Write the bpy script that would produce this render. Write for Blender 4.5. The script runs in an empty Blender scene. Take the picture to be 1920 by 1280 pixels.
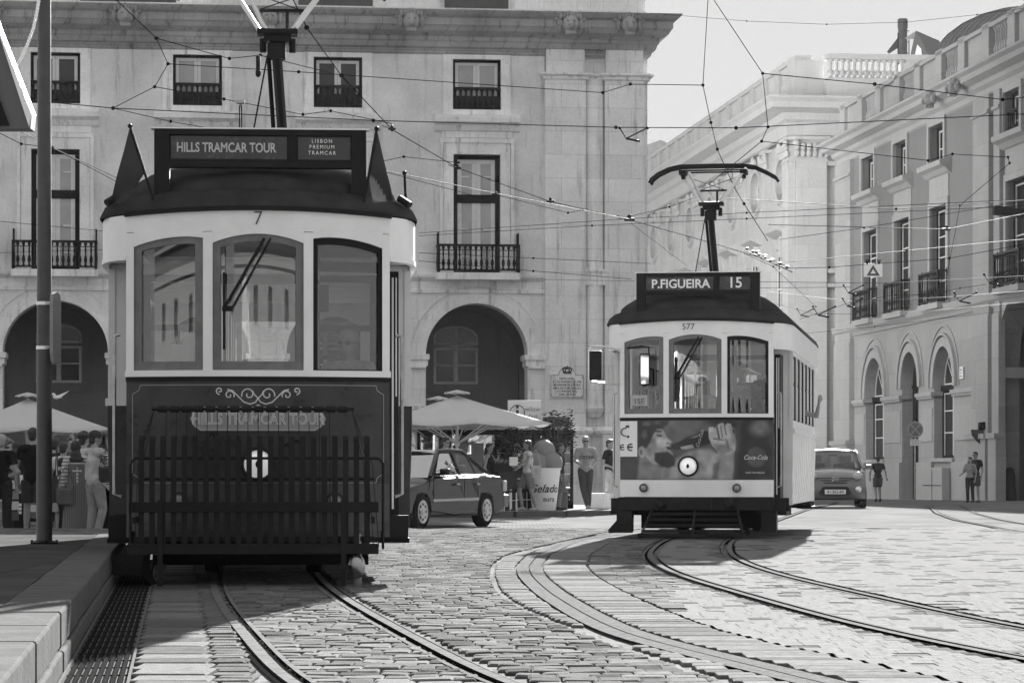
import bpy, bmesh, math, random
import numpy as np
from mathutils import Vector, Matrix, noise
R = math.radians
random.seed(7)
S = bpy.context.scene
C = S.collection
# ------------------------------------------------------------------ camera
F = 5300.0; CX = 960.0; HY = 888.0; CH = 0.88
cd = bpy.data.cameras.new('camera'); cam = bpy.data.objects.new('camera', cd); C.objects.link(cam)
cam.location = (0, 0, CH); cam.rotation_euler = (R(90), 0, 0)
cd.sensor_width = 36; cd.lens = F / 1920 * 36; cd.shift_y = (HY - 640) / 1920
cd.clip_start = 0.2; cd.clip_end = 3000
S.camera = cam
# ------------------------------------------------------------------ world and sun
SKYK = 4.0
SUN_EL, SUN_AZ = 17.8, 7.0        # azimuth measured from +Y towards +X
w = bpy.data.worlds.new("World"); S.world = w; w.use_nodes = True
nt = w.node_tree; nt.nodes.clear()
sky = nt.nodes.new('ShaderNodeTexSky'); sky.sky_type = 'NISHITA'; sky.sun_disc = False
sky.sun_elevation = R(SUN_EL); sky.sun_rotation = R(SUN_AZ); sky.dust_density = 2.0; sky.air_density = 1.0
bw = nt.nodes.new('ShaderNodeRGBToBW'); bgn = nt.nodes.new('ShaderNodeBackground'); wo = nt.nodes.new('ShaderNodeOutputWorld')
nt.links.new(sky.outputs[0], bw.inputs[0])
# thin bright haze flattens the glow round the sun: L / (1 + k L)
k1 = nt.nodes.new('ShaderNodeMath'); k1.operation = 'MULTIPLY_ADD'; k1.inputs[1].default_value = SKYK; k1.inputs[2].default_value = 1; nt.links.new(bw.outputs[0], k1.inputs[0])
k2 = nt.nodes.new('ShaderNodeMath'); k2.operation = 'DIVIDE'; nt.links.new(bw.outputs[0], k2.inputs[0]); nt.links.new(k1.outputs[0], k2.inputs[1])
nt.links.new(k2.outputs[0], bgn.inputs[0]); nt.links.new(bgn.outputs[0], wo.inputs[0])
bgn.inputs[1].default_value = 0.15
sl = bpy.data.lights.new('sun', 'SUN'); sl.energy = 2.0; sl.angle = R(0.55); sl.color = (1, .995, .985)
so = bpy.data.objects.new('sun', sl); C.objects.link(so)
sd = Vector((math.sin(R(SUN_AZ)) * math.cos(R(SUN_EL)), math.cos(R(SUN_AZ)) * math.cos(R(SUN_EL)), math.sin(R(SUN_EL))))
so.rotation_euler = sd.to_track_quat('Z', 'Y').to_euler()
S.view_settings.view_transform = 'Standard'; S.view_settings.look = 'None'
S.view_settings.exposure = 4.3; S.view_settings.gamma = 1
# ------------------------------------------------------------------ projection helpers
def W(px, py, D): return Vector(((px - CX) / F * D, D, CH + (HY - py) / F * D))
def G(px, py, z=0.0):
    D = (CH - z) * F / (py - HY); return Vector(((px - CX) / F * D, D, z))
def PX(px, D): return (px - CX) / F * D
def zg(x, y):
    def ss(a, b, t):
        t = min(1, max(0, (t - a) / (b - a))); return t * t * (3 - 2 * t)
    f = ss(34, 48, y) * (1 - ss(63, 72, y))
    far = -.46 * min(1, max(0, (y - 74) / 38.)) * ss(10, 6, x) - .0058 * min(90, max(0, y - 80)) * (1 - ss(10, 6, x))
    return far - .10 * f * ss(4.5, 1.5, x) - .08 * ss(30, 42, y) * (1 - ss(62, 70, y)) * ss(-2.2, -4, x)
# ------------------------------------------------------------------ object helpers
def tag(o, label=None, cat=None, group=None, kind=None):
    if label: o['label'] = label
    if cat: o['category'] = cat
    if group: o['group'] = group
    if kind: o['kind'] = kind
    return o
def thing(name, label, cat, loc=(0, 0, 0), rotz=0, group=None):
    o = bpy.data.objects.new(name, None); C.objects.link(o); o.empty_display_size = .2
    o.location = loc; o.rotation_euler = (0, 0, rotz)
    return tag(o, label, cat, group)
def copy_tree(o, parent=None):
    c = o.copy(); C.objects.link(c); c.parent = parent
    for ch in list(o.children): copy_tree(ch, c)
    return c
class MB:
    def __init__(s): s.v = []; s.f = []; s.m = []; s.sm = []
    def add(s, vs, fs, m=0, smooth=False, M=None):
        b = len(s.v)
        if M is not None: vs = [M @ Vector(p) for p in vs]
        s.v.extend([tuple(p) for p in vs])
        for f in fs: s.f.append(tuple(i + b for i in f)); s.m.append(m); s.sm.append(smooth)
        return s
    def box(s, x0, x1, y0, y1, z0, z1, m=0, M=None):
        vs = [(x0, y0, z0), (x1, y0, z0), (x1, y1, z0), (x0, y1, z0), (x0, y0, z1), (x1, y0, z1), (x1, y1, z1), (x0, y1, z1)]
        return s.add(vs, [(0, 3, 2, 1), (4, 5, 6, 7), (0, 1, 5, 4), (1, 2, 6, 5), (2, 3, 7, 6), (3, 0, 4, 7)], m, False, M)
    def cbox(s, x0, x1, y0, y1, z0, z1, c=.01, m=0, M=None):   # chamfered box
        bm = bmesh.new(); bmesh.ops.create_cube(bm, size=1)
        for v in bm.verts: v.co = Vector(((x0 + x1) / 2 + v.co.x * (x1 - x0), (y0 + y1) / 2 + v.co.y * (y1 - y0), (z0 + z1) / 2 + v.co.z * (z1 - z0)))
        bmesh.ops.bevel(bm, geom=bm.edges[:], offset=c, segments=2, affect='EDGES', profile=.6)
        s.bm(bm, m, False, M); bm.free(); return s
    def bm(s, bm, m=0, smooth=False, M=None):
        bm.verts.index_update()
        return s.add([v.co.copy() for v in bm.verts], [[v.index for v in f.verts] for f in bm.faces], m, smooth, M)
    def tube(s, pts, r, n=8, m=0, smooth=True, M=None, caps=True, flat=None):
        P = [Vector(p) for p in pts]; k = len(P)
        rs = r if isinstance(r, (list, tuple)) else [r] * k
        vs = []; up = None
        for i in range(k):
            t = (P[min(i + 1, k - 1)] - P[max(i - 1, 0)])
            if t.length < 1e-9: t = Vector((0, 0, 1))
            t.normalize()
            if up is None:
                up = Vector((0, 0, 1)) if abs(t.z) < .9 else Vector((0, 1, 0))
            a = t.cross(up)
            if a.length < 1e-6: a = t.cross(Vector((1, 0, 0)))
            a.normalize(); b = a.cross(t).normalized(); up = b
            for j in range(n):
                q = 2 * math.pi * (j + .5) / n
                vs.append(P[i] + a * (math.cos(q) * rs[i]) + b * (math.sin(q) * rs[i] * (flat or 1)))
        fs = []
        for i in range(k - 1):
            for j in range(n):
                fs.append((i * n + j, i * n + (j + 1) % n, (i + 1) * n + (j + 1) % n, (i + 1) * n + j))
        if caps: fs.append(tuple(range(n))[::-1]); fs.append(tuple((k - 1) * n + j for j in range(n)))
        return s.add(vs, fs, m, smooth, M)
    def cyl(s, p0, p1, r0, r1=None, n=16, m=0, M=None, smooth=True):
        return s.tube([p0, p1], [r0, r0 if r1 is None else r1], n, m, smooth, M)
    def lathe(s, prof, n=16, m=0, c=(0, 0, 0), smooth=True, M=None, sx=1, sy=1):   # prof: (r,z)
        vs = []; k = len(prof)
        for r, z in prof:
            for j in range(n):
                q = 2 * math.pi * j / n; vs.append((c[0] + r * sx * math.cos(q), c[1] + r * sy * math.sin(q), c[2] + z))
        fs = [(i * n + j, i * n + (j + 1) % n, (i + 1) * n + (j + 1) % n, (i + 1) * n + j) for i in range(k - 1) for j in range(n)]
        fs.append(tuple(range(n))[::-1]); fs.append(tuple((k - 1) * n + j for j in range(n)))
        return s.add(vs, fs, m, smooth, M)
    def prism(s, poly, y0, y1, m=0, M=None, smooth=False):      # poly in (x,z), extruded along y
        n = len(poly)
        a = sum(poly[i][0] * poly[(i + 1) % n][1] - poly[(i + 1) % n][0] * poly[i][1] for i in range(n))
        if a < 0: poly = poly[::-1]
        vs = [(x, y0, z) for x, z in poly] + [(x, y1, z) for x, z in poly]
        s.add(vs, [tuple(range(n)), tuple(range(2 * n - 1, n - 1, -1))], m, False, M)
        return s.add(vs, [(i, i + n, (i + 1) % n + n, (i + 1) % n) for i in range(n)], m, smooth, M)
    def ell(s, c, r, n=12, m=0, M=None):
        k = max(6, n * 2 // 3)
        return s.lathe([(max(1e-4, math.sin(math.pi * i / k)) * 1, -math.cos(math.pi * i / k)) for i in range(k + 1)], n, m, (0, 0, 0), True,
                       (M or Matrix()) @ Matrix.Translation(c) @ Matrix.Diagonal((r[0], r[1], r[2], 1)))
    def sweep(s, prof, x0, x1, m=0, M=None):     # moulding: prof (y,z) closed polygon extruded along x
        n = len(prof)
        vs = [(x0, y, z) for y, z in prof] + [(x1, y, z) for y, z in prof]
        return s.add(vs, [tuple(range(n)), tuple(range(2 * n - 1, n - 1, -1))] + [(i, i + n, (i + 1) % n + n, (i + 1) % n) for i in range(n)], m, False, M)
    def build(s, name, mats, parent=None, loc=None, fixn=True, auto=True):
        me = bpy.data.meshes.new(name); me.from_pydata(s.v, [], s.f)
        if not isinstance(mats, (list, tuple)): mats = [mats]
        for mt in mats: me.materials.append(mt)
        me.polygons.foreach_set('material_index', s.m); me.polygons.foreach_set('use_smooth', s.sm)
        if fixn:
            bm = bmesh.new(); bm.from_mesh(me); bmesh.ops.recalc_face_normals(bm, faces=bm.faces[:]); bm.to_mesh(me); bm.free()
        me.validate(); me.update()
        if auto and any(s.sm) : 
            try: me.set_sharp_from_angle(angle=R(42))
            except Exception: pass
        o = bpy.data.objects.new(name, me); C.objects.link(o)
        if parent: o.parent = parent
        if loc: o.location = loc
        return o
def bevel(o, w=.01, seg=2):
    md = o.modifiers.new('bevel', 'BEVEL'); md.width = w; md.segments = seg; md.limit_method = 'ANGLE'; md.angle_limit = R(40); md.harden_normals = False
    return o
# ------------------------------------------------------------------ materials
MT = {}
def mat(name, g=.5, rough=.6, metal=0, var=0, vs=4, bump=0, bs=40, spec=.5, coat=0, emit=0, stain=0, coords='Object'):
    if name in MT: return MT[name]
    m = bpy.data.materials.new(name); m.use_nodes = True; MT[name] = m
    t = m.node_tree; b = t.nodes['Principled BSDF']
    b.inputs['Base Color'].default_value = (g, g, g, 1); b.inputs['Roughness'].default_value = rough; b.inputs['Metallic'].default_value = metal
    b.inputs['Specular IOR Level'].default_value = spec; b.inputs['Coat Weight'].default_value = coat
    if emit: b.inputs['Emission Color'].default_value = (1, 1, 1, 1); b.inputs['Emission Strength'].default_value = emit
    if var or bump or stain:
        tc = t.nodes.new('ShaderNodeTexCoord')
    if var:
        n = t.nodes.new('ShaderNodeTexNoise'); n.inputs['Scale'].default_value = vs; n.inputs['Detail'].default_value = 6; n.inputs['Roughness'].default_value = .65
        t.links.new(tc.outputs[coords], n.inputs['Vector'])
        r = t.nodes.new('ShaderNodeMapRange'); r.inputs[1].default_value = .3; r.inputs[2].default_value = .7
        r.inputs[3].default_value = max(0, g * (1 - var)); r.inputs[4].default_value = min(1, g * (1 + var))
        t.links.new(n.outputs['Fac'], r.inputs[0]); t.links.new(r.outputs[0], b.inputs['Base Color'])
        r2 = t.nodes.new('ShaderNodeMapRange'); r2.inputs[1].default_value = .3; r2.inputs[2].default_value = .7
        r2.inputs[3].default_value = max(.02, rough * .8); r2.inputs[4].default_value = min(1, rough * 1.25)
        t.links.new(n.outputs['Fac'], r2.inputs[0]); t.links.new(r2.outputs[0], b.inputs['Roughness'])
    if bump:
        n2 = t.nodes.new('ShaderNodeTexNoise'); n2.inputs['Scale'].default_value = bs; n2.inputs['Detail'].default_value = 5
        t.links.new(tc.outputs[coords], n2.inputs['Vector'])
        bp = t.nodes.new('ShaderNodeBump'); bp.inputs['Strength'].default_value = bump; bp.inputs['Distance'].default_value = .02
        t.links.new(n2.outputs['Fac'], bp.inputs['Height']); t.links.new(bp.outputs[0], b.inputs['Normal'])
    return m
def wallmat(name, g, block=None, stain=.35, var=.12, rough=.85, joint=.55, vstain=True, jw=.012):
    """weathered masonry; block=(w,h) draws ashlar joints in local x,z"""
    m = bpy.data.materials.new(name); m.use_nodes = True; MT[name] = m
    t = m.node_tree; b = t.nodes['Principled BSDF']; b.inputs['Roughness'].default_value = rough; b.inputs['Specular IOR Level'].default_value = .3
    tc = t.nodes.new('ShaderNodeTexCoord'); sp = t.nodes.new('ShaderNodeSeparateXYZ'); t.links.new(tc.outputs['Object'], sp.inputs[0])
    ad = t.nodes.new('ShaderNodeMath'); ad.operation = 'ADD'; t.links.new(sp.outputs[0], ad.inputs[0]); t.links.new(sp.outputs[1], ad.inputs[1])
    cb = t.nodes.new('ShaderNodeCombineXYZ'); t.links.new(ad.outputs[0], cb.inputs[0]); t.links.new(sp.outputs[2], cb.inputs[1])
    def noise_(sc, det=8, vec=None, ro=.6):
        n = t.nodes.new('ShaderNodeTexNoise'); n.inputs['Scale'].default_value = sc; n.inputs['Detail'].default_value = det; n.inputs['Roughness'].default_value = ro
        t.links.new(vec or tc.outputs['Object'], n.inputs['Vector']); return n
    def rng(src, a, b_, c, d):
        r = t.nodes.new('ShaderNodeMapRange'); 
        for i, q in enumerate((a, b_, c, d)): r.inputs[i + 1].default_value = q
        t.links.new(src, r.inputs[0]); return r.outputs[0]
    def mul(a, c):
        k = t.nodes.new('ShaderNodeMath'); k.operation = 'MULTIPLY'; t.links.new(a, k.inputs[0])
        if isinstance(c, float): k.inputs[1].default_value = c
        else: t.links.new(c, k.inputs[1])
        return k.outputs[0]
    col = rng(noise_(.7).outputs['Fac'], .3, .7, g * (1 - var), g * (1 + var))
    col = mul(col, rng(noise_(14, 4).outputs['Fac'], .3, .7, .92, 1.06))
    # streaks running down
    mp = t.nodes.new('ShaderNodeMapping'); mp.inputs['Scale'].default_value = (3.2, 3.2, .35); t.links.new(tc.outputs['Object'], mp.inputs[0])
    st = rng(noise_(1.6, 9, mp.outputs[0], .7).outputs['Fac'], .54, .74, 1, 1 - stain)
    col = mul(col, st)
    bh = noise_(60, 4).outputs['Fac']
    if block:
        br = t.nodes.new('ShaderNodeTexBrick'); t.links.new(cb.outputs[0], br.inputs['Vector'])
        br.inputs['Scale'].default_value = 1; br.inputs['Brick Width'].default_value = block[0]; br.inputs['Row Height'].default_value = block[1]
        br.inputs['Mortar Size'].default_value = jw; br.inputs['Mortar Smooth'].default_value = .3; br.inputs['Bias'].default_value = 0
        br.inputs['Color1'].default_value = (1.06, 1.06, 1.06, 1); br.inputs['Color2'].default_value = (.93, .93, .93, 1); br.inputs['Mortar'].default_value = (joint, joint, joint, 1)
        br.offset = .5
        rb = t.nodes.new('ShaderNodeRGBToBW'); t.links.new(br.outputs['Color'], rb.inputs[0]); col = mul(col, rb.outputs[0])
    t.links.new(col, b.inputs['Base Color'])
    bp = t.nodes.new('ShaderNodeBump'); bp.inputs['Strength'].default_value = .3; bp.inputs['Distance'].default_value = .01
    t.links.new(bh, bp.inputs['Height']); t.links.new(bp.outputs[0], b.inputs['Normal'])
    return m
def glassmat(name, tint=.9, refl=1.0, rough=.0, absorb=0.0):
    m = bpy.data.materials.new(name); m.use_nodes = True; MT[name] = m
    t = m.node_tree; t.nodes.clear(); o = t.nodes.new('ShaderNodeOutputMaterial')
    tr = t.nodes.new('ShaderNodeBsdfTransparent'); tr.inputs[0].default_value = (tint, tint, tint, 1)
    gl = t.nodes.new('ShaderNodeBsdfGlossy'); gl.inputs['Roughness'].default_value = rough; gl.inputs[0].default_value = (refl, refl, refl, 1)
    fr = t.nodes.new('ShaderNodeFresnel'); fr.inputs[0].default_value = 1.6
    ma = t.nodes.new('ShaderNodeMath'); ma.operation = 'MULTIPLY_ADD'; ma.inputs[1].default_value = 1.0; ma.inputs[2].default_value = .015 + absorb; ma.use_clamp = True
    mx = t.nodes.new('ShaderNodeMixShader'); t.links.new(fr.outputs[0], ma.inputs[0]); t.links.new(ma.outputs[0], mx.inputs[0]); t.links.new(tr.outputs[0], mx.inputs[1]); t.links.new(gl.outputs[0], mx.inputs[2])
    t.links.new(mx.outputs[0], o.inputs[0]); return m
M_plaster = wallmat('plaster_wall', .74, None, .5, .2)
M_stone = wallmat('weathered_limestone', .82, (1.25, .62), .5, .12, joint=.72, jw=.008)
M_trim = wallmat('stone_trim', .85, None, .75, .18)
M_corn = wallmat('stained_cornice_stone', .36, (.9, 3), .85, .3, joint=.6, jw=.01)
M_stone2 = wallmat('pale_limestone', .36, (1.4, .7), .16, .06, joint=.82, jw=.008)
M_trim2 = wallmat('pale_stone_trim', .40, None, .2, .07)
M_plaster2 = wallmat('grey_plaster', .22, None, .12, .06)
M_white = mat('white_enamel_paint', .80, .4, 0, .08, 2.2, .06, 9, spec=.4)
M_whitew = mat('white_wood_paint', .70, .5, 0, .1, 5)
M_navy = mat('dark_body_paint', .048, .3, 0, .45, 2.5, .02, 25, spec=.25)
M_navy2 = mat('dark_band_paint', .09, .4, 0, .4, 2.5, spec=.2)
M_roof = mat('dark_roof_canvas', .07, .55, 0, .25, 5, .1, 20)
M_roofw = mat('silver_roof_paint', .55, .4, 0, .1, 4, .1, 15)
M_arch = wallmat('arcade_shade_plaster', .26, None, .3, .15)  # darker copy of the plaster, arcade shade put into its colour
M_wood = mat('varnished_grey_wood', .16, .45, 0, .25, 9, .06, 60)
M_black = mat('black_paint', .014, .5, 0, .4, 6, spec=.15)
M_iron = mat('dark_iron', .012, .55, 0, .4, 9, spec=.2)
M_ironp = mat('painted_ironwork', .015, .7, spec=.1)
M_steel = mat('worn_steel', .35, .32, 1, .3, 8)
M_rail = mat('polished_rail_steel', .13, .9, 0, .3, 12, spec=.0)
M_alu = mat('aluminium', .7, .3, 1)
M_chrome = mat('chrome', .35, .25, 1)
M_rubber = mat('tyre_rubber', .010, .9, spec=.05)
M_under = mat('greasy_underframe', .008, .8, 0, .4, 6, spec=.1)
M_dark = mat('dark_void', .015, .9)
M_int = mat('interior_panelling', .7, .6, 0, .15, 3)
M_intd = mat('interior_dark_wood', .12, .5, 0, .2, 5)
M_line = mat('pale_line_paint', .62, .5)
M_letter = mat('white_lettering', .8, .5)
M_letterd = mat('black_lettering', .03, .5)
M_gpane = mat('dark_window_glass', .02, .05, 0, spec=.5)
M_gpane2 = mat('curtained_window_glass', .34, .12, 0, .12, 3, spec=.9)
M_wframe = mat('white_window_frame', .68, .6, 0, .1, 8)
M_glass = glassmat('clear_glass', .92)
M_wire = mat('wire_cable', .012, .8, spec=.0)
M_wireb = mat('bare_copper_wire', .06, .7, .0, spec=.02)
M_lens = mat('lamp_lens', .8, .05, .6)
M_canvas = mat('cream_canvas', .66, .9, 0, .06, 3)
M_pave = mat('pavement_stone', .24, .9, 0, .2, 2, .25, 30, spec=.0)
def text_mesh(txt, size, mats, parent, M, name='lettering', sx=1, ext=.002, outline=0, shear=0, bold=0, spacing=1, align='CENTER'):
    cu = bpy.data.curves.new(name, 'FONT'); cu.body = txt; cu.size = size; cu.align_x = align; cu.align_y = 'CENTER'
    cu.shear = shear; cu.space_character = spacing; cu.resolution_u = 3; cu.extrude = ext
    if bold: cu.offset = bold
    if outline: cu.fill_mode = 'NONE'; cu.extrude = 0; cu.bevel_depth = outline; cu.bevel_resolution = 0
    o = bpy.data.objects.new('tmp', cu); C.objects.link(o)
    dg = bpy.context.evaluated_depsgraph_get(); me = bpy.data.meshes.new_from_object(o.evaluated_get(dg))
    bpy.data.objects.remove(o); bpy.data.curves.remove(cu)
    X = M @ Matrix.Rotation(R(90), 4, 'X') @ Matrix.Diagonal((sx, 1, 1, 1))     # text stands in the x,z plane facing -y
    me.transform(X); me.materials.clear(); me.materials.append(mats); me.name = name
    n = bpy.data.objects.new(name, me); C.objects.link(n)
    if parent: n.parent = parent
    return n
T = Matrix.Translation
# ================================================================== ground
def interp(pts, y):
    pts = sorted(pts, key=lambda p: p[1])
    if y <= pts[0][1]:
        a, b = pts[0], pts[1]
    elif y >= pts[-1][1]:
        a, b = pts[-2], pts[-1]
    else:
        for a, b in zip(pts, pts[1:]):
            if a[1] <= y <= b[1]: break
    return a[0] + (b[0] - a[0]) * (y - a[1]) / (b[1] - a[1])
def smooth_path(pts, step=.25, it=60):
    ys = np.arange(min(p[1] for p in pts), max(p[1] for p in pts), step)
    xs = np.array([interp(pts, y) for y in ys])
    for _ in range(it):
        xs[1:-1] = xs[1:-1] * .5 + (xs[:-2] + xs[2:]) * .25
    return [(float(a), float(b)) for a, b in zip(xs, ys)]
railA = smooth_path([(1.75, 6), (.55, 9.2), (-.074, 11.9), (-.28, 13.44), (-.589, 15.6), (-1.0, 18.5), (-1.40, 21.7), (-1.66, 24.3), (-2.2, 30), (-3.2, 40)])
railB = smooth_path([(3.6, 8), (2.85, 11), (2.38, 13.25), (2.08, 15.3), (1.85, 17.7), (1.70, 20.1), (1.44, 23.9), (1.38, 27.1), (1.465, 30.7), (1.89, 36.2), (2.6, 42), (3.8, 51), (6.3, 69), (9.3, 88)])
def offset_path(p, d):
    q = []
    for i, (x, y) in enumerate(p):
        a = p[max(0, i - 1)]; b = p[min(len(p) - 1, i + 1)]
        tx, ty = b[0] - a[0], b[1] - a[1]; L = math.hypot(tx, ty); q.append((x + ty / L * d, y - tx / L * d))
    return q
# the far second branch at right
railC = smooth_path([tuple(G(1740, 947)[:2]), tuple(G(1755, 962)[:2]), tuple(G(1790, 975)[:2]), tuple(G(1900, 996)[:2]), tuple(G(2100, 1016)[:2])], .25, 20)
def strip(mb, path, a, b, z, m=0):
    A = offset_path(path, a); B = offset_path(path, b); n = len(path)
    mb.add([(x, y, z) for x, y in A] + [(x, y, z) for x, y in B], [(i, i + 1, n + i + 1, n + i) for i in range(n - 1)], m)
def rail(name, path, side, label):
    mb = MB()
    g0 = .033 * side; g1 = .078 * side; g2 = .105 * side
    strip(mb, path, -.022 * side, g0, .012, 0)       # running head
    strip(mb, path, g1, g2, .010, 0)                 # guard lip
    strip(mb, path, g0, g1, -.014, 1)                # groove floor
    strip(mb, path, -.023 * side, -.055 * side, .0, 1)
    for q, z0 in ((g0, .012), (g1, .010)):
        A = offset_path(path, q); n = len(A)
        mb.add([(x, y, z0) for x, y in A] + [(x, y, -.014) for x, y in A], [(i, i + 1, n + i + 1, n + i) for i in range(n - 1)], 1)
    o = mb.build(name, [M_rail, mat('rail_groove', .012, .95, spec=0)], fixn=False, auto=False); o['kind'] = 'structure'; return o
rail('rail', railA, -1, ''); rail('rail', offset_path(railA, -.9), 1, '')
rail('rail', railB, 1, ''); rail('rail', offset_path(railB, .9), -1, '')
rail('rail', railC, 1, ''); rail('rail', offset_path(railC, .9), -1, '')
# old concrete strip beside buried track in the middle
midp = smooth_path([tuple(G(a, b)[:2]) for a, b in ((1120, 1280), (1060, 1235), (1025, 1190), (1010, 1155), (1000, 1110), (1000, 1070), (1030, 1040), (1110, 1012), (1200, 990))][::-1] + [(3.0, 9.5)], .25, 10)
midp = smooth_path([(2.1, 7.5), (1.62, 10), (1.27, 12), (1.03, 13.2), (.80, 14.4), (.61, 15.5), (.45, 17.6), (.28, 20.7), (.17, 24), (.15, 26.5), (.29, 30.7), (.68, 35.9), (1.57, 41.6), (2.6, 47)], .25, 14)
mb = MB(); strip(mb, midp, -.115, -.006, .0085); strip(mb, midp, .006, .115, .0085)
M_conc = mat('old_concrete_strip', .125, .9, 0, .3, 20, .5, 60, spec=0)
o = mb.build('track_strip', M_conc, fixn=False, auto=False); o['kind'] = 'structure'
lip = smooth_path([(1.55, 7.5), (1.2, 10), (.9, 12), (.77, 12.9), (.64, 13.8), (.43, 15.4), (.217, 17.1), (.03, 19), (-.11, 21.3), (-.175, 25), (-.17, 27.5), (-.04, 30.7), (.40, 34.5), (1.3, 41.6), (2.3, 47)], .25, 10)
# ground base sheet
def ground_mat():
    m = bpy.data.materials.new('ground_setts'); m.use_nodes = True; t = m.node_tree; b = t.nodes['Principled BSDF']
    tc = t.nodes.new('ShaderNodeTexCoord')
    br = t.nodes.new('ShaderNodeTexBrick'); t.links.new(tc.outputs['Object'], br.inputs['Vector']); br.inputs['Scale'].default_value = 1
    br.inputs['Brick Width'].default_value = .16; br.inputs['Row Height'].default_value = .3; br.inputs['Mortar Size'].default_value = .012
    br.inputs['Mortar Smooth'].default_value = .4
    for k, v in (('Color1', .165), ('Color2', .15), ('Mortar', .115)): br.inputs[k].default_value = (v, v, v, 1)
    n = t.nodes.new('ShaderNodeTexNoise'); n.inputs['Scale'].default_value = .6; n.inputs['Detail'].default_value = 8; t.links.new(tc.outputs['Object'], n.inputs['Vector'])
    mr = t.nodes.new('ShaderNodeMapRange'); mr.inputs[1].default_value = .3; mr.inputs[2].default_value = .7; mr.inputs[3].default_value = .75; mr.inputs[4].default_value = 1.2
    t.links.new(n.outputs['Fac'], mr.inputs[0])
    mx = t.nodes.new('ShaderNodeVectorMath'); mx.operation = 'SCALE'; t.links.new(br.outputs['Color'], mx.inputs[0]); t.links.new(mr.outputs[0], mx.inputs['Scale'])
    t.links.new(mx.outputs[0], b.inputs['Base Color'])
    r2 = t.nodes.new('ShaderNodeMapRange'); r2.inputs[1].default_value = .3; r2.inputs[2].default_value = .7; r2.inputs[3].default_value = .7; r2.inputs[4].default_value = .9; b.inputs['Specular IOR Level'].default_value = .0
    t.links.new(n.outputs['Fac'], r2.inputs[0]); t.links.new(r2.outputs[0], b.inputs['Roughness'])
    n3 = t.nodes.new('ShaderNodeTexNoise'); n3.inputs['Scale'].default_value = 9; n3.inputs['Detail'].default_value = 6; t.links.new(tc.outputs['Object'], n3.inputs['Vector'])
    mm = t.nodes.new('ShaderNodeMath'); mm.operation = 'MULTIPLY_ADD'; mm.inputs[1].default_value = -.7; t.links.new(br.outputs['Fac'], mm.inputs[0]); t.links.new(n3.outputs['Fac'], mm.inputs[2])
    bp = t.nodes.new('ShaderNodeBump'); bp.inputs['Strength'].default_value = .35; bp.inputs['Distance'].default_value = .02; t.links.new(mm.outputs[0], bp.inputs['Height']); t.links.new(bp.outputs[0], b.inputs['Normal'])
    return m
M_ground = ground_mat()
mb = MB()
xs = list(np.linspace(-24, 40, 129)); ys = list(np.linspace(2, 46, 45)) + list(np.linspace(47, 100, 107)) + list(np.linspace(102, 150, 25)) + [200, 260]
def gz(x, y):
    t = min(1, max(0, (y - 44) / 3)); return zg(x, y) - .011 * (1 - t)
vs = [(x, y, gz(x, y)) for y in ys for x in xs]; nx = len(xs)
mb.add(vs, [(j * nx + i, j * nx + i + 1, (j + 1) * nx + i + 1, (j + 1) * nx + i) for j in range(len(ys) - 1) for i in range(nx - 1)], 0, True)
xa, xb, ya, yb = xs[0], xs[-1], ys[0], ys[-1]
mb.add([(-600, -200, -.021), (700, -200, -.021), (700, ya, -.021), (-600, ya, -.021)], [(0, 1, 2, 3)])
for a, b in ((-600, xa), (xb, 700)):
    mb.add([(a, ya, -.03), (b, ya, -.03), (b, 80, -.1), (a, 80, -.1), (a, yb, -.54), (b, yb, -.54)], [(0, 1, 2, 3), (3, 2, 5, 4)])
mb.add([(-600, yb, -.53), (700, yb, -.53), (700, 1200, -.53), (-600, 1200, -.53)], [(0, 1, 2, 3)])
g = mb.build('ground', M_ground, fixn=False, auto=False); g['kind'] = 'structure'
# ---- near setts, real stones
def kerbx(D): return -1.93 - .118 * (D - 11.9)
ra = {round(y, 2): x for x, y in railA}
def rx(path, y):
    i = int((y - path[0][1]) / .25); i = max(0, min(len(path) - 1, i)); return path[i][0]
def setts_mat(i, g0, r0):
    m = mat('granite_sett_%s' % 'abcde'[i], g0, r0, 0, .22, 14, .35, 70, spec=.0); return m
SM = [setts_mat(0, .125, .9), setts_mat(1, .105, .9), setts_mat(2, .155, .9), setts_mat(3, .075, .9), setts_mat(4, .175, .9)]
mb = MB(); rnd = random.Random(3)
def stone(x0, x1, y0, y1, top, m, slant=.006):

    flat = min(1, max(.22, 1 - (x0 - .2) * .9)) * (.7 if y0 > 20 else 1); slant *= flat
    if slant == 0: mb.add([(x0, y0, top), (x1, y0, top), (x1, y1, top), (x0, y1, top)], [(0, 1, 2, 3)], m); return
    dz = [rnd.uniform(-slant, slant) * .5 for _ in range(4)]; t0 = top + rnd.uniform(-.004, .004) * flat; c = min(.012, (x1 - x0) * .14)
    jx = [rnd.uniform(-.006, .006) for _ in range(4)]; jy = [rnd.uniform(-.008, .008) for _ in range(4)]
    ring = [(x0 + jx[0], y0 + jy[0]), (x1 + jx[1], y0 + jy[1]), (x1 + jx[2], y1 + jy[2]), (x0 + jx[3], y1 + jy[3])]
    cx, cy = (x0 + x1) / 2, (y0 + y1) / 2
    vs = [(a, b, -.012) for a, b in ring] + [(a, b, t0 - .006 * flat + d) for (a, b), d in zip(ring, dz)] + [(a + (c if a < cx else -c), b + (c * 1.4 if b < cy else -c * 1.4), t0 + d) for (a, b), d in zip(ring, dz)]
    fs = [(8, 9, 10, 11)] + [(i, (i + 1) % 4, 4 + (i + 1) % 4, 4 + i) for i in range(4)] + [(4 + i, 4 + (i + 1) % 4, 8 + (i + 1) % 4, 8 + i) for i in range(4)]
    mb.add(vs, fs, m)
y = 7.0; row = 0
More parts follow.
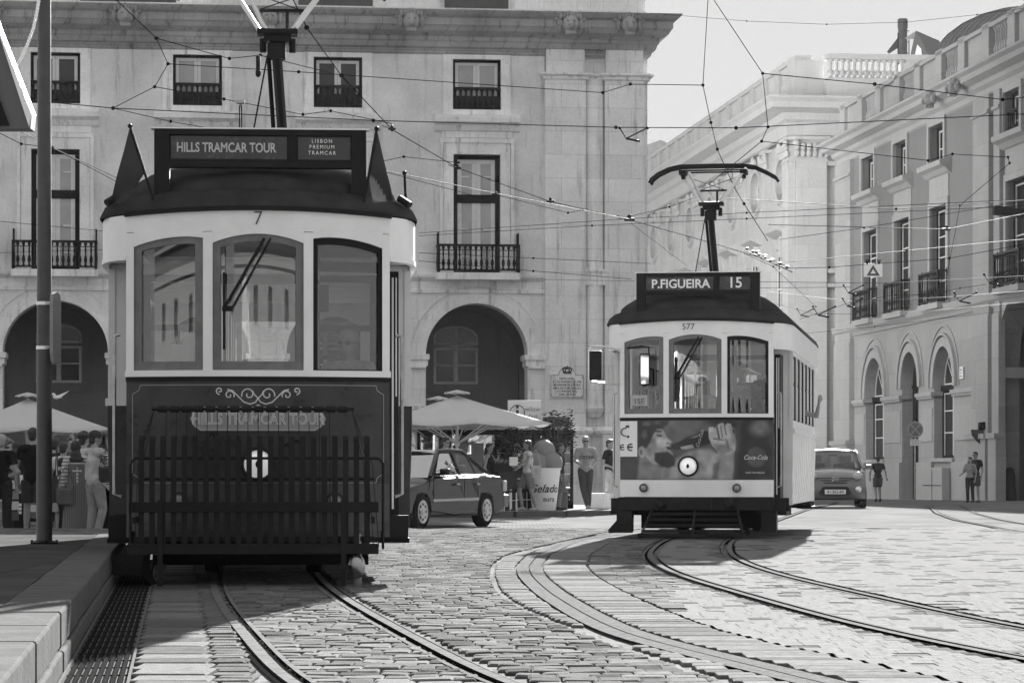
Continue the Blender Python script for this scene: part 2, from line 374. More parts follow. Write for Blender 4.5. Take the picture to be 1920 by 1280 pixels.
railsets = [(railA, 0), (offset_path(railA, -.9), 0), (railB, 0), (offset_path(railB, .9), 0)]
while y < 45.5:
    dep = .19 + .004 * (y - 11) * .5 + rnd.uniform(-.02, .03); ym = y + dep / 2
    xl = kerbx(ym) + .86 if ym < 29 else -8 - ym * .05; xr = (1920 - CX) / F * ym + 1.6
    bl = []
    for p, _ in railsets:
        if p[0][1] <= ym <= p[-1][1]:
            c = rx(p, ym); sl_ = abs(rx(p, ym + .3) - rx(p, ym - .3)) / .6; bl.append((c - .078 - sl_ * .1, c + .078 + sl_ * .1))
    if midp[0][1] <= ym <= midp[-1][1]:
        c = rx(midp, ym); sl_ = abs(rx(midp, ym + .3) - rx(midp, ym - .3)) / .6; l0 = rx(lip, ym); e_ = .125 + sl_ * .07; gp = .022 + sl_ * .06
        if c - e_ - l0 > .1: stone(l0 + gp, c - e_ - .01, y + .004, y + dep - .004, .008, rnd.choice((2, 2, 0, 4)), .003)
        stone(c + e_ + .01, c + e_ + .42, y + .004, y + dep - .004, .008, rnd.choice((2, 2, 0, 4)), .003)
        bl.append((l0 - gp, c + e_ + .42 + gp * .8))
    x = xl + (row % 2) * .05
    while x < xr:
        wd = rnd.uniform(.11, .19) * (1 + max(0, ym - 22) * .02)
        x1 = x + wd
        hit = [b for b in bl if x < b[1] and x1 > b[0]]
        if hit:
            b = hit[0]
            if b[0] - x > .03: stone(x, b[0] - .008, y + .004, y + dep - .004, .008, rnd.choice((0, 0, 1, 2, 3)))
            x = b[1] + .004; continue
        if x > .9 + .012 * max(0, y - 12) ** 1.3 and rnd.random() < .86:  # blown-out glare on the right put into paler, flush setts
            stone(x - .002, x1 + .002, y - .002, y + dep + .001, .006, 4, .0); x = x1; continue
        if rnd.random() > .006:
            stone(x + .002, x1 - .002, y + .002, y + dep - .003, .006 + .003 * math.sin(x * 1.3 + y * .7), rnd.choice((0, 0, 0, 1, 1, 2, 2, 3)))
        x = x1
    y += dep; row += 1
# slab band beside the platform
y = 6.0
while y < 29:
    dep = rnd.uniform(.30, .42); k = kerbx(y + dep / 2)
    w0 = k + .33
    stone(w0, w0 + .34, y + .006, y + dep - .006, .006, rnd.choice((0, 1, 2)), .003)
    stone(w0 + .355, w0 + .52, y + .006, y + dep * .5 - .004, .006, rnd.choice((0, 1)), .003)
    stone(w0 + .355, w0 + .52, y + dep * .5 + .004, y + dep - .006, .006, rnd.choice((0, 1)), .003)
    y += dep
o = mb.build('cobblestones', SM, fixn=False, auto=False); o['kind'] = 'structure'
# ---- drain grating along the platform
mb = MB(); d = Vector((-.118, 1, 0)).normalized(); nrm = Vector((d.y, -d.x, 0))
p0 = Vector((kerbx(5), 5, 0)); L = 24.2
def bar(off, wd, z0, z1, a=0, b=L, m=0):
    q = [p0 + d * a + nrm * off, p0 + d * a + nrm * (off + wd), p0 + d * b + nrm * (off + wd), p0 + d * b + nrm * off]
    mb.add([(v.x, v.y, z0) for v in q] + [(v.x, v.y, z1) for v in q], [(0, 1, 2, 3)[::-1], (4, 5, 6, 7), (0, 1, 5, 4), (1, 2, 6, 5), (2, 3, 7, 6), (3, 0, 4, 7)], m)
for i in range(8): bar(.045 + i * .032, .017, -.03, .004)
bar(.02, .012, -.03, .008, m=1); bar(.305, .012, -.03, .008, m=1)
s = 0
while s < L: bar(.03, .27, -.03, -.006, s, s + .02); s += .5
M_grate = mat('black_cast_iron_grate', .02, .9, 0, .3, 20, spec=.0)
o = mb.build('drain_grating', [M_grate, M_conc], fixn=False, auto=False)
tag(o, 'long black ribbed drain grating at the foot of the platform kerb', 'grating')
# ---- tram stop platform
def platform_mat():
    m = mat('platform_slabs', .075, .9, 0, .18, 1.5, .2, 25, spec=.0)
    t = m.node_tree; b = t.nodes['Principled BSDF']; src = b.inputs['Base Color'].links[0].from_socket
    tc = t.nodes.new('ShaderNodeTexCoord'); br = t.nodes.new('ShaderNodeTexBrick'); t.links.new(tc.outputs['Object'], br.inputs['Vector'])
    br.inputs['Scale'].default_value = 1; br.inputs['Brick Width'].default_value = .8; br.inputs['Row Height'].default_value = .8; br.inputs['Mortar Size'].default_value = .008; br.offset = 0
    for k, v in (('Color1', 1.05), ('Color2', .9), ('Mortar', .55)): br.inputs[k].default_value = (v, v, v, 1)
    mx = t.nodes.new('ShaderNodeMath'); mx.operation = 'MULTIPLY'; t.links.new(src, mx.inputs[0]); t.links.new(br.outputs['Color'], mx.inputs[1]); t.links.new(mx.outputs[0], b.inputs['Base Color'])
    return m
mb = MB(); PZ = .26
e0, e1 = Vector((kerbx(5), 5)), Vector((kerbx(28.9), 28.9)); kw = .30
def slab(mb, a0, a1, b0, b1, z0, z1, m=0):
    q = [a0, a1, b1, b0]
    mb.add([(v.x, v.y, z0) for v in q] + [(v.x, v.y, z1) for v in q], [(3, 2, 1, 0), (4, 5, 6, 7), (0, 1, 5, 4), (1, 2, 6, 5), (2, 3, 7, 6), (3, 0, 4, 7)], m)
slab(mb, Vector((-12, 5)), e0 + Vector((-kw - .004, 0)), Vector((-12, 28.9)), e1 + Vector((-kw - .004, 0)), -.2, PZ)
o = mb.build('platform', platform_mat()); o['kind'] = 'structure'
mb = MB(); n = 22
for i in range(n):
    a = e0.lerp(e1, i / n); b = e0.lerp(e1, (i + 1) / n); g_ = (b - a).normalized() * .005
    a = a + g_; b = b - g_; o_ = rnd.uniform(-.004, .004)
    lo = Vector((o_, 0))
    slab(mb, a + Vector((-kw, 0)), a + lo, b + Vector((-kw, 0)), b + lo, .10, PZ + .004 + rnd.uniform(-.003, .003))
    slab(mb, a + Vector((-kw, 0)), a + lo + Vector((.012, 0)), b + Vector((-kw, 0)), b + lo + Vector((.012, 0)), -.03, .092)
M_kerb = mat('pale_kerb_stone', .11, .9, 0, .16, 5, .3, 40, spec=.0)
o = mb.build('platform_kerb', M_kerb); bevel(o, .012, 2); o['kind'] = 'structure'
# ---- pavements: cafe side and right building side
mb = MB()
pa = [G(700, 966, -.1), G(935, 964, -.08), G(1160, 957, -.03), G(1250, 952)]
pv = [(-14, 63), (-2.5, 63.2), (.0, 63.8), (2.3, 65.6), (4.2, 68.2), (5.6, 76), (3.6, 78), (-14, 78)]
mb.add([(x, y, .03) for x, y in pv] + [(x, y, -.25) for x, y in pv], [tuple(range(8)), tuple(range(15, 7, -1))] + [(i, i + 8, (i + 1) % 8 + 8, (i + 1) % 8) for i in range(8)])
o = mb.build('pavement', M_pave); o['kind'] = 'structure'
mb = MB()
for i in range(4):
    a, b = Vector(pv[i]), Vector(pv[i + 1]); k = max(1, int((b - a).length / 1.1)); nn = Vector(((b - a).y, -(b - a).x)).normalized() * .16
    for j in range(k):
        p = a.lerp(b, (j + .01) / k); q = a.lerp(b, (j + .99) / k); slab(mb, p, p + nn, q, q + nn, -.25, .034)
o = mb.build('pavement_kerb', M_kerb); o['kind'] = 'structure'
# ================================================================== facade tools
class Fac:
    def __init__(s, ox, oy, ux, uy):
        L = math.hypot(ux, uy); s.o = (ox, oy); s.u = (ux / L, uy / L); s.n = (-uy / L, ux / L); s.rot = math.atan2(uy, ux)
    def at(s, px, py, off=0.0):
        dx = (px - CX) / F; dz = (HY - py) / F
        # t*(dx,1) - o dot n = off
        t = (off + s.o[0] * s.n[0] + s.o[1] * s.n[1]) / (dx * s.n[0] + s.n[1])
        X, Y = t * dx - s.o[0], t - s.o[1]
        return X * s.u[0] + Y * s.u[1], CH + t * dz
    def rect(s, px0, px1, pyt, pyb, off=0.0):   # pixel box (edges taken at their own columns) -> u0,u1,z0,z1
        u0, a = s.at(px0, pyt, off); u1, b = s.at(px1, pyt, off); c = s.at((px0 + px1) / 2, pyt, off)[1]; d = s.at((px0 + px1) / 2, pyb, off)[1]
        return u0, u1, d, c
def arcpts(cx, cz, r, a0=0, a1=180, n=20, rz=None):
    return [(cx + r * math.cos(R(a0 + (a1 - a0) * i / n)), cz + (rz or r) * math.sin(R(a0 + (a1 - a0) * i / n))) for i in range(n + 1)]
def wall(mb, x0, x1, z0, z1, ops, y0=0, y1=.5, m=0, M=None):
    """ops: (x0,x1,z0,z1,arch) arch=True: z1 is the crown, semicircular; 'e': full ellipse"""
    X = sorted(set([x0, x1] + [v for o in ops for v in (o[0], o[1])])); Z = sorted(set([z0, z1] + [v for o in ops for v in (o[2], o[3])]))
    X = [v for v in X if x0 <= v <= x1]; Z = [v for v in Z if z0 <= v <= z1]
    for i in range(len(X) - 1):
        run = None
        for j in range(len(Z) - 1):
            cx, cz = (X[i] + X[i + 1]) / 2, (Z[j] + Z[j + 1]) / 2
            solid = not any(o[0] < cx < o[1] and o[2] < cz < o[3] for o in ops)
            if solid:
                if run is None: run = Z[j]
                end = Z[j + 1]
            if (not solid or j == len(Z) - 2) and run is not None:
                mb.box(X[i], X[i + 1], y0, y1, run, end, m, M); run = None
    for o in ops:
        if len(o) > 4 and o[4]:
            a, b, c, d = o[:4]; cx = (a + b) / 2; r = (b - a) / 2
            h = o[5] if len(o) > 5 else r
            if o[4] == 'e':
                h = (d - c) / 2; P = arcpts(cx, (c + d) / 2, r, 0, 360, 32, h); n = 32
                seg = [(0, 8, (b, d)), (8, 16, (a, d)), (16, 24, (a, c)), (24, 32, (b, c))]
            else:
                P = arcpts(cx, d - h, r, 0, 180, 20, h); seg = [(0, 10, (b, d)), (10, 20, (a, d))]
            for s0, s1, k in seg:
                for i in range(s0, s1):
                    p, q = P[i], P[i + 1]
                    mb.add([(k[0], y0, k[1]), (p[0], y0, p[1]), (q[0], y0, q[1]), (k[0], y1, k[1]), (p[0], y1, p[1]), (q[0], y1, q[1])], [(0, 1, 2), (3, 5, 4), (1, 4, 5, 2)], m, False, M)
def ring(mb, cx, cz, r0, r1, y0, y1, a0=0, a1=180, n=24, m=0, rz0=None, rz1=None, M=None):
    A = arcpts(cx, cz, r0, a0, a1, n, rz0); B = arcpts(cx, cz, r1, a0, a1, n, rz1)
    for i in range(n):
        vs = []
        for y in (y0, y1): vs += [(A[i][0], y, A[i][1]), (B[i][0], y, B[i][1]), (B[i + 1][0], y, B[i + 1][1]), (A[i + 1][0], y, A[i + 1][1])]
        mb.add(vs, [(0, 1, 2, 3), (7, 6, 5, 4), (1, 5, 6, 2), (0, 3, 7, 4)] + ([(0, 4, 5, 1)] if i == 0 else []) + ([(3, 2, 6, 7)] if i == n - 1 else []), m, False, M)
def frame(mb, x0, x1, z0, z1, w_, y0, y1, m=0, M=None, bottom=True, wb=None, wt=None):
    wb = wb or w_; wt = wt or w_
    mb.box(x0, x0 + w_, y0, y1, z0, z1, m, M); mb.box(x1 - w_, x1, y0, y1, z0, z1, m, M)
    mb.box(x0 + w_, x1 - w_, y0 + .001, y1, z1 - wt, z1, m, M)
    if bottom: mb.box(x0 + w_, x1 - w_, y0 + .001, y1, z0, z0 + wb, m, M)
def casement(parent, x0, x1, z0, z1, y, rows=(.5,), leaf=2, pane=None, fm=None, w_=.06, arch=0, dark=.05, fan=False, name='window'):
    fm = fm or M_wframe; mb = MB(); zt = z1
    if dark:   # dark outer frame
        frame(mb, x0, x1, z0, z1, dark, y - .03, y + .06, 1)
        x0 += dark; x1 -= dark; z0 += dark * .3; z1 -= dark
    lw = (x1 - x0) / leaf
    for i in range(leaf):
        a, b = x0 + lw * i + .004, x0 + lw * (i + 1) - .004
        frame(mb, a, b, z0, z1, w_, y, y + .05)
        for r in rows: z = z0 + (z1 - z0) * r; mb.box(a + w_, b - w_, y + .003, y + .045, z - .02, z + .02)
    o = mb.build(name, [fm, M_ironp], parent)
    pb = MB(); pb.box(x0 + .02, x1 - .02, y + .025, y + .03, z0 + .02, z1 - .02); pb.build('pane', pane or M_gpane2, o)
    return o
def fanlight(parent, cx, cz, r, y, spokes=4, fm=None, pane=None, w_=.05):
    mb = MB(); ring(mb, cx, cz, r - w_, r, y, y + .06); mb.box(cx - r, cx + r, y, y + .06, cz - w_ / 2, cz + w_ / 2)
    for i in range(1, spokes):
        a = R(180 * i / spokes); mb.tube([(cx, y + .03, cz), (cx + (r - .02) * math.cos(a), y + .03, cz + (r - .02) * math.sin(a))], .018, 5)
    o = mb.build('fanlight', fm or M_wframe, parent)
    pb = MB(); P = arcpts(cx, cz, r - .02); pb.prism(P, y + .025, y + .03); pb.build('pane', pane or M_gpane2, o); return o
def baluster_row(mb, x0, x1, z0, z1, y, n, r=.035, m=0, M=None, seg=6):
    h = z1 - z0
    prof = [(r * .9, 0), (r * .9, .06 * h), (r * .45, .12 * h), (r * 1.0, .28 * h), (r * .75, .42 * h), (r * .35, .5 * h), (r * .5, .66 * h), (r * .42, .85 * h), (r * .9, .92 * h), (r * .9, h)]
    for i in range(n):
        x = x0 + (x1 - x0) * (i + .5) / n; mb.lathe(prof, seg, m, (x, y, z0), M=M)
def balcony(parent, x0, x1, z0, zr, proj, nb, slab_h=.18, full=True):
    mb = MB(); mb.box(x0 - .05, x1 + .05, -proj - .06, -.02, z0 - slab_h, z0)
    o = mb.build('balcony', M_trim if full else M_trim2, parent)
    r = MB(); r.box(x0, x1, -proj - .03, -proj + .03, zr - .06, zr); r.box(x0, x1, -proj - .015, -proj + .015, z0 + .05, z0 + .09)
    r.box(x0, x1, -proj - .012, -proj + .012, zr - .17, zr - .15)
    for x in (x0, x1): r.box(x - .03, x + .03, -proj - .04, -.02, zr - .06, zr + .001); r.box(x - .012, x + .012, -proj, -.02, z0 + .05, z0 + .09); r.box(x - .035, x + .035, -proj - .036, -proj + .036, z0, zr - .002)
    baluster_row(r, x0 + .05, x1 - .05, z0 + .06, zr - .06, -proj, nb, .045 if full else .03)
    k = max(2, int(proj / .14))
    for x in (x0, x1):
        for i in range(k): r.lathe([(.02, 0), (.035, .25), (.018, .5), (.018, .9), (.02, 1)], 5, 0, (x, -proj * (i + .5) / k, z0 + .05), M=None) if zr - z0 < 1.2 else None
    r.build('railing', M_iron, o); return o
def plan_cornice(mb, prof, plan, m=0, M=None):
    """prof (p,z) p = outward projection, open list; plan list of (x,y) going left->right with outward on the right-hand side (-y for +x travel)"""
    n = len(plan); dirs = [Vector((plan[i + 1][0] - plan[i][0], plan[i + 1][1] - plan[i][1])).normalized() for i in range(n - 1)]
    nr = [Vector((d.y, -d.x)) for d in dirs]; off = []
    for i in range(n):
        if i == 0: off.append(nr[0])
        elif i == n - 1: off.append(nr[-1])
        else:
            a, b = nr[i - 1], nr[i]; s_ = a + b; off.append(s_ / (1 + a.dot(b)))
    vs = []; k = len(prof)
    for i in range(n):
        for p, z in prof: vs.append((plan[i][0] + off[i].x * p, plan[i][1] + off[i].y * p, z))
    fs = [(i * k + j, (i + 1) * k + j, (i + 1) * k + j + 1, i * k + j + 1) for i in range(n - 1) for j in range(k - 1)]
    fs += [tuple(range(k)), tuple((n - 1) * k + j for j in range(k))[::-1]]
    mb.add(vs, fs, m, False, M)
def mascaron(parent, x, z, s=1, y=0):
    mb = MB(); rr = random.Random(int(x * 100))
    mb.ell((x, y - .12, z), (.22 * s, .2, .24 * s), 12); mb.ell((x, y - .3, z - .06 * s), (.09 * s, .1, .1 * s), 8)
    for k in range(-3, 4): mb.ell((x + .085 * k * s, y - .13, z + (.24 - .02 * abs(k)) * s), (.055 * s, .12, .1 * s), 8)
    for q in (-1, 1):
        mb.ell((x + q * .27 * s, y - .06, z + .02), (.08 * s, .1, .17 * s), 8); mb.ell((x + q * .09 * s, y - .29, z + .06 * s), (.035 * s, .05, .03 * s), 6)
        mb.ell((x + q * .36 * s, y - .04, z + .14 * s), (.07 * s, .07, .07 * s), 6)
    mb.box(x - .13 * s, x + .13 * s, y - .26, y, z - .28 * s, z - .2 * s)
    return mb.build('carved_head', M_corn, parent)
# ================================================================== arcade building
A = Fac(3.61, 75, 46040, F)
bA = thing('arcade_building', 'grey plastered building with stone arches, balconied windows and twin corner pilasters behind the trams', 'building', (3.61 * 1.5, 112.5, -.44), A.rot); bA.scale = (1.5,) * 3
ua = A.at(104, 500)[0]; ub = A.at(894, 500)[0]; step = (ub - ua) / 3
cent = [ua - step, ua, ua + step, ua + 2 * step, ub]
XL = cent[0] - step / 2
zbelt0 = A.at(900, 551)[1]; zbelt1 = A.at(900, 515)[1]; zcor = A.at(640, 96)[1]
pA0, _ = A.at(1021, 500); pA1, _ = A.at(1097, 500); pB0, _ = A.at(1133, 500); pB1 = -.12
ra_ = 1.35; zsp = 4.02
ops = []; arch = [(c - ra_, c + ra_, 0, zsp + ra_, True) for c in cent]
mb = MB(); wall(mb, XL, pA0, 0, zbelt0, arch, 0, .7, 0); mb.build('ground_floor_wall', M_stone, bA)
fw = [A.rect(850 - 894 + 894, 938, 290, 514)]; fx = (fw[0][1] - fw[0][0]) / 2; fz1 = fw[0][3]
uw = A.rect(848, 938, 112, 206); ux_ = (uw[1] - uw[0]) / 2
ops = [(c - fx, c + fx, zbelt1, fz1) for c in cent] + [(c - ux_, c + ux_, uw[2], uw[3]) for c in cent]
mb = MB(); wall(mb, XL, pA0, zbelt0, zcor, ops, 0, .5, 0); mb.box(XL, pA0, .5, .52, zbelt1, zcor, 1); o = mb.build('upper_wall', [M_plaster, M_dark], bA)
mb = MB(); mb.box(pA0, 0, .12, 12, 0, zcor + 1); mb.box(XL, 0, 11, 12, 0, zcor + 1); mb.box(XL - .5, XL, .1, 12, 0, zcor + 1); mb.build('corner_wall', M_stone, bA)
# pilasters
mb = MB(); zm = A.at(1060, 150)[1]; zm2 = A.at(1060, 86)[1]
for a, b in ((pA0, pA1), (pB0, pB1)):
    mb.box(a, b, -.16, .14, 2.0, zm); mb.box(a - .07, b + .07, -.22, .14, 0, 1.95); mb.box(a + .03, b - .03, -.13, .14, zm + .14, zm2)
mb.build('pilaster', M_stone, bA)
mb = MB(); plan_cornice(mb, [(0, zm - .02), (.05, zm), (.06, zm + .06), (.14, zm + .11), (.14, zm + .16), (0, zm + .18)], [(pA0, .0), (pA0, -.16), (pA1, -.16), (pA1, 0), (pB0, 0), (pB0, -.16), (pB1 + .02, -.16), (pB1 + .02, 0), (.0, .0), (.0, 8)])
plan_cornice(mb, [(0, 1.9), (.06, 1.95), (.08, 2.02), (.03, 2.1), (0, 2.12)], [(pA0 - .07, 0), (pA0 - .07, -.2), (pA1 + .07, -.2), (pA1 + .07, 0), (pB0 - .07, 0), (pB0 - .07, -.2), (pB1 + .07, -.2), (pB1 + .07, .0), (.08, 0), (.08, 8)])
mb.build('pilaster_moulding', M_trim, bA)
cxc = (pA1 + pB0) / 2; cr = (pB0 - pA1) / 2
mb = MB(); mb.lathe([(.02, 2.35), (cr * .7, 2.38), (cr * 1.15, 2.55), (cr * 1.2, 2.62), (cr, 2.7), (cr, zm)], 20, 0, (cxc, .1, 0)); mb.build('corner_column', M_stone, bA)
mb = MB(); z_ = A.at(1115, 535)[1]; mb.box(pA1, pB0, -.16, .1, z_, z_ + .35); mb.box(pA1, pB0, -.2, .1, z_ + .35, z_ + .42); mb.build('band_block', M_trim, bA)
# belt course above arches
zb = zbelt0
mb = MB(); plan_cornice(mb, [(0, zb), (.06, zb + .02), (.06, zb + .1), (.03, zb + .12), (.03, zb + .32), (.12, zb + .38), (.2, zb + .42), (.22, zbelt1 - .02), (0, zbelt1)], [(XL, 0), (pA0 - .002, 0)]); mb.build('belt_cornice', M_trim, bA)
mb = MB(); mb.box(XL, pA0, -.035, 0, zbelt1, zbelt1 + .78); mb.build('stone_course', M_trim, bA) if False else None
# arch surrounds, imposts
for c in cent:
    mb = MB(); ring(mb, c, zsp, ra_ + .0, ra_ + .25, -.05, .05, 0, 180, 32); ring(mb, c, zsp, ra_ + .40, ra_ + .44, -.03, .01, 12, 168, 32)
    for k in range(10): a = R(9 + 18 * k); 
    mb.build('arch_surround', M_trim, bA)
mb = MB()
for i in range(len(cent) + 1):
    a = (cent[i - 1] + ra_) if i else XL; b = (cent[i] - ra_) if i < len(cent) else pA0 - .002
    mb.box(a + .003, b - .003, -.14, .9, zsp - .36, zsp - .30); mb.box(a - .05, b + (.05 if i < len(cent) else 0), -.1, .82, zsp - .30, zsp - .14); mb.box(a - .09, b + (.09 if i < len(cent) else 0), -.15, .88, zsp - .14, zsp)
mb.build('impost', M_trim, bA)
# arcade interior
DB = 4.6
mb = MB(); bwn = [(c - .62, c + .62, 2.15, 4.75, True, .42) for c in cent]
AX = .55   # back windows appear shifted left through the arch
bw_ = []
for c in cent:
    r0 = A.at(813, 700, DB)[0] - ub; r1 = A.at(896, 700, DB)[0] - ub
    bw_.append((c + r0, c + r1, A.at(850, 720, DB)[1], A.at(850, 611, DB)[1], True, .33))
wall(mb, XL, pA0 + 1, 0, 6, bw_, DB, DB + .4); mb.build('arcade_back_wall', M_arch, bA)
mb = MB()
for i in range(len(cent) + 1):
    x = (cent[i] - step / 2) if i < len(cent) else cent[-1] + step / 2
    M = T((x + .2, 0, 0)) @ Matrix.Rotation(R(90), 4, 'Z')
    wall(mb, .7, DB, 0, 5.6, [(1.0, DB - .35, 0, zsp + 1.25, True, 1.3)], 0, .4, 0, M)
for c in cent:      # barrel vault pieces
    P = arcpts(c, zsp + .05, step / 2 - .2, 0, 180, 16, 1.35)
    for i in range(16):
        p, q = P[i], P[i + 1]; mb.add([(p[0], .7, p[1]), (q[0], .7, q[1]), (q[0], DB, q[1]), (p[0], DB, p[1])], [(0, 1, 2, 3)], 0)
mb.box(XL, pA0, .7, DB, 5.5, 5.6)
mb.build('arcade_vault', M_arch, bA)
for c, o_ in zip(cent, bw_):
    mb = MB(); x0, x1, z0, z1 = o_[:4]; h = .33; zt = z1 - h - .28
    frame(mb, x0, x1, z0, zt, .07, DB - .02, DB + .05); mb.box((x0 + x1) / 2 - .06, (x0 + x1) / 2 + .06, DB - .02, DB + .05, z0, z1 - .06)
    mb.box(x0, x1, DB - .018, DB + .05, z0 + (zt - z0) * .52 - .02, z0 + (zt - z0) * .52 + .02)
    mb.box(x0, x1, DB - .02, DB + .05, zt + .08, zt + .14); ring(mb, (x0 + x1) / 2, z1 - h, (x1 - x0) / 2 - .07, (x1 - x0) / 2, DB - .02, DB + .05, 0, 180, 20, 0, h - .06, h)
    for x in (x0, x1 - .05): mb.box(x, x + .05, DB - .02, DB + .05, zt + .1, z1 - h)
    wn = mb.build('arcade_window', M_wframe, bA)
    mb = MB(); mb.box(x0, x1, DB + .02, DB + .03, z0, z1); mb.build('pane', M_gpane, wn)
    mb = MB(); mb.box(x0 - .3, x1 + .3, DB - .1, DB, z0 - .25, z0 - .12); mb.box(x0 - .22, x0 - .1, DB - .05, DB, z0 - .12, z1 - .2); mb.box(x1 + .1, x1 + .22, DB - .05, DB, z0 - .12, z1 - .2)
    mb.build('window_surround', M_arch, bA)
# upper storeys
hood = A.rect(815, 975, 216, 240)
for i, c in enumerate(cent):
    z0, z1 = zbelt1, fz1; mb = MB()
    frame(mb, c - fx - .26, c + fx + .26, z0, z1 + .30, .26, -.07, .08, 0, None, False, wt=.30)
    frame(mb, c - fx - .36, c + fx + .36, z0, z1 + .42, .09, -.11, .04, 0, None, False, wt=.12)
    mb.box(c - fx - .3, c + fx + .3, -.04, .02, z1 + .44, hood[2] - .08)
    mb.sweep([(0, hood[2] - .12), (-.10, hood[2] - .08), (-.16, hood[2] + .04), (-.34, hood[2] + .12), (-.36, hood[2] + .24), (-.30, hood[2] + .28), (0, hood[2] + .36)], c - fx - .5, c + fx + .5)
    # upper window surround
    frame(mb, c - ux_ - .26, c + ux_ + .26, uw[2] - .24, uw[3] + .12, .26, -.05, .08, 0, None, True, wb=.24, wt=.12)
    mb.build('window_surround', M_trim, bA)
    cur = M_gpane2
    casement(bA, c - fx, c + fx, z0 + .02, z1, .16, rows=(), leaf=2, pane=M_gpane2, w_=.11, dark=.12, name='balcony_door')
    mb = MB(); mb.box(c - fx + .1, c + fx - .1, .13, .2, z0 + (z1 - z0) * .60, z0 + (z1 - z0) * .67); mb.build('transom', M_ironp, bA)
    mb = MB()
    for q in (-1, 1):
        for zz in (.16, .38, .82): mb.box(c + q * (fx / 2 + .01) - fx / 2 + .18, c + q * (fx / 2 + .01) + fx / 2 - .18, .165, .2, z0 + (z1 - z0) * zz - .018, z0 + (z1 - z0) * zz + .018)
    mb.build('glazing_bar', M_wframe, bA)
    dark = (i in (1, 3))
    casement(bA, c - ux_, c + ux_, uw[2], uw[3], .12, rows=(), leaf=2, pane=M_gpane if dark else M_gpane2, w_=.08, dark=.07)
    mb = MB(); zt = uw[2] + (uw[3] - uw[2]) * .45
    mb.box(c - ux_, c + ux_, .0, .05, zt - .07, zt); mb.box(c - ux_, c + ux_, .0, .04, uw[2], uw[2] + .06); baluster_row(mb, c - ux_, c + ux_, uw[2] + .05, zt - .05, .02, 9, .06)
    mb.box(c - ux_, c + ux_, .05, .06, uw[2], uw[2] + (zt - uw[2]) * .62)
    mb.build('window_rail', M_iron, bA)
    bx = A.rect(822, 972, 458, 515, -.45); bh = (bx[1] - bx[0]) / 2
    balcony(bA, c - bh, c + bh, zbelt1 + .02, bx[3], .5, 14)
# eaves cornice
zc = zcor
prof = [(0, zc - .05), (.05, zc), (.07, zc + .10), (.16, zc + .14), (.2, zc + .26), (.24, zc + .30), (.24, zc + .40), (.46, zc + .52), (.52, zc + .62), (.56, zc + .66), (.56, zc + .84), (.68, zc + .90), (.76, zc + .98), (.78, zc + 1.02), (0, zc + 1.06)]
mb = MB(); plan_cornice(mb, prof, [(XL, 0), (0.02, 0), (0.02, 11)]); mb.build('cornice', M_corn, bA)
mb = MB(); plan_cornice(mb, [(0, zm2 - .0), (.05, zm2 + .03), (.12, zm2 + .12), (.2, zm2 + .2), (.2, zm2 + .3), (0, zm2 + .32)], [(pA0, .0), (pA0, -.12), (pA1, -.12), (pA1, 0), (pB0, 0), (pB0, -.12), (-.02, -.12), (-.02, .0)]); mb.build('pilaster_capital', M_corn, bA)
for px in (-22, 235, 505, 770, 1068, 1178):
    u_, _ = A.at(px, 48, -.5); mascaron(bA, u_, zc + .72, 1, -.55)
u_, _ = A.at(1268, 60, 1.5); 
mb = MB(); mb.box(XL, -.05, .25, 10, zc + 1.06, zc + 5, 0); mb.box(XL, -.04, .1, .25, zc + 1.06, zc + 1.2, 0); mb.build('attic_wall', M_stone, bA)
mb = MB()
for a, b in ((-150, 20), (150, 330), (560, 700), (835, 955)):
    x0, _ = A.at(a, 10); x1, _ = A.at(b, 10); mb.box(x0, x1, .2, .3, zc + 1.07, zc + 4)
mb.build('dormer_panel', mat('slate_grey_panel', .09, .7, 0, .3, 3), bA)
# drainpipe / shelf strip on top of cornice
# ================================================================== palace (right)
B = Fac(11.72, 101.4, 610, -F)
bB = thing('palace_building', 'long pale three storey palace wing receding along the right edge with parapet and small balconies', 'building', (11.72 * 1.39, 140.9, -.343), B.rot); bB.scale = (1.39,) * 3
def rb(*a, **k): return B.rect(*a, **k)
zpar = B.at(1700, 195 - (1700 - 1573) * .513 + 8)[1]
def zline(px, py): return B.at(px, py)[1]
z_c0 = zline(1598, 300); z_c1 = zline(1598, 258); z_p1 = zline(1598, 188); z_b0 = zline(1598, 632); z_b1 = zline(1598, 610)
z_c0 = z_c1 - .8
UE = B.at(1920, 500)[0] + 9
gw = [rb(1623, 1657, 669, 862), rb(1691, 1722, 662, 932), rb(1751, 1788, 649, 857)]
gw[1] = (gw[1][0], gw[1][1], 0.05, gw[1][3])
u_arc0 = B.at(1873, 685)[0]; zs2 = B.at(1873, 690)[1]; zt2 = B.at(1920, 585)[1]; ra2 = 1.75
ga = (u_arc0, u_arc0 + 2 * ra2 * 1.15, 0, zs2 + ra2 * 1.15, True); stp2 = 2 * ra2 * 1.15 + 1.5
zmid = (gw[0][2] + gw[2][2]) / 2; ztop = [g_[3] for g_ in gw]; zt_ = sum(ztop) / 3
ops = [(a, b, (zmid if i != 1 else .05), zt_, True) for i, (a, b, c, d) in enumerate(gw)] + [ga, (ga[0] + stp2, ga[1] + stp2, 0, ga[3], True)]
mb = MB(); wall(mb, 0, UE, 0, z_b0, ops, 0, .6); mb.box(u_arc0 - .5, UE, 4.2, 4.6, 0, z_b0, 1); mb.box(u_arc0 - .8, u_arc0 - .5, .6, 4.2, 0, z_b0, 1); mb.box(u_arc0 - .5, UE, .6, 4.2, zs2 + 2.2, z_b0, 1); mb.build('ground_floor_wall', [M_stone2, M_plaster2], bB)
f1 = [rb(1620, 1646, 440, 600), rb(1679, 1707, 403, 580), rb(1746, 1777, 385, 562), rb(1889, 1930, 335, 520)]
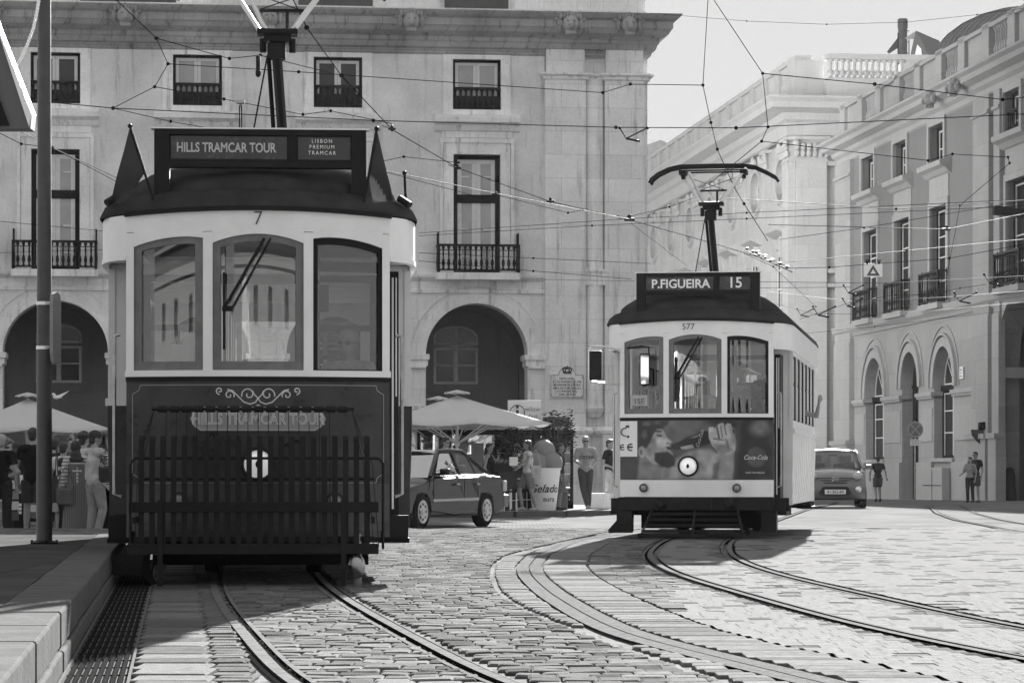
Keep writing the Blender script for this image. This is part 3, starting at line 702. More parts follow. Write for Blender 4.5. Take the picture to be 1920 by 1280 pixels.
f2 = [rb(1617, 1640, 297, 366), rb(1677, 1701, 266, 341), rb(1744, 1771, 236, 313), rb(1884, 1914, 164, 256)]
z10, z11 = z_b1 + .05, sum(f[3] for f in f1) / 4; z20 = sum(f[2] for f in f2) / 4; z21 = sum(f[3] for f in f2) / 4
fl = [(a[0], a[1]) for a in f1]; fl.append((fl[3][0] + stp2, fl[3][1] + stp2))
fl2 = [(a[0], a[1]) for a in f2]; fl2.append((fl2[3][0] + stp2, fl2[3][1] + stp2))
ops = [(a, b, z10, z11) for a, b in fl] + [(a, b, z20, z21) for a, b in fl2]
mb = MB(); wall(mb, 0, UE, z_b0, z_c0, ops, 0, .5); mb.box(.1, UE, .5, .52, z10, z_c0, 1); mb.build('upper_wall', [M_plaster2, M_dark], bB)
mb = MB(); mb.box(0, .4, .52, 14, 0, z_c1); mb.box(0, UE, 13.6, 14, 0, z_c1); mb.box(UE - .4, UE, .6, 13.6, 0, z_c1); mb.build('end_wall', M_stone2, bB)
# pilasters
mb = MB()
pil = [(0.02, B.at(1601, 500)[0]), (B.at(1832, 500)[0], B.at(1862, 500)[0])]
pil.append((pil[1][1] + .5, pil[1][1] + 1.1))
for a, b in pil:
    mb.box(a, b, -.14, .02, z_b0 - .2, z_c0); mb.box(a - .04, b + .04, -.18, .02, 0, z_b0 - .2); mb.box(a - .1, b + .1, -.28, .02, 0, 1.9); mb.box(a - .14, b + .14, -.34, .02, 1.9, 2.05)
    mb.box(a - .05, b + .05, -.2, .02, z_c0 - .55, z_c0 - .45)
mb.build('pilaster', M_stone2, bB)
mb = MB(); plan_cornice(mb, [(0, z_b0), (.06, z_b0 + .02), (.1, z_b0 + .12), (.2, z_b0 + .22), (.24, z_b1), (0, z_b1 + .05)], [(0.0, 8), (0.0, 0), (UE, 0)]); mb.build('belt_cornice', M_trim2, bB)
mb = MB(); plan_cornice(mb, [(0, z_c0), (.06, z_c0 + .05), (.08, z_c0 + .2), (.2, z_c0 + .3), (.24, z_c0 + .42), (.5, z_c0 + .52), (.55, z_c0 + .66), (.68, z_c0 + .74), (.7, z_c1), (0, z_c1 + .05)], [(0.0, 13), (0.0, 0), (UE, 0)]); mb.build('cornice', M_trim2, bB)
# parapet with panels
mb = MB(); mb.box(.1, UE, .05, .45, z_c1 + .05, z_c1 + .25); mb.box(.0, UE, .0, .5, z_p1 - .12, z_p1); u_ = .15; k = 0
mb.box(.1, .5, .45, 13, z_c1 + .05, z_p1 - .12)
while u_ < UE - 2:
    mb.box(u_, u_ + .7, .0, .48, z_c1 + .2, z_p1 + .05)
    if k % 2 == 0: mb.box(u_ + .7, u_ + 2.6, .12, .42, z_c1 + .25, z_p1 - .12); mb.box(u_ + .95, u_ + 2.35, .07, .12, z_c1 + .4, z_p1 - .26)
    else:
        mb.box(u_ + .7, u_ + 2.6, .24, .42, z_c1 + .25, z_p1 - .12); baluster_row(mb, u_ + .75, u_ + 2.55, z_c1 + .25, z_p1 - .12, .2, 7, .11)
    u_ += 2.6; k += 1
mb.build('parapet', M_stone2, bB)
# openings dressings
for i, g_ in enumerate(gw):
    a, b = g_[0], g_[1]; c = (a + b) / 2; r = (b - a) / 2; zs = zt_ - r
    mb = MB()
    for d0, d1, yy in ((.0, .28, -.06), (.34, .42, -.1), (.62, .67, -.04)):
        ring(mb, c, zs, r + d0, r + d1, yy, .02, 0, 180, 24)
        mb.box(c - r - d1, c - r - d0, yy, .02, zs - (.0 if d0 else 0) - .1, zs); mb.box(c + r + d0, c + r + d1, yy, .02, zs - .1, zs)
    mb.build('arch_surround', M_trim2, bB)
    if i != 1:
        w1 = casement(bB, a, b, zmid, zs - .18, .3, rows=(.38, .72), leaf=2, pane=M_gpane, w_=.045, dark=.09); fanlight(bB, c, zs, r - .1, .3, 4, pane=M_gpane)
        mb = MB(); mb.box(a, b, .22, .36, zs - .2, zs - .03); mb.build('transom', M_ironp, bB)
        mb = MB(); mb.box(a - .12, b + .12, -.1, .05, zmid - .12, zmid); mb.build('sill', M_trim2, bB)
    else:
        mb = MB(); P = [(a, .05), (b, .05)] + arcpts(c, zs, r); mb.prism(P, .36, .42)
        for k in range(1, 4): mb.box(a + (b - a) * k / 4 - .01, a + (b - a) * k / 4 + .01, .33, .36, .1, zt_ - .4)
        mb.box(a, b, .32, .36, zs - .1, zs); mb.build('door', M_ironp, bB)
mb = MB(); edges = [.6 + pil[0][1] - .5] + [v for g_ in gw for v in (g_[0], g_[1])] + [pil[1][0]]
zs = zt_ - (gw[0][1] - gw[0][0]) / 2
for k in range(0, len(edges) - 1, 2):
    a, b = edges[k], edges[k + 1]
    mb.box(a, b, -.08, .3, zs - .30, zs - .22); mb.box(a - .05 if k else a, b + .05 if k < 6 else b, -.12, .3, zs - .22, zs - .1)
    mb.box(a + .15, b - .15, -.03, .01, 1.9, zs - .6); mb.box(a, b, -.1, .01, 0, 1.25)
mb.box(ga[1], ga[1] + 1.5, -.12, .8, zs2 - .3, zs2); mb.box(pil[2][1], u_arc0, -.12, .8, zs2 - .3, zs2)
mb.build('impost', M_trim2, bB)
for k in range(2):
    c = (ga[0] + ga[1]) / 2 + k * stp2; r = (ga[1] - ga[0]) / 2
    mb = MB(); ring(mb, c, zs2, r, r + .3, -.08, .02, 0, 180, 30); ring(mb, c, zs2, r + .4, r + .46, -.05, .02, 0, 180, 30); mb.build('arch_surround', M_trim2, bB)
for i, (a, b) in enumerate(fl):
    mb = MB(); frame(mb, a - .2, b + .2, z10, z11 + .2, .2, -.07, .05, 0, None, False); mb.box(a - .15, b + .15, -.03, .02, z11 + .22, z11 + .95)
    mb.sweep([(0, z11 + .9), (-.1, z11 + .95), (-.2, z11 + 1.08), (-.36, z11 + 1.15), (-.38, z11 + 1.3), (0, z11 + 1.4)], a - .4, b + .4); mb.build('window_surround', M_trim2, bB)
    casement(bB, a, b, z10, z11, .2, rows=(.25, .5, .72), leaf=2, pane=M_gpane, w_=.05, dark=.1, name='balcony_door')
    balcony(bB, a - .16, b + .16, z_b1 + .06, z_b1 + 1.05, .34, 9 if i < 3 else 14, full=False)
for i, (a, b) in enumerate(fl2):
    mb = MB(); frame(mb, a - .2, b + .2, z20 - .2, z21 + .2, .2, -.07, .05); mb.build('window_surround', M_trim2, bB)
    casement(bB, a, b, z20, z21, .25, rows=(.5,) if i < 3 else (.4, .7), leaf=2, pane=M_gpane, w_=.06, dark=.12)
    if i >= 3: 
        mb = MB(); mb.box(a, b, .05, .1, z20 + .75, z20 + .8)
        baluster_row(mb, a, b, z20, z20 + .76, .07, 8, .04); mb.build('window_rail', M_iron, bB)
for px, py in ((1755, 165), (1800, 140)): 
    u_, z_ = B.at(px, py, -.4); mascaron(bB, u_, z_c1 - .35, .9, -.5)
# ================================================================== corner building with oval windows
Cc = Fac(PX(1490, 118), 118, 610, -F)
bC = thing('corner_building', 'tall pale stone building with a row of oval windows and a balustraded roof', 'building', (PX(1490, 118) * 1.3, 153.4, -.264), Cc.rot); bC.scale = (1.3,) * 3
Z = lambda px, py: Cc.at(px, py)[1]
zt_c = Z(1481, 110); zk0 = Z(1485, 260); zk1 = Z(1485, 190); zcap0 = Z(1490, 300)
UC = Cc.at(1205, 400)[0]
M_far = wallmat('sunbleached_limestone', .50, (1.6, .8), .12, .05, joint=.86, jw=.01); M_fart = wallmat('sunbleached_trim', .50, None, .15, .06)
ov = []
for px, py, w_, h_ in ((1227, 455, 11, 34), (1257, 437, 12, 34), (1290, 424, 12, 33), (1323, 409, 13, 34), (1363, 388, 15, 35), (1411, 366, 17, 36), (1466, 339, 19, 37)):
    u_, z_ = Cc.at(px, py); ov.append((u_, z_))
du = (ov[-1][0] - ov[0][0]) / 6; zo = sum(z for _, z in ov) / 7; ov = [ov[0][0] + du * i for i in range(7)]
rxo, rzo = .95, .82
rzo = (Z(1466, 300) - Z(1466, 377)) / 2; rxo = (Cc.at(1475, 339)[0] - Cc.at(1456, 339)[0]) / 2
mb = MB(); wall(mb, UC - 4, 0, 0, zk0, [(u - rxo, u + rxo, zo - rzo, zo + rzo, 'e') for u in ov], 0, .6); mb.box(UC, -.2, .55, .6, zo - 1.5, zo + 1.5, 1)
mb.box(UC - 4, 0, .8, 13, 0, zk1); mb.build('wall', [M_far, M_dark], bC)
for u in ov:
    mb = MB(); ring(mb, u, zo, rxo, rxo + .16, -.08, .04, 0, 360, 32, 0, rzo, rzo + .16); ring(mb, u, zo, rxo + .26, rxo + .33, -.05, .02, 0, 360, 32, 0, rzo + .26, rzo + .33)
    for q in (-1, 0, 1): mb.ell((u + q * .16, -.12, zo + rzo + .42 + (0 if q else .12)), (.12, .12, .2), 8)
    mb.build('oval_surround', M_fart, bC)
    mb = MB(); mb.prism([(u + (p[0]), p[1]) for p in arcpts(0, zo, rxo, 0, 360, 30, rzo)[:-1]], .3, .33); w1 = mb.build('oval_window', mat('oval_glass', .04, .3, spec=.1), bC)
    mb = MB(); ring(mb, u, zo, rxo - .07, rxo, .25, .3, 0, 360, 28, 0, rzo - .07, rzo); mb.box(u - .03, u + .03, .25, .3, zo - rzo, zo + rzo); mb.box(u - rxo, u + rxo, .25, .3, zo - .03, zo + .03); mb.build('frame', M_wframe, w1)
    # pedimented windows below
    zb_ = zo - rzo - 1.3; mb = MB(); mb.sweep([(0, zb_ - .3), (-.2, zb_ - .2), (-.5, zb_ - .05), (-.55, zb_ + .1), (0, zb_ + .3)], u - 1.3, u + 1.3)
    mb.box(u - 1.0, u + 1.0, -.1, .0, zb_ - .75, zb_ - .3); mb.box(u - .95, u - .7, -.3, 0, zb_ - 1.2, zb_ - .3); mb.box(u + .7, u + .95, -.3, 0, zb_ - 1.2, zb_ - .3)
    mb.box(u - .95, u - .7, -.08, 0, zb_ - 4, zb_ - 1.2); mb.box(u + .7, u + .95, -.08, 0, zb_ - 4, zb_ - 1.2); mb.build('window_hood', M_fart, bC)
    mb = MB(); mb.box(u - .7, u + .7, -.02, 0.02, zb_ - 4, zb_ - .8, 0); w1 = mb.build('window', mat('oval_glass', .04, .3, spec=.1), bC)
    mb = MB(); frame(mb, u - .66, u + .66, zb_ - 4, zb_ - .85, .08, -.06, -.02); mb.box(u - .04, u + .04, -.06, -.02, zb_ - 4, zb_ - .9)
    for k in (1, 2, 3): mb.box(u - .6, u + .6, -.055, -.02, zb_ - .9 - .8 * k, zb_ - .84 - .8 * k)
    mb.build('frame', M_wframe, w1)
# giant pilasters between
def capital(mb, a, b, y0, z0, z1, M=None):
    mb.box(a - .12, b + .12, y0 - .12, y0 + .3, z1 - .14, z1, 0, M)
    n = max(3, int((b - a) / .22)); h = z1 - z0
    for r_ in range(2):
        for k in range(n + 1):
            x = a + (b - a) * k / n; z = z0 + h * (.25 + .3 * r_)
            mb.ell((x, y0 - .05 - .04 * r_, z), (.11, .12, h * .17), 6, 0, M)
    for x in (a - .04, b + .04): mb.ell((x, y0 - .12, z1 - .28), (.15, .12, .15), 8, 0, M)
    mb.box(a, b, y0, y0 + .3, z0, z1 - .1, 0, M); mb.box(a - .05, b + .05, y0 - .05, y0 + .3, z0 - .08, z0, 0, M)
mb = MB(); cp = MB(); pw = .55
for i in range(8):
    u = ov[0] + du * (i - .5)
    if i == 7: continue
    mb.box(u - pw, u + pw, -.18, .01, 0, zcap0); capital(cp, u - pw, u + pw, -.18, zcap0, zk0)
uc0 = Cc.at(1478, 300)[0]
mb.box(-1.1, 0.1, -.3, .01, 0, zcap0); capital(cp, -1.1, .1, -.3, zcap0, zk0)
# front face: rotated frame at the corner
ML = Matrix.Rotation(R(90), 4, 'Z')
mb.box(0.02, 1.3, -.3, .01, 0, zcap0, 0, T((0, 0, 0)) @ ML); capital(cp, .02, 1.3, -.3, zcap0, zk0, ML)
mb.box(3.0, 4.2, -.2, .01, 0, zcap0, 0, ML); mb.build('giant_pilaster', M_far, bC); cp.build('leafy_capital', M_fart, bC)
hk = zk1 - zk0
mb = MB(); plan_cornice(mb, [(0, zk0), (.1, zk0 + .05), (.14, zk0 + hk * .35), (.3, zk0 + hk * .42), (.34, zk0 + hk * .6), (.9, zk0 + hk * .7), (.95, zk0 + hk * .85), (1.1, zk0 + hk * .95), (1.1, zk1), (0, zk1 + .05)], [(UC - 4, -.3), (.3, -.3), (.3, 13)]); mb.build('cornice', M_fart, bC)
mb = MB(); hp = zt_c - zk1; mb.box(UC - 4, -1, .1, .6, zk1, zk1 + hp * .25); mb.box(UC - 4, 0, .0, .7, zt_c - .2, zt_c); mb.box(-1.3, 0.15, -.05, 1.2, zk1, zt_c - .2)
u_ = -1.3
while u_ > UC - 4:
    mb.box(u_ - 2.0, u_, .25, .5, zk1 + hp * .25, zt_c - .2); baluster_row(mb, u_ - 2.0, u_, zk1 + hp * .25, zt_c - .2, .2, 8, .12)
    mb.box(u_ - 2.8, u_ - 2.0, .02, .62, zk1, zt_c - .15); u_ -= 2.8
# front balustrade seen against the sky
hb = hp * .42; MLc = ML
zl0 = Cc.at(1540, 152)[1]; zl0 = CH + (HY - 153) / F * 118.6
mb.box(1.2, 8, -.7, .7, zk1, zl0, 0, ML); mb.box(1.2, 9.4, -.75, .1, zt_c - .22, zt_c, 0, ML)
baluster_row(mb, 1.3, 4.6, zl0, zt_c - .22, -.4, 13, .17, 0, ML, 10)
mb.box(4.6, 9.4, -.7, .7, zk1, zt_c - .22, 0, ML)
mb.build('balustrade', M_fart, bC)
mb = MB(); mb.cyl((3.7, 5.5, 0), (3.7, 5.5, 1), .1)
dp = MB(); dp.tube([(2.35, -.12, 0), (2.35, -.12, zk0 - .2)], .07, 8, 0, M=ML); dp.build('drainpipe', mat('dark_lead_pipe', .07, .6), bC)
cw = MB()
for zz in (zk0 - 1.2, zk0 * .62, zk0 * .58): cw.box(.02, 6, -.25, 0, zz, zz + .18, 0, ML)
cw.build('string_course', M_fart, bC)
# chimney stack with banner, and roofs beyond
def D3(px, py, D): return tuple(W(px, py, D))
D_ = 180; x0, _, z0 = D3(1684, 118, D_); x1, _, z1 = D3(1701, 36, D_); ch = thing('chimney', 'tall round metal chimney rising above the balustraded roof', 'chimney', ((x0 + x1) / 2, D_, z0 - 4))
mb = MB(); r = (x1 - x0) / 2; mb.cyl((0, 0, 0), (0, 0, z1 - z0 + 4), r, n=20); mb.cyl((0, 0, z1 - z0 + 3.4), (0, 0, z1 - z0 + 3.95), r * 1.12, n=20); mb.build('flue', mat('sooty_metal', .08, .5, .4, .3, 3), ch)
mb = MB(); mb.box(r * 1.3, r * 1.3 + .05, -.05, .05, 2, z1 - z0 + 2.9)
for k in range(6): mb.box(r * .8, r * 1.3 + .05, -.03, .03, 2.5 + k * .7, 2.54 + k * .7)
mb.build('ladder', M_iron, ch)
# flag left of chimney
fl_ = thing('flag', 'dark drooping flag beside the round chimney on the far roof', 'flag', D3(1684, 118, 178)); mb = MB(); p = [(1663, 97), (1684, 70), (1684, 90), (1667, 101)]
o0 = Vector(fl_.location); q = [Vector(D3(a, b, 178)) - o0 for a, b in p]
mb.add([tuple(v) for v in q] + [(v.x, v.y + .04, v.z) for v in q], [(0, 1, 2, 3), (7, 6, 5, 4)] + [(i, i + 4, (i + 1) % 4 + 4, (i + 1) % 4) for i in range(4)]); mb.build('cloth', mat('dark_flag_cloth', .05, .8), fl_)
mb = MB(); mb.cyl((0, 0, -3), (0, 0, (118 - 62) / F * 178), .04); mb.build('pole', M_iron, fl_)
# curved slate roof with dormer behind the palace
D_ = 190; o0 = Vector((D3(1790, 100, D_)[0], D_, 0)); rf = thing('dome_roof', 'ribbed dark domed roof behind the palace parapet', 'roof', tuple(o0))
mb = MB(); pts = [(1700, 120), (1725, 96), (1770, 80), (1800, 55), (1835, 28), (1880, 8), (1940, -10), (2040, -15), (2120, 20), (2200, 80)]
n = 34
for k in range(n + 1): pass
prof = [(D3(a, b, D_)[0] - o0.x, D3(a, b, D_)[2]) for a, b in pts[2:]]
cxr = D3(1960, 0, D_)[0] - o0.x; rad = cxr - prof[0][0]; ztp = D3(0, -15, D_)[2]; zbt = D3(0, 110, D_)[2]
mb.lathe([(rad * math.cos(R(a)) + .01, zbt + (ztp - zbt) * math.sin(R(a))) for a in range(0, 91, 6)], 60, 0, (cxr, rad, 0))
for k in range(60):
    a = 2 * math.pi * k / 60; mb.tube([(cxr + (rad * math.cos(R(e)) + .03) * math.cos(a), rad + (rad * math.cos(R(e)) + .03) * math.sin(a), zbt + (ztp - zbt) * math.sin(R(e)) + .02) for e in range(0, 86, 12)], .05, 4)
mb.box(prof[0][0], cxr + rad, 0, 2 * rad, 6, zbt); mb.build('roof', mat('ribbed_slate_roof', .10, .6, 0, .2, 4), rf)
dm = thing('dormer_window', 'curved dormer with a pointed dark roof behind the parapet next to the chimney', 'dormer', D3(1735, 108, 165)); o0 = Vector(dm.location)
def loc(px, py, dy=0): v = Vector(D3(px, py, 165)) - o0; return (v.x, v.y + dy, v.z)
mb = MB(); P = [loc(a, b) for a, b in ((1706, 130), (1709, 98), (1714, 75), (1718, 58), (1722, 66), (1731, 84), (1738, 106), (1740, 130))]; mb.prism([(p_[0], p_[2]) for p_ in P], 0, .25); 
P2 = [loc(a, b) for a, b in ((1714, 130), (1716, 100), (1720, 84), (1727, 92), (1731, 130))]
mb.build('gable', mat('slate_dormer', .09, .6), dm); mb = MB(); mb.prism([(p_[0], p_[2]) for p_ in P2], -.03, 0); mb.build('window', M_wframe, dm)
mb = MB(); a, b, c, d = loc(1718, 58), loc(1776, 62), loc(1782, 130), loc(1712, 130)
mb.add([a, (b[0], 3, b[2]), (c[0], 3, c[2]), (loc(1740, 108)[0], 0, loc(1740, 108)[2]), (a[0] - .3, 3, a[2])], [(0, 1, 2, 3), (0, 4, 1)]); mb.build('roof', mat('slate_dormer', .09, .6), dm)
# little gap roof at left beyond the arcade corner
bD = thing('distant_house', 'distant tiled house roof glimpsed past the arcade corner under the sky', 'house', D3(1232, 300, 230)); o0 = Vector(bD.location)
def l2(px, py): v = Vector(D3(px, py, 230)) - o0; return (v.x, v.z)
mb = MB(); mb.prism([l2(1150, 880), l2(1150, 300), l2(1205, 300), l2(1270, 300), l2(1300, 300), l2(1300, 880)], 0, 8); mb.build('wall', M_far, bD)
mb = MB(); mb.prism([l2(1140, 300), l2(1238, 263), l2(1320, 300)], -.3, 8.3); mb.build('roof', mat('clay_roof', .25, .8, 0, .2, 3), bD)
# ================================================================== buildings across the square, behind the camera (they mirror in the tram windows)
M_opp = wallmat('sunlit_opposite_wall', .075, (1.2, .6), .2, .1); M_oppd = mat('opposite_dark_roof', .02, .8, 0, .3, 2, spec=0)
for k, (x0, x1, lab) in enumerate(((-46, -12, 'pale arcaded building behind the camera, left of the square'), (-8, 30, 'pale arcaded building behind the camera, right of the square'))):
    t = thing('square_building', lab, 'building', (x0, -46, -.02), 0); mb = MB(); op = []; n = int((x1 - x0) / 6.4)
    for i in range(n):
        c = 3.2 + i * 6.4 + .5 * math.sin(i * 2.3); op.append((c - 1.9, c + 1.9, 0, 4.2, True)); op.append((c - .9, c + .9, 5.6, 6.9))
    MM = T((x1 - x0, 0, 0)) @ Matrix.Rotation(math.pi, 4, 'Z')
    wall(mb, 0, x1 - x0, 0, 7.9, op, 0, .5, 0, MM); mb.build('wall', M_opp, t)
    mb = MB(); mb.box(0, x1 - x0, -3, -1.2, 0, 7.9); mb.box(0, x1 - x0, -3.2, -.3, 7.92, 14); mb.build('roof', M_oppd, t)
    mb = MB(); mb.box(-.1, x1 - x0 + .1, -.5, .3, 7.55, 7.91); baluster_row(mb, 0, x1 - x0, 7.92, 8.7, .05, n * 5, .16, 0, None, 5); mb.box(-.1, x1 - x0 + .1, -.15, .25, 8.7, 8.85); mb.build('balustrade', M_opp, t)
# ================================================================== trams
HW = 1.035; SW = 1.24; LEN = 8.4
M_mesh = M_black
M_pale = mat('pale_name_plate', .26, .45, 0, .1, 4)
M_signf = mat('sign_glass_grey', .045, .25, 0, .15, 3)
M_sash = mat('wooden_sash', .15, .5, 0, .25, 9)
M_headglass = mat('headlight_glass', .85, .08, .2, spec=1, emit=.018)
M_tail = mat('side_lamp_lens', .25, .15, 0, spec=1)
M_interior_dark = mat('dark_floor_panel', .03, .6)  # one even dark colour for the vestibule floors
M_tramroof = mat('tram_roof_paint', .045, .9, 0, .3, 4, .1, 14, spec=.0)
M_cloth = mat('flag_cloth', .04, .9, 0, .2, 6)
def yn(x): return .20 * (x / HW) ** 2
def curved(mb, x0, x1, zlo, zhi, off, th, n=16, m=0, M=None, smooth=False):
    fl = zlo if callable(zlo) else (lambda x: zlo); fh = zhi if callable(zhi) else (lambda x: zhi)
    vs = []
    for i in range(n + 1):
        x = x0 + (x1 - x0) * i / n; y = yn(x) + off
        vs += [(x, y, fl(x)), (x, y, fh(x)), (x, y + th, fh(x)), (x, y + th, fl(x))]
    fs = [(0, 1, 2, 3), tuple(4 * n + k for k in (3, 2, 1, 0))]
    for i in range(n):
        a, b = 4 * i, 4 * i + 4
        for k in range(4): fs.append((a + k, b + k, b + (k + 1) % 4, a + (k + 1) % 4))
    mb.add(vs, fs, m, smooth, M)
def planstrip(mb, plan, z0, z1, th, m=0, M=None, smooth=False):     # vertical wall following a plan line, thickness to its left
    n = len(plan); P = [Vector(p) for p in plan]; O = []
    for i in range(n):
        d = (P[min(i + 1, n - 1)] - P[max(0, i - 1)]).normalized(); O.append(P[i] + Vector((-d.y, d.x)) * th)
    vs = []
    for i in range(n): vs += [(P[i].x, P[i].y, z0), (P[i].x, P[i].y, z1), (O[i].x, O[i].y, z1), (O[i].x, O[i].y, z0)]
    fs = [(0, 1, 2, 3), tuple(4 * (n - 1) + k for k in (3, 2, 1, 0))]
    for i in range(n - 1):
        a, b = 4 * i, 4 * i + 4
        for k in range(4): fs.append((a + k, b + k, b + (k + 1) % 4, a + (k + 1) % 4))
    mb.add(vs, fs, m, smooth, M)
def zeave(x): return 2.965 - .06 * (x / 1.28) ** 2
def bendo(o, off):
    for v in o.data.vertices: v.co.y = yn(v.co.x) + off + v.co.y
    return o
def arch_c(x, hw=.355): return 2.755 - .07 * (abs(x) / hw) ** 2
def arch_s(x):      # side windows: high inside, lower outside
    t = (abs(x) - .43) / (.975 - .43); return 2.735 - .075 * max(0, (t - .25) / .75) ** 2 - .012 * max(0, (.25 - t) / .25) ** 2
MR = T((0, LEN, 0)) @ Matrix.Rotation(math.pi, 4, 'Z')
def tram_end(t, M, front, kind):
    zb = .38 if kind == 1 else .57
    up, lo = (M_navy, M_navy2) if kind == 1 else (M_navy, M_white)
    mb = MB(); curved(mb, -HW, HW, .80, 1.63, 0, .04, 20, 0, M, True); curved(mb, -HW - .005, HW + .005, 1.605, 1.64, -.012, .05, 20, 1, M)
    mb.box(HW - .04, HW, yn(HW), .36, .80, 1.63, 0, M); mb.box(-HW, -HW + .04, yn(HW), .36, .80, 1.63, 0, M)
    mb.build('dash_panel', [up, M_black], t)
    mb = MB()
    zz = [(zb, .07), (zb + .05, .03), (zb + .12, .008), (.799, -.002)] if kind == 1 else [(zb, .0), (.799, -.002)]
    for (a, oa), (b, ob) in zip(zz, zz[1:]): curved(mb, -HW + oa, HW - oa, a, b, (oa + ob) / 2, .04, 20, 0, M, True)
    mb.box(HW - .04, HW, yn(HW), .36, zb, .80, 0, M); mb.box(-HW, -HW + .04, yn(HW), .36, zb, .80, 0, M)
    mb.build('lower_panel', lo, t)
    # white window framing
    mb = MB(); curved(mb, -HW - .01, HW + .01, 1.641, 1.69, -.02, .07, 20, 0, M)
    for a, b in ((.355, .43), (.975, HW)):
        for q in (-1, 1):
            x0, x1 = sorted((q * a, q * b)); curved(mb, x0, x1, 1.69, 2.77, -.012, .055, 2, 0, M)
    curved(mb, -HW, HW, 2.775, zeave, -.006, .04, 24, 0, M, True)
    curved(mb, -.355, .355, arch_c, 2.78, -.010, .05, 16, 0, M)
    for q in (-1, 1): x0, x1 = sorted((q * .43, q * .975)); curved(mb, x0, x1, arch_s, 2.78, -.010, .05, 16, 0, M)
    for q in (-1, 1): mb.box(q * HW - (.04 if q > 0 else 0), q * HW + (0 if q > 0 else .04), yn(HW) + .04, .33, 1.6, 2.9, 0, M)
    for i in range(17):          # rivets along the fascia
        x = -1.0 + i * .125; mb.ell((x, yn(x) - .008, 2.79), (.006, .004, .006), 6, 0, M)
    o = mb.build('window_surround', M_white, t); bevel(o, .006, 2)
    # three windows
    for k, (a, b, fn) in enumerate(((-.975, -.43, arch_s), (-.355, .355, arch_c), (.43, .975, arch_s))):
        wd = .062 if k < 2 else .035; m_ = M_sash if k < 2 else M_black
        mb = MB(); curved(mb, a, a + wd, 1.69, fn, .012, .035, 2, 0, M); curved(mb, b - wd, b, 1.69, fn, .012, .035, 2, 0, M)
        curved(mb, a + wd, b - wd, 1.69, 1.76 if k < 2 else 1.70, .012, .035, 10, 0, M); curved(mb, a + wd, b - wd, (lambda x: fn(x) - .055), fn, .012, .035, 12, 0, M)
        if k == 2: curved(mb, a + .02, b - .02, 2.47 if kind == 1 else 1.92, 2.55 if kind == 1 else 1.99, .05, .03, 10, 0, M)
        w_ = mb.build('front_window', m_, t)
        pb = MB(); curved(pb, a + .01, b - .01, 1.70, (lambda x: fn(x) - .01), .03, .004, 14, 0, M, True); pb.build('pane', M_glass, w_)
    # canopy letterboard wrapping the corners
    L = [(HW, yn(HW) - .002), (1.10, .27), (1.17, .38), (1.225, .55), (1.26, .80), (1.27, 1.1), (1.27, LEN / 2)]
    for q in (1, -1):
        mb = MB(); P = [(q * x, y) for x, y in L]
        if q < 0: P = P[::-1]
        planstrip(mb, P, 2.58, 2.91, .03, 0, M, True)
        pr = [(x, y) for x, y in P]; planstrip(mb, [(x * 1.006, y) for x, y in pr], 2.56, 2.60, .05, 0, M, True)
        poly = [(q * (x - .01), y) for x, y in L[:-1]] + [(q * .9, 1.2), (q * .9, .25)]
        mb.add([(x, y, 2.60) for x, y in poly], [tuple(range(len(poly)))], 0, False, M)
        mb.build('canopy', M_white, t)
    # eave moulding
    mb = MB(); curved(mb, -1.05, 1.05, (lambda x: zeave(x) - .028), (lambda x: zeave(x) + .008), -.035, .04, 24, 0, M, True); mb.build('eave_moulding', M_black, t)
    # vestibule doors and posts
    for q in (-1, 1):
        mb = MB(); xa, xb = sorted((q * (HW - .03), q * (HW + .0)))
        mb.box(xa, xb, .37, .42, .45, 2.58, 0, M);
        for k in range(3):
            y0 = .44 + k * .06; xx = q * (1.0 - .02 * k)
            frame_(mb, xx, y0, 1.55, 2.5, q, M)
        mb.build('folding_door', M_sash if kind == 1 else M_alu, t)
        if q > 0 and front: mb = MB(); mb.box(1.037, 1.115, .47, 1.1, .55, 2.5, 0, M); mb.box(1.06, 1.075, .455, .47, .6, 2.45, 1, M); mb.box(1.09, 1.10, .455, .47, 1.5, 2.45, 1, M); mb.build('door_leaf', [M_black, M_whitew], t)
    mb = MB(); mb.box(-.98, .98, .26, 1.25, .60, .72, 0, M); mb.build('platform_floor', M_interior_dark, t)
def frame_(mb, x, y0, z0, z1, q, M):
    mb.box(x - .015, x + .015, y0, y0 + .012, .6, z1, 0, M); mb.box(x - .10 * q if q > 0 else x, x if q > 0 else x + .1, y0, y0 + .02, .6, .9, 0, M)
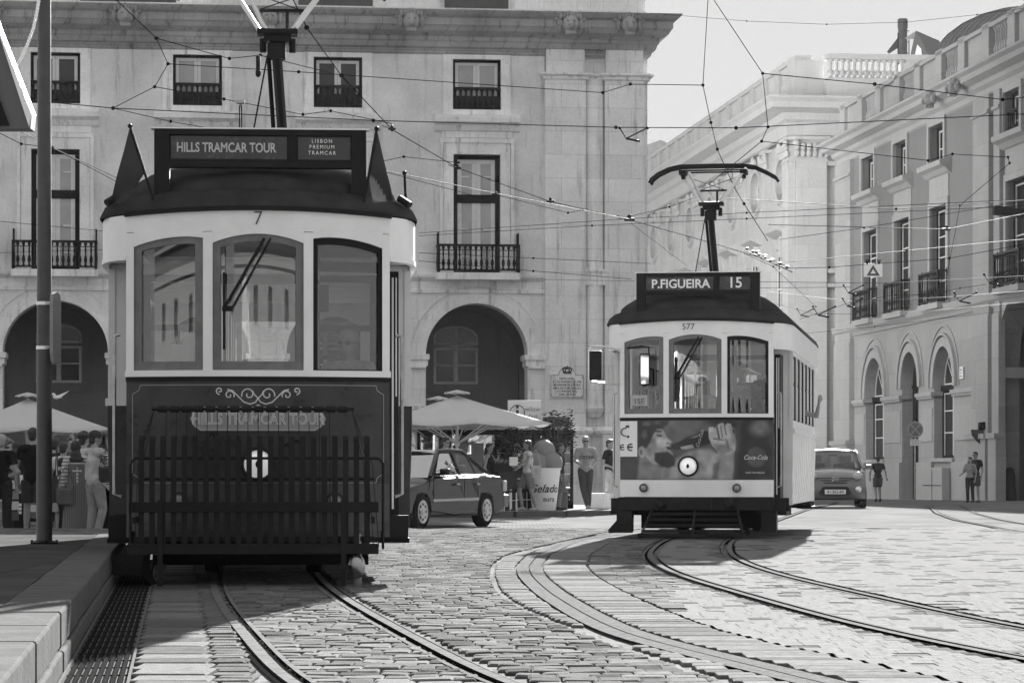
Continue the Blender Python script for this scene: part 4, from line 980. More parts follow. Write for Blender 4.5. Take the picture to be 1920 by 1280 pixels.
def pantograph(t, x, y, z0):
    mb = MB()
    o = thing_part('pantograph', t, (x, y, z0))
    mb.box(-.28, .28, -.3, .5, -.02, .06); mb.box(-.2, -.14, -.5, .7, .06, .1); mb.box(.14, .2, -.5, .7, .06, .1)
    for q in (-1, 1):
        mb.lathe([(.05, 0), (.07, .03), (.04, .06), (.07, .09), (.04, .12), (.03, .14)], 10, 0, (q * .25, -.2, .04)); mb.tube([(q * .3, -.3, .1), (q * .12, -.35, .34)], .018, 6)
    mb.build('base_frame', M_iron, o)
    mb = MB(); mb.tube([(.06, .25, .08), (-.02, -.03, 1.2)], .048, 8, flat=1.4); mb.tube([(-.02, .4, .1), (-.09, .0, 1.15)], .022, 6); mb.tube([(-.30, .1, .1), (-.10, -.05, 1.15)], .008, 5)
    mb.box(-.10, .06, -.1, .05, 1.12, 1.25); mb.build('lower_arm', M_iron, o)
    mb = MB(); mb.cbox(-.19, .17, -.12, .08, 1.33, 1.38, .008); mb.box(-.13, .11, -.09, .05, 1.27, 1.33); mb.box(-.08, .06, -.06, .03, 1.20, 1.28)
    for q in (-1, 1): mb.cyl((q * .13 - .01, -.02, 1.18), (q * .13 - .01, -.02, 1.30), .03)
    mb.build('knuckle_plate', M_black, o)
    mb = MB()
    for a, b in (((-.12, -.08, 1.38), (-.34, -.12, 1.84)), ((-.16, .02, 1.36), (-.42, .12, 1.78)), ((.12, -.08, 1.38), (.50, -.12, 1.86)), ((.13, .02, 1.38), (.46, .12, 1.84))): mb.tube([a, b], .021, 8)
    mb.build('upper_arm', M_alu, o)
    mb = MB(); mb.tube([(-.28, -.02, 1.72), (.18, -.02, 1.56)], .006, 4); mb.tube([(.3, -.02, 1.72), (-.16, -.02, 1.56)], .006, 4); mb.box(-.17, .22, -.05, -.01, 1.535, 1.56); mb.box(.06, .09, -.05, -.01, 1.38, 1.54)
    mb.build('cross_brace', M_iron, o)
    for yy in (-.14, .14):
        mb = MB(); P = [(-.90, 1.66), (-.87, 1.72), (-.78, 1.79), (-.62, 1.865), (-.45, 1.90), (0, 1.905), (.45, 1.90), (.62, 1.875), (.80, 1.79), (.92, 1.72), (.95, 1.68)]
        mb.tube([(a, yy, b) for a, b in P], .024, 6, 0, flat=.9); mb.build('contact_bow', M_black, o)
    mb = MB(); mb.tube([(-.45, -.14, 1.83), (.48, -.14, 1.83)], .012, 6); mb.tube([(-.45, .14, 1.83), (.48, .14, 1.83)], .012, 6)
    for q in (-.42, .46): mb.box(q - .05, q + .05, -.15, .15, 1.78, 1.84); mb.cyl((q, 0, 1.72), (q, 0, 1.8), .03)
    mb.build('bow_carrier', M_iron, o)
    return o
def thing_part(name, parent, loc):
    o = bpy.data.objects.new(name, None); C.objects.link(o); o.parent = parent; o.location = loc; o.empty_display_size = .1; return o
def build_tram(kind, loc, rot, label):
    t = thing('tram', label, 'tram', loc, rot)
    for M, fr in ((Matrix(), True), (MR, False)): tram_end(t, M, fr, kind)
    # saloon sides
    prof = [(.45, 1.17), (.62, 1.205), (.9, 1.23), (1.2, 1.24), (1.46, SW)] 
    n = 6; y0, y1 = 1.26, LEN - 1.26
    for q in (-1, 1):
        mb = MB(); ys_ = [y0 + (y1 - y0) * k / 24 for k in range(25)]
        vs = []
        for yy in ys_:
            for z, x in prof: vs.append((q * x, yy, z))
        k_ = len(prof); fs = [(i * k_ + j, i * k_ + j + 1, (i + 1) * k_ + j + 1, (i + 1) * k_ + j) for i in range(24) for j in range(k_ - 1)]
        mb.add(vs, fs, 0, True)
        for i in range(25):
            if i % 2 == 0: mb.tube([(q * (x + .004), ys_[i], z) for z, x in prof], .010, 5)
        for yy in (y0, y1): xa, xb = sorted((q * .98, q * 1.235)); mb.box(xa, xb, yy - .03, yy + .0, .45, 1.46)
        mb.build('side_panel', M_navy if kind == 1 else M_white, t)
        mb = MB(); xa, xb = sorted((q * 1.2, q * (SW + .03))); mb.box(xa, xb, y0 - .04, y1 + .04, 1.44, 1.50)
        xa, xb = sorted((q * 1.19, q * SW)); mb.box(xa, xb, y0, y1, 1.50, 1.62); mb.box(xa, xb, y0, y1, 2.52, 2.60)
        for i in range(n + 1):
            yy = y0 + (y1 - y0) * i / n; mb.box(xa - .002, xb + .002, yy - .045, yy + .045, 1.6, 2.6)
        xa, xb = sorted((q * .99, q * SW))
        for yy in (y0, y1): mb.box(xa, xb, yy - .035, yy + .002, 1.44, 2.6)
        o = mb.build('window_pillar', M_white, t); 
        for i in range(n):
            a, b = y0 + (y1 - y0) * i / n + .045, y0 + (y1 - y0) * (i + 1) / n - .045; MM = T((q * 1.215, 0, 0)) @ Matrix.Rotation(R(90), 4, 'Z')
            mb = MB(); frame(mb, a, b, 1.62, 2.52, .03, -.01, .02, 0, MM); mb.box(a, b, -.012, .018, 2.12, 2.15, 0, MM)
            if kind == 2:
                for k in (1, 2, 3): pass
            w_ = mb.build('side_window', M_sash if kind == 1 else M_black, t); pb = MB(); pb.box(a + .02, b - .02, 0, .004, 1.64, 2.50, 0, MM); pb.build('pane', M_glass, w_)
    # roof
    insz = [(.015, 0), (.015, .02), (.05, .09), (.12, .145), (.185, .16), (.20, .205), (.26, .26), (.40, .345), (.62, .42), (.88, .465), (1.10, .485), (1.26, .49)]
    vs = []; npt = 0
    for ins, dz in insz:
        a = 1.285 - ins; e = max(.05, .66 - ins * .45); yf = -.05 + ins * 1.15
        loop = []
        for k in range(25):
            tt = -1 + 2 * k / 24; x = a * math.sin(tt * math.pi / 2); loop.append((x, yf + e * (1 - math.cos(tt * math.pi / 2))))
        full = loop + [(-x, LEN - y) for x, y in loop]
        npt = len(full)
        for x, y in full: vs.append((x, y, 2.965 - .06 * (x / 1.285) ** 2 * (1 - ins / 1.285) + dz))
    k_ = len(insz); fs = [(i * npt + j, i * npt + (j + 1) % npt, (i + 1) * npt + (j + 1) % npt, (i + 1) * npt + j) for i in range(k_ - 1) for j in range(npt)]
    fs.append(tuple(range((k_ - 1) * npt, k_ * npt)))
    mb = MB(); mb.add(vs, fs, 0, True)
    o = mb.build('roof', M_tramroof, t)
    mb = MB()
    for ends in (Matrix(), MR):       # raised brow ribs on the end of the roof
        for a, b in ((-1.02, -.47), (-.40, .40), (.47, 1.02)):
            P = []
            for i in range(13):
                x = a + (b - a) * i / 12; u = abs(x) / 1.06
                P.append((x, .20 + .50 * (1 - math.sqrt(max(0, 1 - u * u))), 3.145 - .055 * u * u + .018 * math.sin(math.pi * i / 12)))
            mb.tube(P, .012, 6, 0, M=ends)
    for q in (-1, 1): mb.tube([(q * 1.08, .9, 3.06), (q * 1.08, LEN - .9, 3.06)], .02, 6)
    for k in range(5): mb.box(-.12, .12, 1.9 + k * 1.1, 2.3 + k * 1.1, 3.42, 3.50) if k not in (0, 1) else None
    mb.build('roof_rib', M_tramroof, t)
    # interior
    mb = MB(); mb.box(-1.17, 1.17, 1.26, LEN - 1.26, .66, .72); mb.box(-1.0, 1.0, .3, LEN - .3, 2.80, 2.83, 1); mb.box(-1.18, 1.18, 1.3, LEN - 1.3, 2.64, 2.67, 1)
    mb.box(-1.18, -1.15, 1.3, LEN - 1.3, .72, 1.55, 0); mb.box(1.15, 1.18, 1.3, LEN - 1.3, .72, 1.55, 0)
    for yy in (1.30, LEN - 1.34):
        wall(mb, -1.16, 1.16, .7, 2.66, [(-.95, -.42, 1.62, 2.5, True, .16), (-.33, .33, .72, 2.45), (.42, .95, 1.62, 2.5, True, .16)], yy, yy + .04, 1)
    mb.build('interior_lining', [M_intd, M_int], t)
    mb = MB()
    for yy in (1.27, LEN - 1.30):
        for a_, b_ in ((-.95, -.42), (.42, .95)):
            frame(mb, a_ - .01, b_ + .01, 1.60, 2.52, .055, yy, yy + .025); mb.box(a_, b_, yy, yy + .024, 2.06, 2.11); mb.box((a_ + b_) / 2 - .012, (a_ + b_) / 2 + .012, yy, yy + .02, 1.62, 2.06)
        for q in (-.36, .36): mb.box(q - .03, q + .03, yy, yy + .03, .72, 2.5)
        mb.box(-.36, .36, yy, yy + .03, 2.45, 2.53)
    mb.build('bulkhead_frame', M_intd, t)
    mb = MB(); mb.box(-1.0, 1.0, 1.26, 1.29, .72, 1.58); mb.cyl((.47, .9, .72), (.47, .9, 2.7), .022, n=8); mb.cbox(.46, .56, .92, .98, 2.2, 2.42, .01); mb.build('partition', M_intd, t)
    for yy in np.arange(2.0, LEN - 2.0, .85):
        for q in (-1, 1):
            mb = MB(); xa, xb = sorted((q * .42, q * 1.1)); mb.cbox(xa, xb, yy, yy + .42, 1.1, 1.18, .02); mb.cbox(xa, xb, yy + .40, yy + .46, 1.15, 1.66, .02); mb.box((xa + xb) / 2 - .03, (xa + xb) / 2 + .03, yy + .1, yy + .3, .72, 1.1)
            mb.build('bench_seat', M_intd, t)
    mb = MB()
    for x, yy in ((-.33, 1.6), (.33, 1.6), (-.33, 3.6), (.33, 3.6), (-.33, 5.6), (.33, 5.6)): mb.cyl((x, yy, .72), (x, yy, 2.66), .016, n=8)
    for q in (-.4, .4): mb.cyl((q, 1.5, 2.45), (q, LEN - 1.5, 2.45), .014, n=8)
    mb.build('grab_pole', M_alu, t)
    mb = MB(); mb.cbox(-.62, -.28, .42, .72, .72, 1.60, .03); mb.cyl((-.45, .57, 1.6), (-.45, .57, 1.68), .12); mb.box(-.47, -.43, .4, .75, 1.68, 1.70); mb.cyl((.52, .5, .72), (.52, .5, 1.62), .03); mb.tube([(.40, .5, 1.64), (.52, .5, 1.66), (.66, .5, 1.64)], .015, 6)
    mb.build('driver_controller', M_black, t)
    # running gear
    mb = MB(); mb.box(-.95, .95, .35, LEN - .35, .50, .58); 
    for q in (-1, 1): mb.box(q * .62 - .04, q * .62 + .04, 1.9, LEN - 1.9, .30, .52); mb.box(q * .70 - .03, q * .70 + .03, 2.6, 5.8, .25, .36)
    mb.box(-.5, .5, 2.2, 3.2, .2, .5); mb.box(-.4, .4, 3.9, 4.5, .18, .5); mb.box(-.85, .85, 1.2, 1.5, .2, .5); mb.box(-.9, .9, 1.55, 1.62, .12, .42)
    for q in (-1, 1): mb.box(q * 1.02 - .10, q * 1.02 + .10, 1.75, 2.9, .30, .45)
    mb.build('underframe', M_under, t)
    for yy in (3.0, 5.4):
        for q in (-1, 1):
            mb = MB(); MM = T((q * .45, yy, .385)) @ Matrix.Rotation(R(90), 4, 'Y'); mb.lathe([(.05, -.07), (.37, -.06), (.385, .04), (.41, .045), (.41, .065), (.30, .07), (.05, .06)], 28, 0, M=MM); mb.build('wheel', M_under, t)
    # steps at the doors
    for q in (-1, 1):
        for a, b in ((.42, 1.2), (LEN - 1.2, LEN - .42)):
            mb = MB(); xa, xb = sorted((q * .95, q * 1.20)); mb.box(xa, xb, a, b, .33, .37); xa, xb = sorted((q * 1.0, q * 1.04)); mb.box(xa, xb, a, b, .37, .6)
            for yy in (a, b - .03): mb.box(*sorted((q * .8, q * 1.19)), yy, yy + .03, .34, .55)
            mb.build('door_step', M_iron, t)
            mb = MB(); P = [(q * .95, .42), (q * 1.0, .30), (q * 1.08, .20), (q * 1.2, .12), (q * 1.21, .08), (q * .88, .08), (q * .86, .42)]; mb.prism(P, a - .12 if a < 3 else b, a - .06 if a < 3 else b + .06)
            mb.prism([(q * .95, .42), (q * 1.22, .12), (q * 1.22, .09), (q * .9, .36)], a - .06, a + .35)
            mb.build('step_guard', M_black, t) if q < 0 else None
    # destination sign
    sg = thing_part('destination_sign', t, (0, .24, 0))
    mb = MB(); mb.box(-.82, .85, 0, .13, 3.555, 3.60); mb.box(-.82, .85, 0, .13, 3.30, 3.345); mb.box(-.82, -.70, -.001, .131, 3.05, 3.599); mb.box(.735, .85, -.001, .131, 3.05, 3.599); mb.box(.235, .30, 0, .13, 3.345, 3.555); mb.box(-.70, .735, .03, .1, 3.345, 3.555)
    mb.box(-.74, .77, .01, .12, 3.345, 3.365); mb.box(-.845, .875, -.01, .14, 3.60, 3.612, 1)
    mb.build('sign_case', [M_black, M_alu], sg)
    mb = MB(); mb.box(-.69, .225, .02, .03, 3.365, 3.545); mb.box(.31, .725, .02, .03, 3.365, 3.545); mb.build('sign_face', M_signf, sg)
    # wiper, handrail
    mb = MB(); mb.tube([(.05, -.03, 2.72), (-.26, .0, 2.18)], .012, 5); mb.tube([(.10, -.03, 2.72), (-.20, .0, 2.18)], .008, 5); mb.box(-.275, -.255, -.02, -.005, 1.85, 2.45); mb.box(-.28, -.2, -.02, 0, 2.15, 2.19); mb.build('wiper', M_black, t)
    for q in (-1, 1):
        mb = MB(); mb.tube([(q * 1.09, .30, 1.98), (q * 1.13, .30, 1.97), (q * 1.135, .30, 1.92), (q * 1.135, .30, .72), (q * 1.08, .30, .70)], .016, 8); mb.build('handrail', M_steel, t)
    pantograph(t, .14 if kind == 1 else -.02, 2.9, 3.42)
    return t, sg
tr1, sg1 = build_tram(1, (-1.985, 22.1, 0), R(4.3), 'dark tour tram number 7 with slatted front fender and flags on its roof')
tr2, sg2 = build_tram(2, (2.46, 38.0, 0), R(-9.0), 'white tram number 577 with drinks advert on its front, destination sign reading 15')
# ---- lettering
text_mesh('HILLS TRAMCAR TOUR', .105, M_letter, sg1, T((-.255, .012, 3.452)), sx=.72, outline=.0022)
text_mesh('HILLS TRAMCAR TOUR', .105, M_letter, sg1, T((-.255, .016, 3.452)), sx=.72, bold=-.0035)
for k, s_ in enumerate(('LISBON', 'PREMIUM', 'TRAMCAR')): text_mesh(s_, .043, M_letter, sg1, T((.50, .014, 3.512 - k * .047)), spacing=1.35, sx=.9)
def on_nose(txt, size, x, z, t, m, off=-.012, **k):
    o = text_mesh(txt, size, m, t, T((x, 0, z)), **k)
    for v in o.data.vertices: v.co.y = yn(v.co.x) + off + v.co.y * .5
    return o
on_nose('7', .155, .0, 2.872, tr1, M_letterd, bold=-.002)
on_nose('577', .115, -.09, 2.855, tr2, M_letterd)
text_mesh('P.FIGUEIRA', .165, M_letter, sg2, T((-.22, .012, 3.447)), sx=.98, bold=.004)
text_mesh('15', .20, M_letter, sg2, T((.52, .012, 3.455)), bold=.003)
# ---- tram 1 livery: border line, scrollwork, name plate
def line3(P, r=.0045): return [(x, yn(x) - .004, z) for x, z in P]
mb = MB(); z0, z1, xe = .81, 1.575, .985
def seg(a, b, n=14): return [(a[0] + (b[0] - a[0]) * i / n, a[1] + (b[1] - a[1]) * i / n) for i in range(n + 1)]
bl = [(-xe + .06, z1), (xe - .06, z1)], [(xe - .06, z1), (xe - .05, z1 - .04), (xe, z1 - .07)], [(xe, z1 - .07), (xe, z0 + .07)], [(xe, z0 + .07), (xe - .05, z0 + .04), (xe - .06, z0)], [(xe - .06, z0), (-xe + .06, z0)], [(-xe + .06, z0), (-xe + .05, z0 + .04), (-xe, z0 + .07)], [(-xe, z0 + .07), (-xe, z1 - .07)], [(-xe, z1 - .07), (-xe + .05, z1 - .04), (-xe + .06, z1)]
for s_ in bl:
    for a, b in zip(s_, s_[1:]): mb.tube(line3(seg(a, b)), .004, 4)
mb.build('lining', mat('lining_grey', .30, .5), tr1)
mb = MB()
def spiral(cx, cz, r, turns, a0, s_, n=36):
    return [(cx + (r * (1 - .82 * i / n)) * math.cos(a0 + s_ * turns * 2 * math.pi * i / n), cz + (r * (1 - .82 * i / n)) * math.sin(a0 + s_ * turns * 2 * math.pi * i / n)) for i in range(n + 1)]
for q in (-1, 1):
    for cx_, cz_, r_, a0, sg_ in ((.075, 1.50, .055, -.3, 1), (.225, 1.495, .04, math.pi + .4, -1), (.30, 1.53, .03, -1.6, 1)):
        mb.tube(line3([(q * x, z) for x, z in spiral(cx_, cz_, r_, 1.15, a0, sg_)]), .0055, 5)
    mb.tube(line3([(q * x, z) for x, z in [(0, 1.47), (.02, 1.44), (.06, 1.425), (.11, 1.44), (.16, 1.49), (.20, 1.53), (.24, 1.54)]]), .0055, 5)
    mb.tube(line3([(q * x, z) for x, z in [(.0, 1.47), (.03, 1.50), (.045, 1.53)]]), .0055, 5)
mb.add([(0, -.01, 1.425), (.04, -.01, 1.40), (.012, -.01, 1.385), (0, -.01, 1.365), (-.012, -.01, 1.385), (-.04, -.01, 1.40)], [(0, 1, 2, 3, 4, 5)]); mb.build('scrollwork', M_line, tr1)
npz0, npz1 = 1.215, 1.405
mb = MB(); P = [(-.53, 1.31), (-.50, 1.25), (-.45, npz0), (.45, npz0), (.50, 1.25), (.53, 1.31), (.50, 1.37), (.45, npz1), (-.45, npz1), (-.50, 1.37)]
mb.prism([(x, z) for x, z in P], -.018, -.012); 
pl = mb.build('name_plate', M_pale, tr1)
text_mesh('HILLS TRAMCAR TOUR', .125, M_letter, pl, T((0, -.022, 1.305)), sx=.80, outline=.0028)
mb = MB()
for a, b in zip(P, P[1:] + P[:1]): mb.tube([(a[0] * .975, -.02, 1.31 + (a[1] - 1.31) * .9), (b[0] * .975, -.02, 1.31 + (b[1] - 1.31) * .9)], .003, 4)
mb.build('plate_border', M_line, pl)
# ---- headlights
def headlight(t, x, z, r, name='headlight'):
    h = thing_part(name, t, (x, yn(x) - .0, z)); MM = Matrix.Rotation(R(90), 4, 'X')
    mb = MB(); mb.lathe([(r * .9, .0), (r * 1.12, .02), (r * 1.12, .05), (r, .065), (r * .93, .05), (r * .9, .03)], 28, 0, M=MM); mb.build('rim', M_black if name == 'headlight' else M_chrome, h)
    mb = MB(); mb.lathe([(r * .93, .03), (r * .8, .055), (r * .5, .072), (.01, .08)], 28, 0, M=MM); mb.build('lens', M_headglass if name == 'headlight' else M_tail, h)
    if name == 'headlight':
        mb = MB(); mb.ell((0, -.09, 0), (.02, .015, .03), 8); mb.build('bulb_cap', M_black, h)
headlight(tr1, .0, .955, .12); headlight(tr2, -.09, .985, .125)
headlight(tr2, -.70, .69, .055, 'side_lamp'); headlight(tr2, .56, .69, .055, 'side_lamp')
headlight(tr1, -.62, .665, .065, 'side_lamp'); headlight(tr1, .60, .665, .065, 'side_lamp')
# ---- bumper and tray of tram 2
mb = MB(); curved(mb, -HW - .01, HW + .01, .39, .565, -.03, .12, 18); 
for x in (-.46, .46): mb.lathe([(.07, 0), (.085, .02), (.05, .04), (.04, .06)], 14, 0, M=T((x, -.03 + yn(x), .48)) @ Matrix.Rotation(R(90), 4, 'X'))
curved(mb, -.22, .22, .41, .54, -.06, .04, 6); mb.build('bumper', M_black, tr2)
mb = MB()
for k in range(5): z = .36 - k * .075; y = -.12 - k * .07; hw = .60 + k * .03; mb.box(-hw, hw, y, y + .03, z - .035, z)
for x in (-.62, 0, .62): mb.tube([(x * .92, .0, .42), (x * 1.1, -.45, .06)], .014, 6)
mb.box(-.72, .72, -.46, -.43, .04, .09); mb.build('lifeguard_tray', M_iron, tr2)
for q, x in ((-1, -1), (1, 1)):
    mb = MB(); mb.box(x * .98 - .1, x * .98 + .1, .15, .45, .1, .38); mb.build('sand_box', M_black, tr2)
# ---- mirrors of tram 2
for q, X0 in ((-1, -HW), (1, None)):
    if X0 is None: continue
    mb = MB(); zt_, zl_ = 2.60, 2.12
    mb.tube([(-HW, .15, 2.55), (-1.2, .0, 2.60), (-1.38, -.1, 2.60), (-1.42, -.1, 2.56), (-1.42, -.1, 2.16), (-1.38, -.1, 2.12), (-1.2, .0, 2.10), (-HW, .15, 2.09)], .014, 6)
    o = mb.build('mirror_bracket', M_alu, tr2); mb = MB(); mb.cbox(-1.42, -1.25, -.14, -.08, 2.14, 2.54, .025); mb.build('mirror', M_black, o)
mb = MB(); mb.tube([(-.93, .12, 2.58), (-.72, .0, 2.60), (-.62, -.05, 2.58), (-.60, -.05, 2.1), (-.7, -.05, 2.05)], .012, 6); mb.cbox(-.74, -.60, -.08, -.03, 2.07, 2.5, .02)
o = mb.build('mirror', M_black, tr2); mb = MB(); mb.cbox(-.725, -.615, -.085, -.081, 2.09, 2.48, .001); mb.build('mirror_glass', mat('mirror_glass', .5, .03, 1), o)
# route card in the window of tram 2
mb = MB(); mb.cbox(-.90, -.66, .20, .22, 1.80, 1.95, .01); o = mb.build('route_card', M_letter, tr2); text_mesh('15E', .10, M_letterd, o, T((-.78, .195, 1.86)), bold=.002)
mb = MB(); mb.cbox(-.68, -.46, .24, .26, 1.74, 1.90, .005); mb.cbox(-.60, -.43, .26, .28, 1.88, 2.0, .005); o = mb.build('window_card', mat('paper_card', .6, .7), tr1)
for k in range(3): 
    pass
# ---- slatted fender of tram 1
fe = thing_part('front_fender', tr1, (0, -.42, 0))
mb = MB(); mb.cbox(-.98, .93, -.03, .03, .585, .665, .006); mb.cbox(-.99, .93, -.03, .03, .265, .345, .006); mb.build('cross_beam', M_black, fe)
mb = MB()
for x in (-.74, .66): mb.box(x - .02, x + .02, -.045, -.03, .02, .68); mb.box(x - .035, x + .035, -.05, .3, .14, .18)
mb.box(-.95, -.93, -.03, .45, .5, .55); mb.box(.88, .9, -.03, .45, .5, .55); mb.build('bracket', M_iron, fe)
mb = MB()
for k in range(22):
    x = -.885 + k * .0822
    mb.tube([(x, .16, 1.15), (x, .12, 1.165), (x, .06, 1.14), (x, .03, 1.05), (x, .0, .34)], .030, 4, 0, flat=.35)
mb.build('slat', M_black, fe)
mb = MB(); mb.tube([(-.97, .05, .30), (-.97, .05, .95), (-.94, .05, 1.0), (.93, .05, 1.0), (.965, .05, .96), (.965, .05, .30)], .012, 6)
mb.tube([(-.9, .06, .84), (.9, .06, .84)], .012, 5); mb.box(-.93, .9, .04, .05, .36, .40); mb.build('fender_frame', M_iron, fe)
mb = MB(); mb.cyl((-.80, -.07, 1.375), (.74, -.07, 1.375), .014, n=8)
for k in range(16): x = -.72 + k * .0915; mb.cyl((x - .036, -.07, 1.375), (x + .036, -.07, 1.375), .026, n=10)
mb.build('roller_bar', M_black, fe)
mb = MB()
for k in range(17): x = -.69 + k * .0775 ; mb.tube([(x, -.08, 1.36), (x * 1.02, -.05, .31)], .0045, 4)
for q in (-1, 1):
    for k in range(3):
        mb.tube([(q * .755 - .03, -.08, 1.36), (q * (.84 + k * .035) - .03, -.07, .95), (q * (.87 + .04 * k) - .02, -.04, .32)], .0045, 4)
mb.build('fender_cord', M_iron, fe)
# chain, hose, couplings
mb = MB(); mb.tube([(.36, -.02, 1.12), (.30, -.05, 1.14), (.2, -.04, 1.10)], .012, 6); mb.tube([(-.42, -.05, 1.12), (-.36, -.08, 1.2), (-.30, -.05, 1.12), (-.34, -.03, 1.02)], .012, 6); mb.build('draw_hook', M_iron, tr1)
mb = MB(); mb.cbox(.74, .80, -.38, -.34, -.0, .42, .01); mb.ell((.76, -.4, .17), (.07, .05, .1), 10); mb.build('coupling', M_steel, tr1)
mb = MB(); mb.tube([(-.84, -.3, .30), (-.86, -.34, .15), (-.80, -.34, .03)], .03, 7); mb.build('hose', M_rubber, tr1)
# scuttle side (left lower skirt of tram 1)
# ---- flags on tram 1
def flag(t, base, tip, pts, gr, lab):
    f = thing_part('flag', t, base); f['label'] = lab
    mb = MB(); d = Vector(tip) - Vector(base); mb.tube([(0, 0, 0), tuple(d)], .012, 6); mb.ell(tuple(d), (.02, .02, .02), 6); mb.build('flagpole', M_iron, f)
    n = 10; rows = []
    mb = MB(); A_ = [d * (1 - .62 * i / n) for i in range(n + 1)]
    for j in range(9):
        for i in range(n + 1):
            a = A_[i]; u = j / 8
            e = Vector(pts[0]).lerp(Vector(pts[1]), i / n); p = a.lerp(d + e - Vector((0, 0, 0)) * 0, u) if False else a + (e) * u
            p.y += .05 * math.sin(u * 7 + i * .5) * u; mb.v.append(tuple(p))
    for j in range(8):
        for i in range(n):
            b = j * (n + 1) + i; mb.f.append((b, b + 1, b + n + 2, b + n + 1)); mb.m.append(1 if (gr and (i + j) > gr) else 0); mb.sm.append(True)
    o = mb.build('cloth', [M_cloth, mat('flag_cloth_pale', .22, .9, 0, .2, 6)], f, fixn=False, auto=False); so_ = o.modifiers.new('solid', 'SOLIDIFY'); so_.thickness = .004
flag(tr1, (-.82, .18, 3.02), (-1.00, .10, 3.60), ((-.15, .02, -.58), (-.17, .03, -.26)), 0, 'dark flag at the left front corner of the roof')
flag(tr1, (.83, .18, 3.02), (.93, .12, 3.60), ((.13, .02, -.56), (.03, .03, -.22)), 9, 'flag at the right front corner of the roof')
flag(tr1, (1.22, 1.6, 3.0), (1.20, 1.5, 3.40), ((.02, .05, -.24), (.05, .1, -.2)), 6, 'small flag on the right roof side')
mb = MB(); 
for q in (-1, 1): mb.tube([(q * 1.12, .42, 3.08), (q * 1.2, .35, 3.02)], .03, 8)
mb.build('roof_lamp', M_black, tr1)
# ---- advert on tram 2 (flat printed poster: grey values are its artwork)
def raster(polys, W_, H_, bg):
    yy, xx = np.mgrid[0:H_, 0:W_]; xx = (xx + .5) / W_; yy = (yy + .5) / H_
    im = np.full((H_, W_), bg, float); px = xx * 813 + 235; py = yy * 335 + 590
    for g_, blur, P in polys:
        if len(P) == 1:
            cx_, cy_, rx_, ry_ = P[0]; d = (np.sqrt(((px - cx_) / rx_) ** 2 + ((py - cy_) / ry_) ** 2) - 1) * min(rx_, ry_)
        else:
            d2 = np.full(px.shape, 1e9); ins = np.zeros(px.shape, bool); n = len(P)
            for i in range(n):
                ax, ay = P[i]; bx, by = P[(i + 1) % n]; ex, ey = bx - ax, by - ay; L2 = ex * ex + ey * ey + 1e-9
                tt = np.clip(((px - ax) * ex + (py - ay) * ey) / L2, 0, 1); d2 = np.minimum(d2, (px - ax - tt * ex) ** 2 + (py - ay - tt * ey) ** 2)
                c_ = ((ay > py) != (by > py)) & (px < ex * (py - ay) / (ey if abs(ey) > 1e-9 else 1e-9) + ax); ins ^= c_
            d = np.sqrt(d2); d[ins] *= -1
        al = np.clip(.5 - d / (2 * blur), 0, 1); al = al * al * (3 - 2 * al); im = im * (1 - al) + g_ * al
    return im
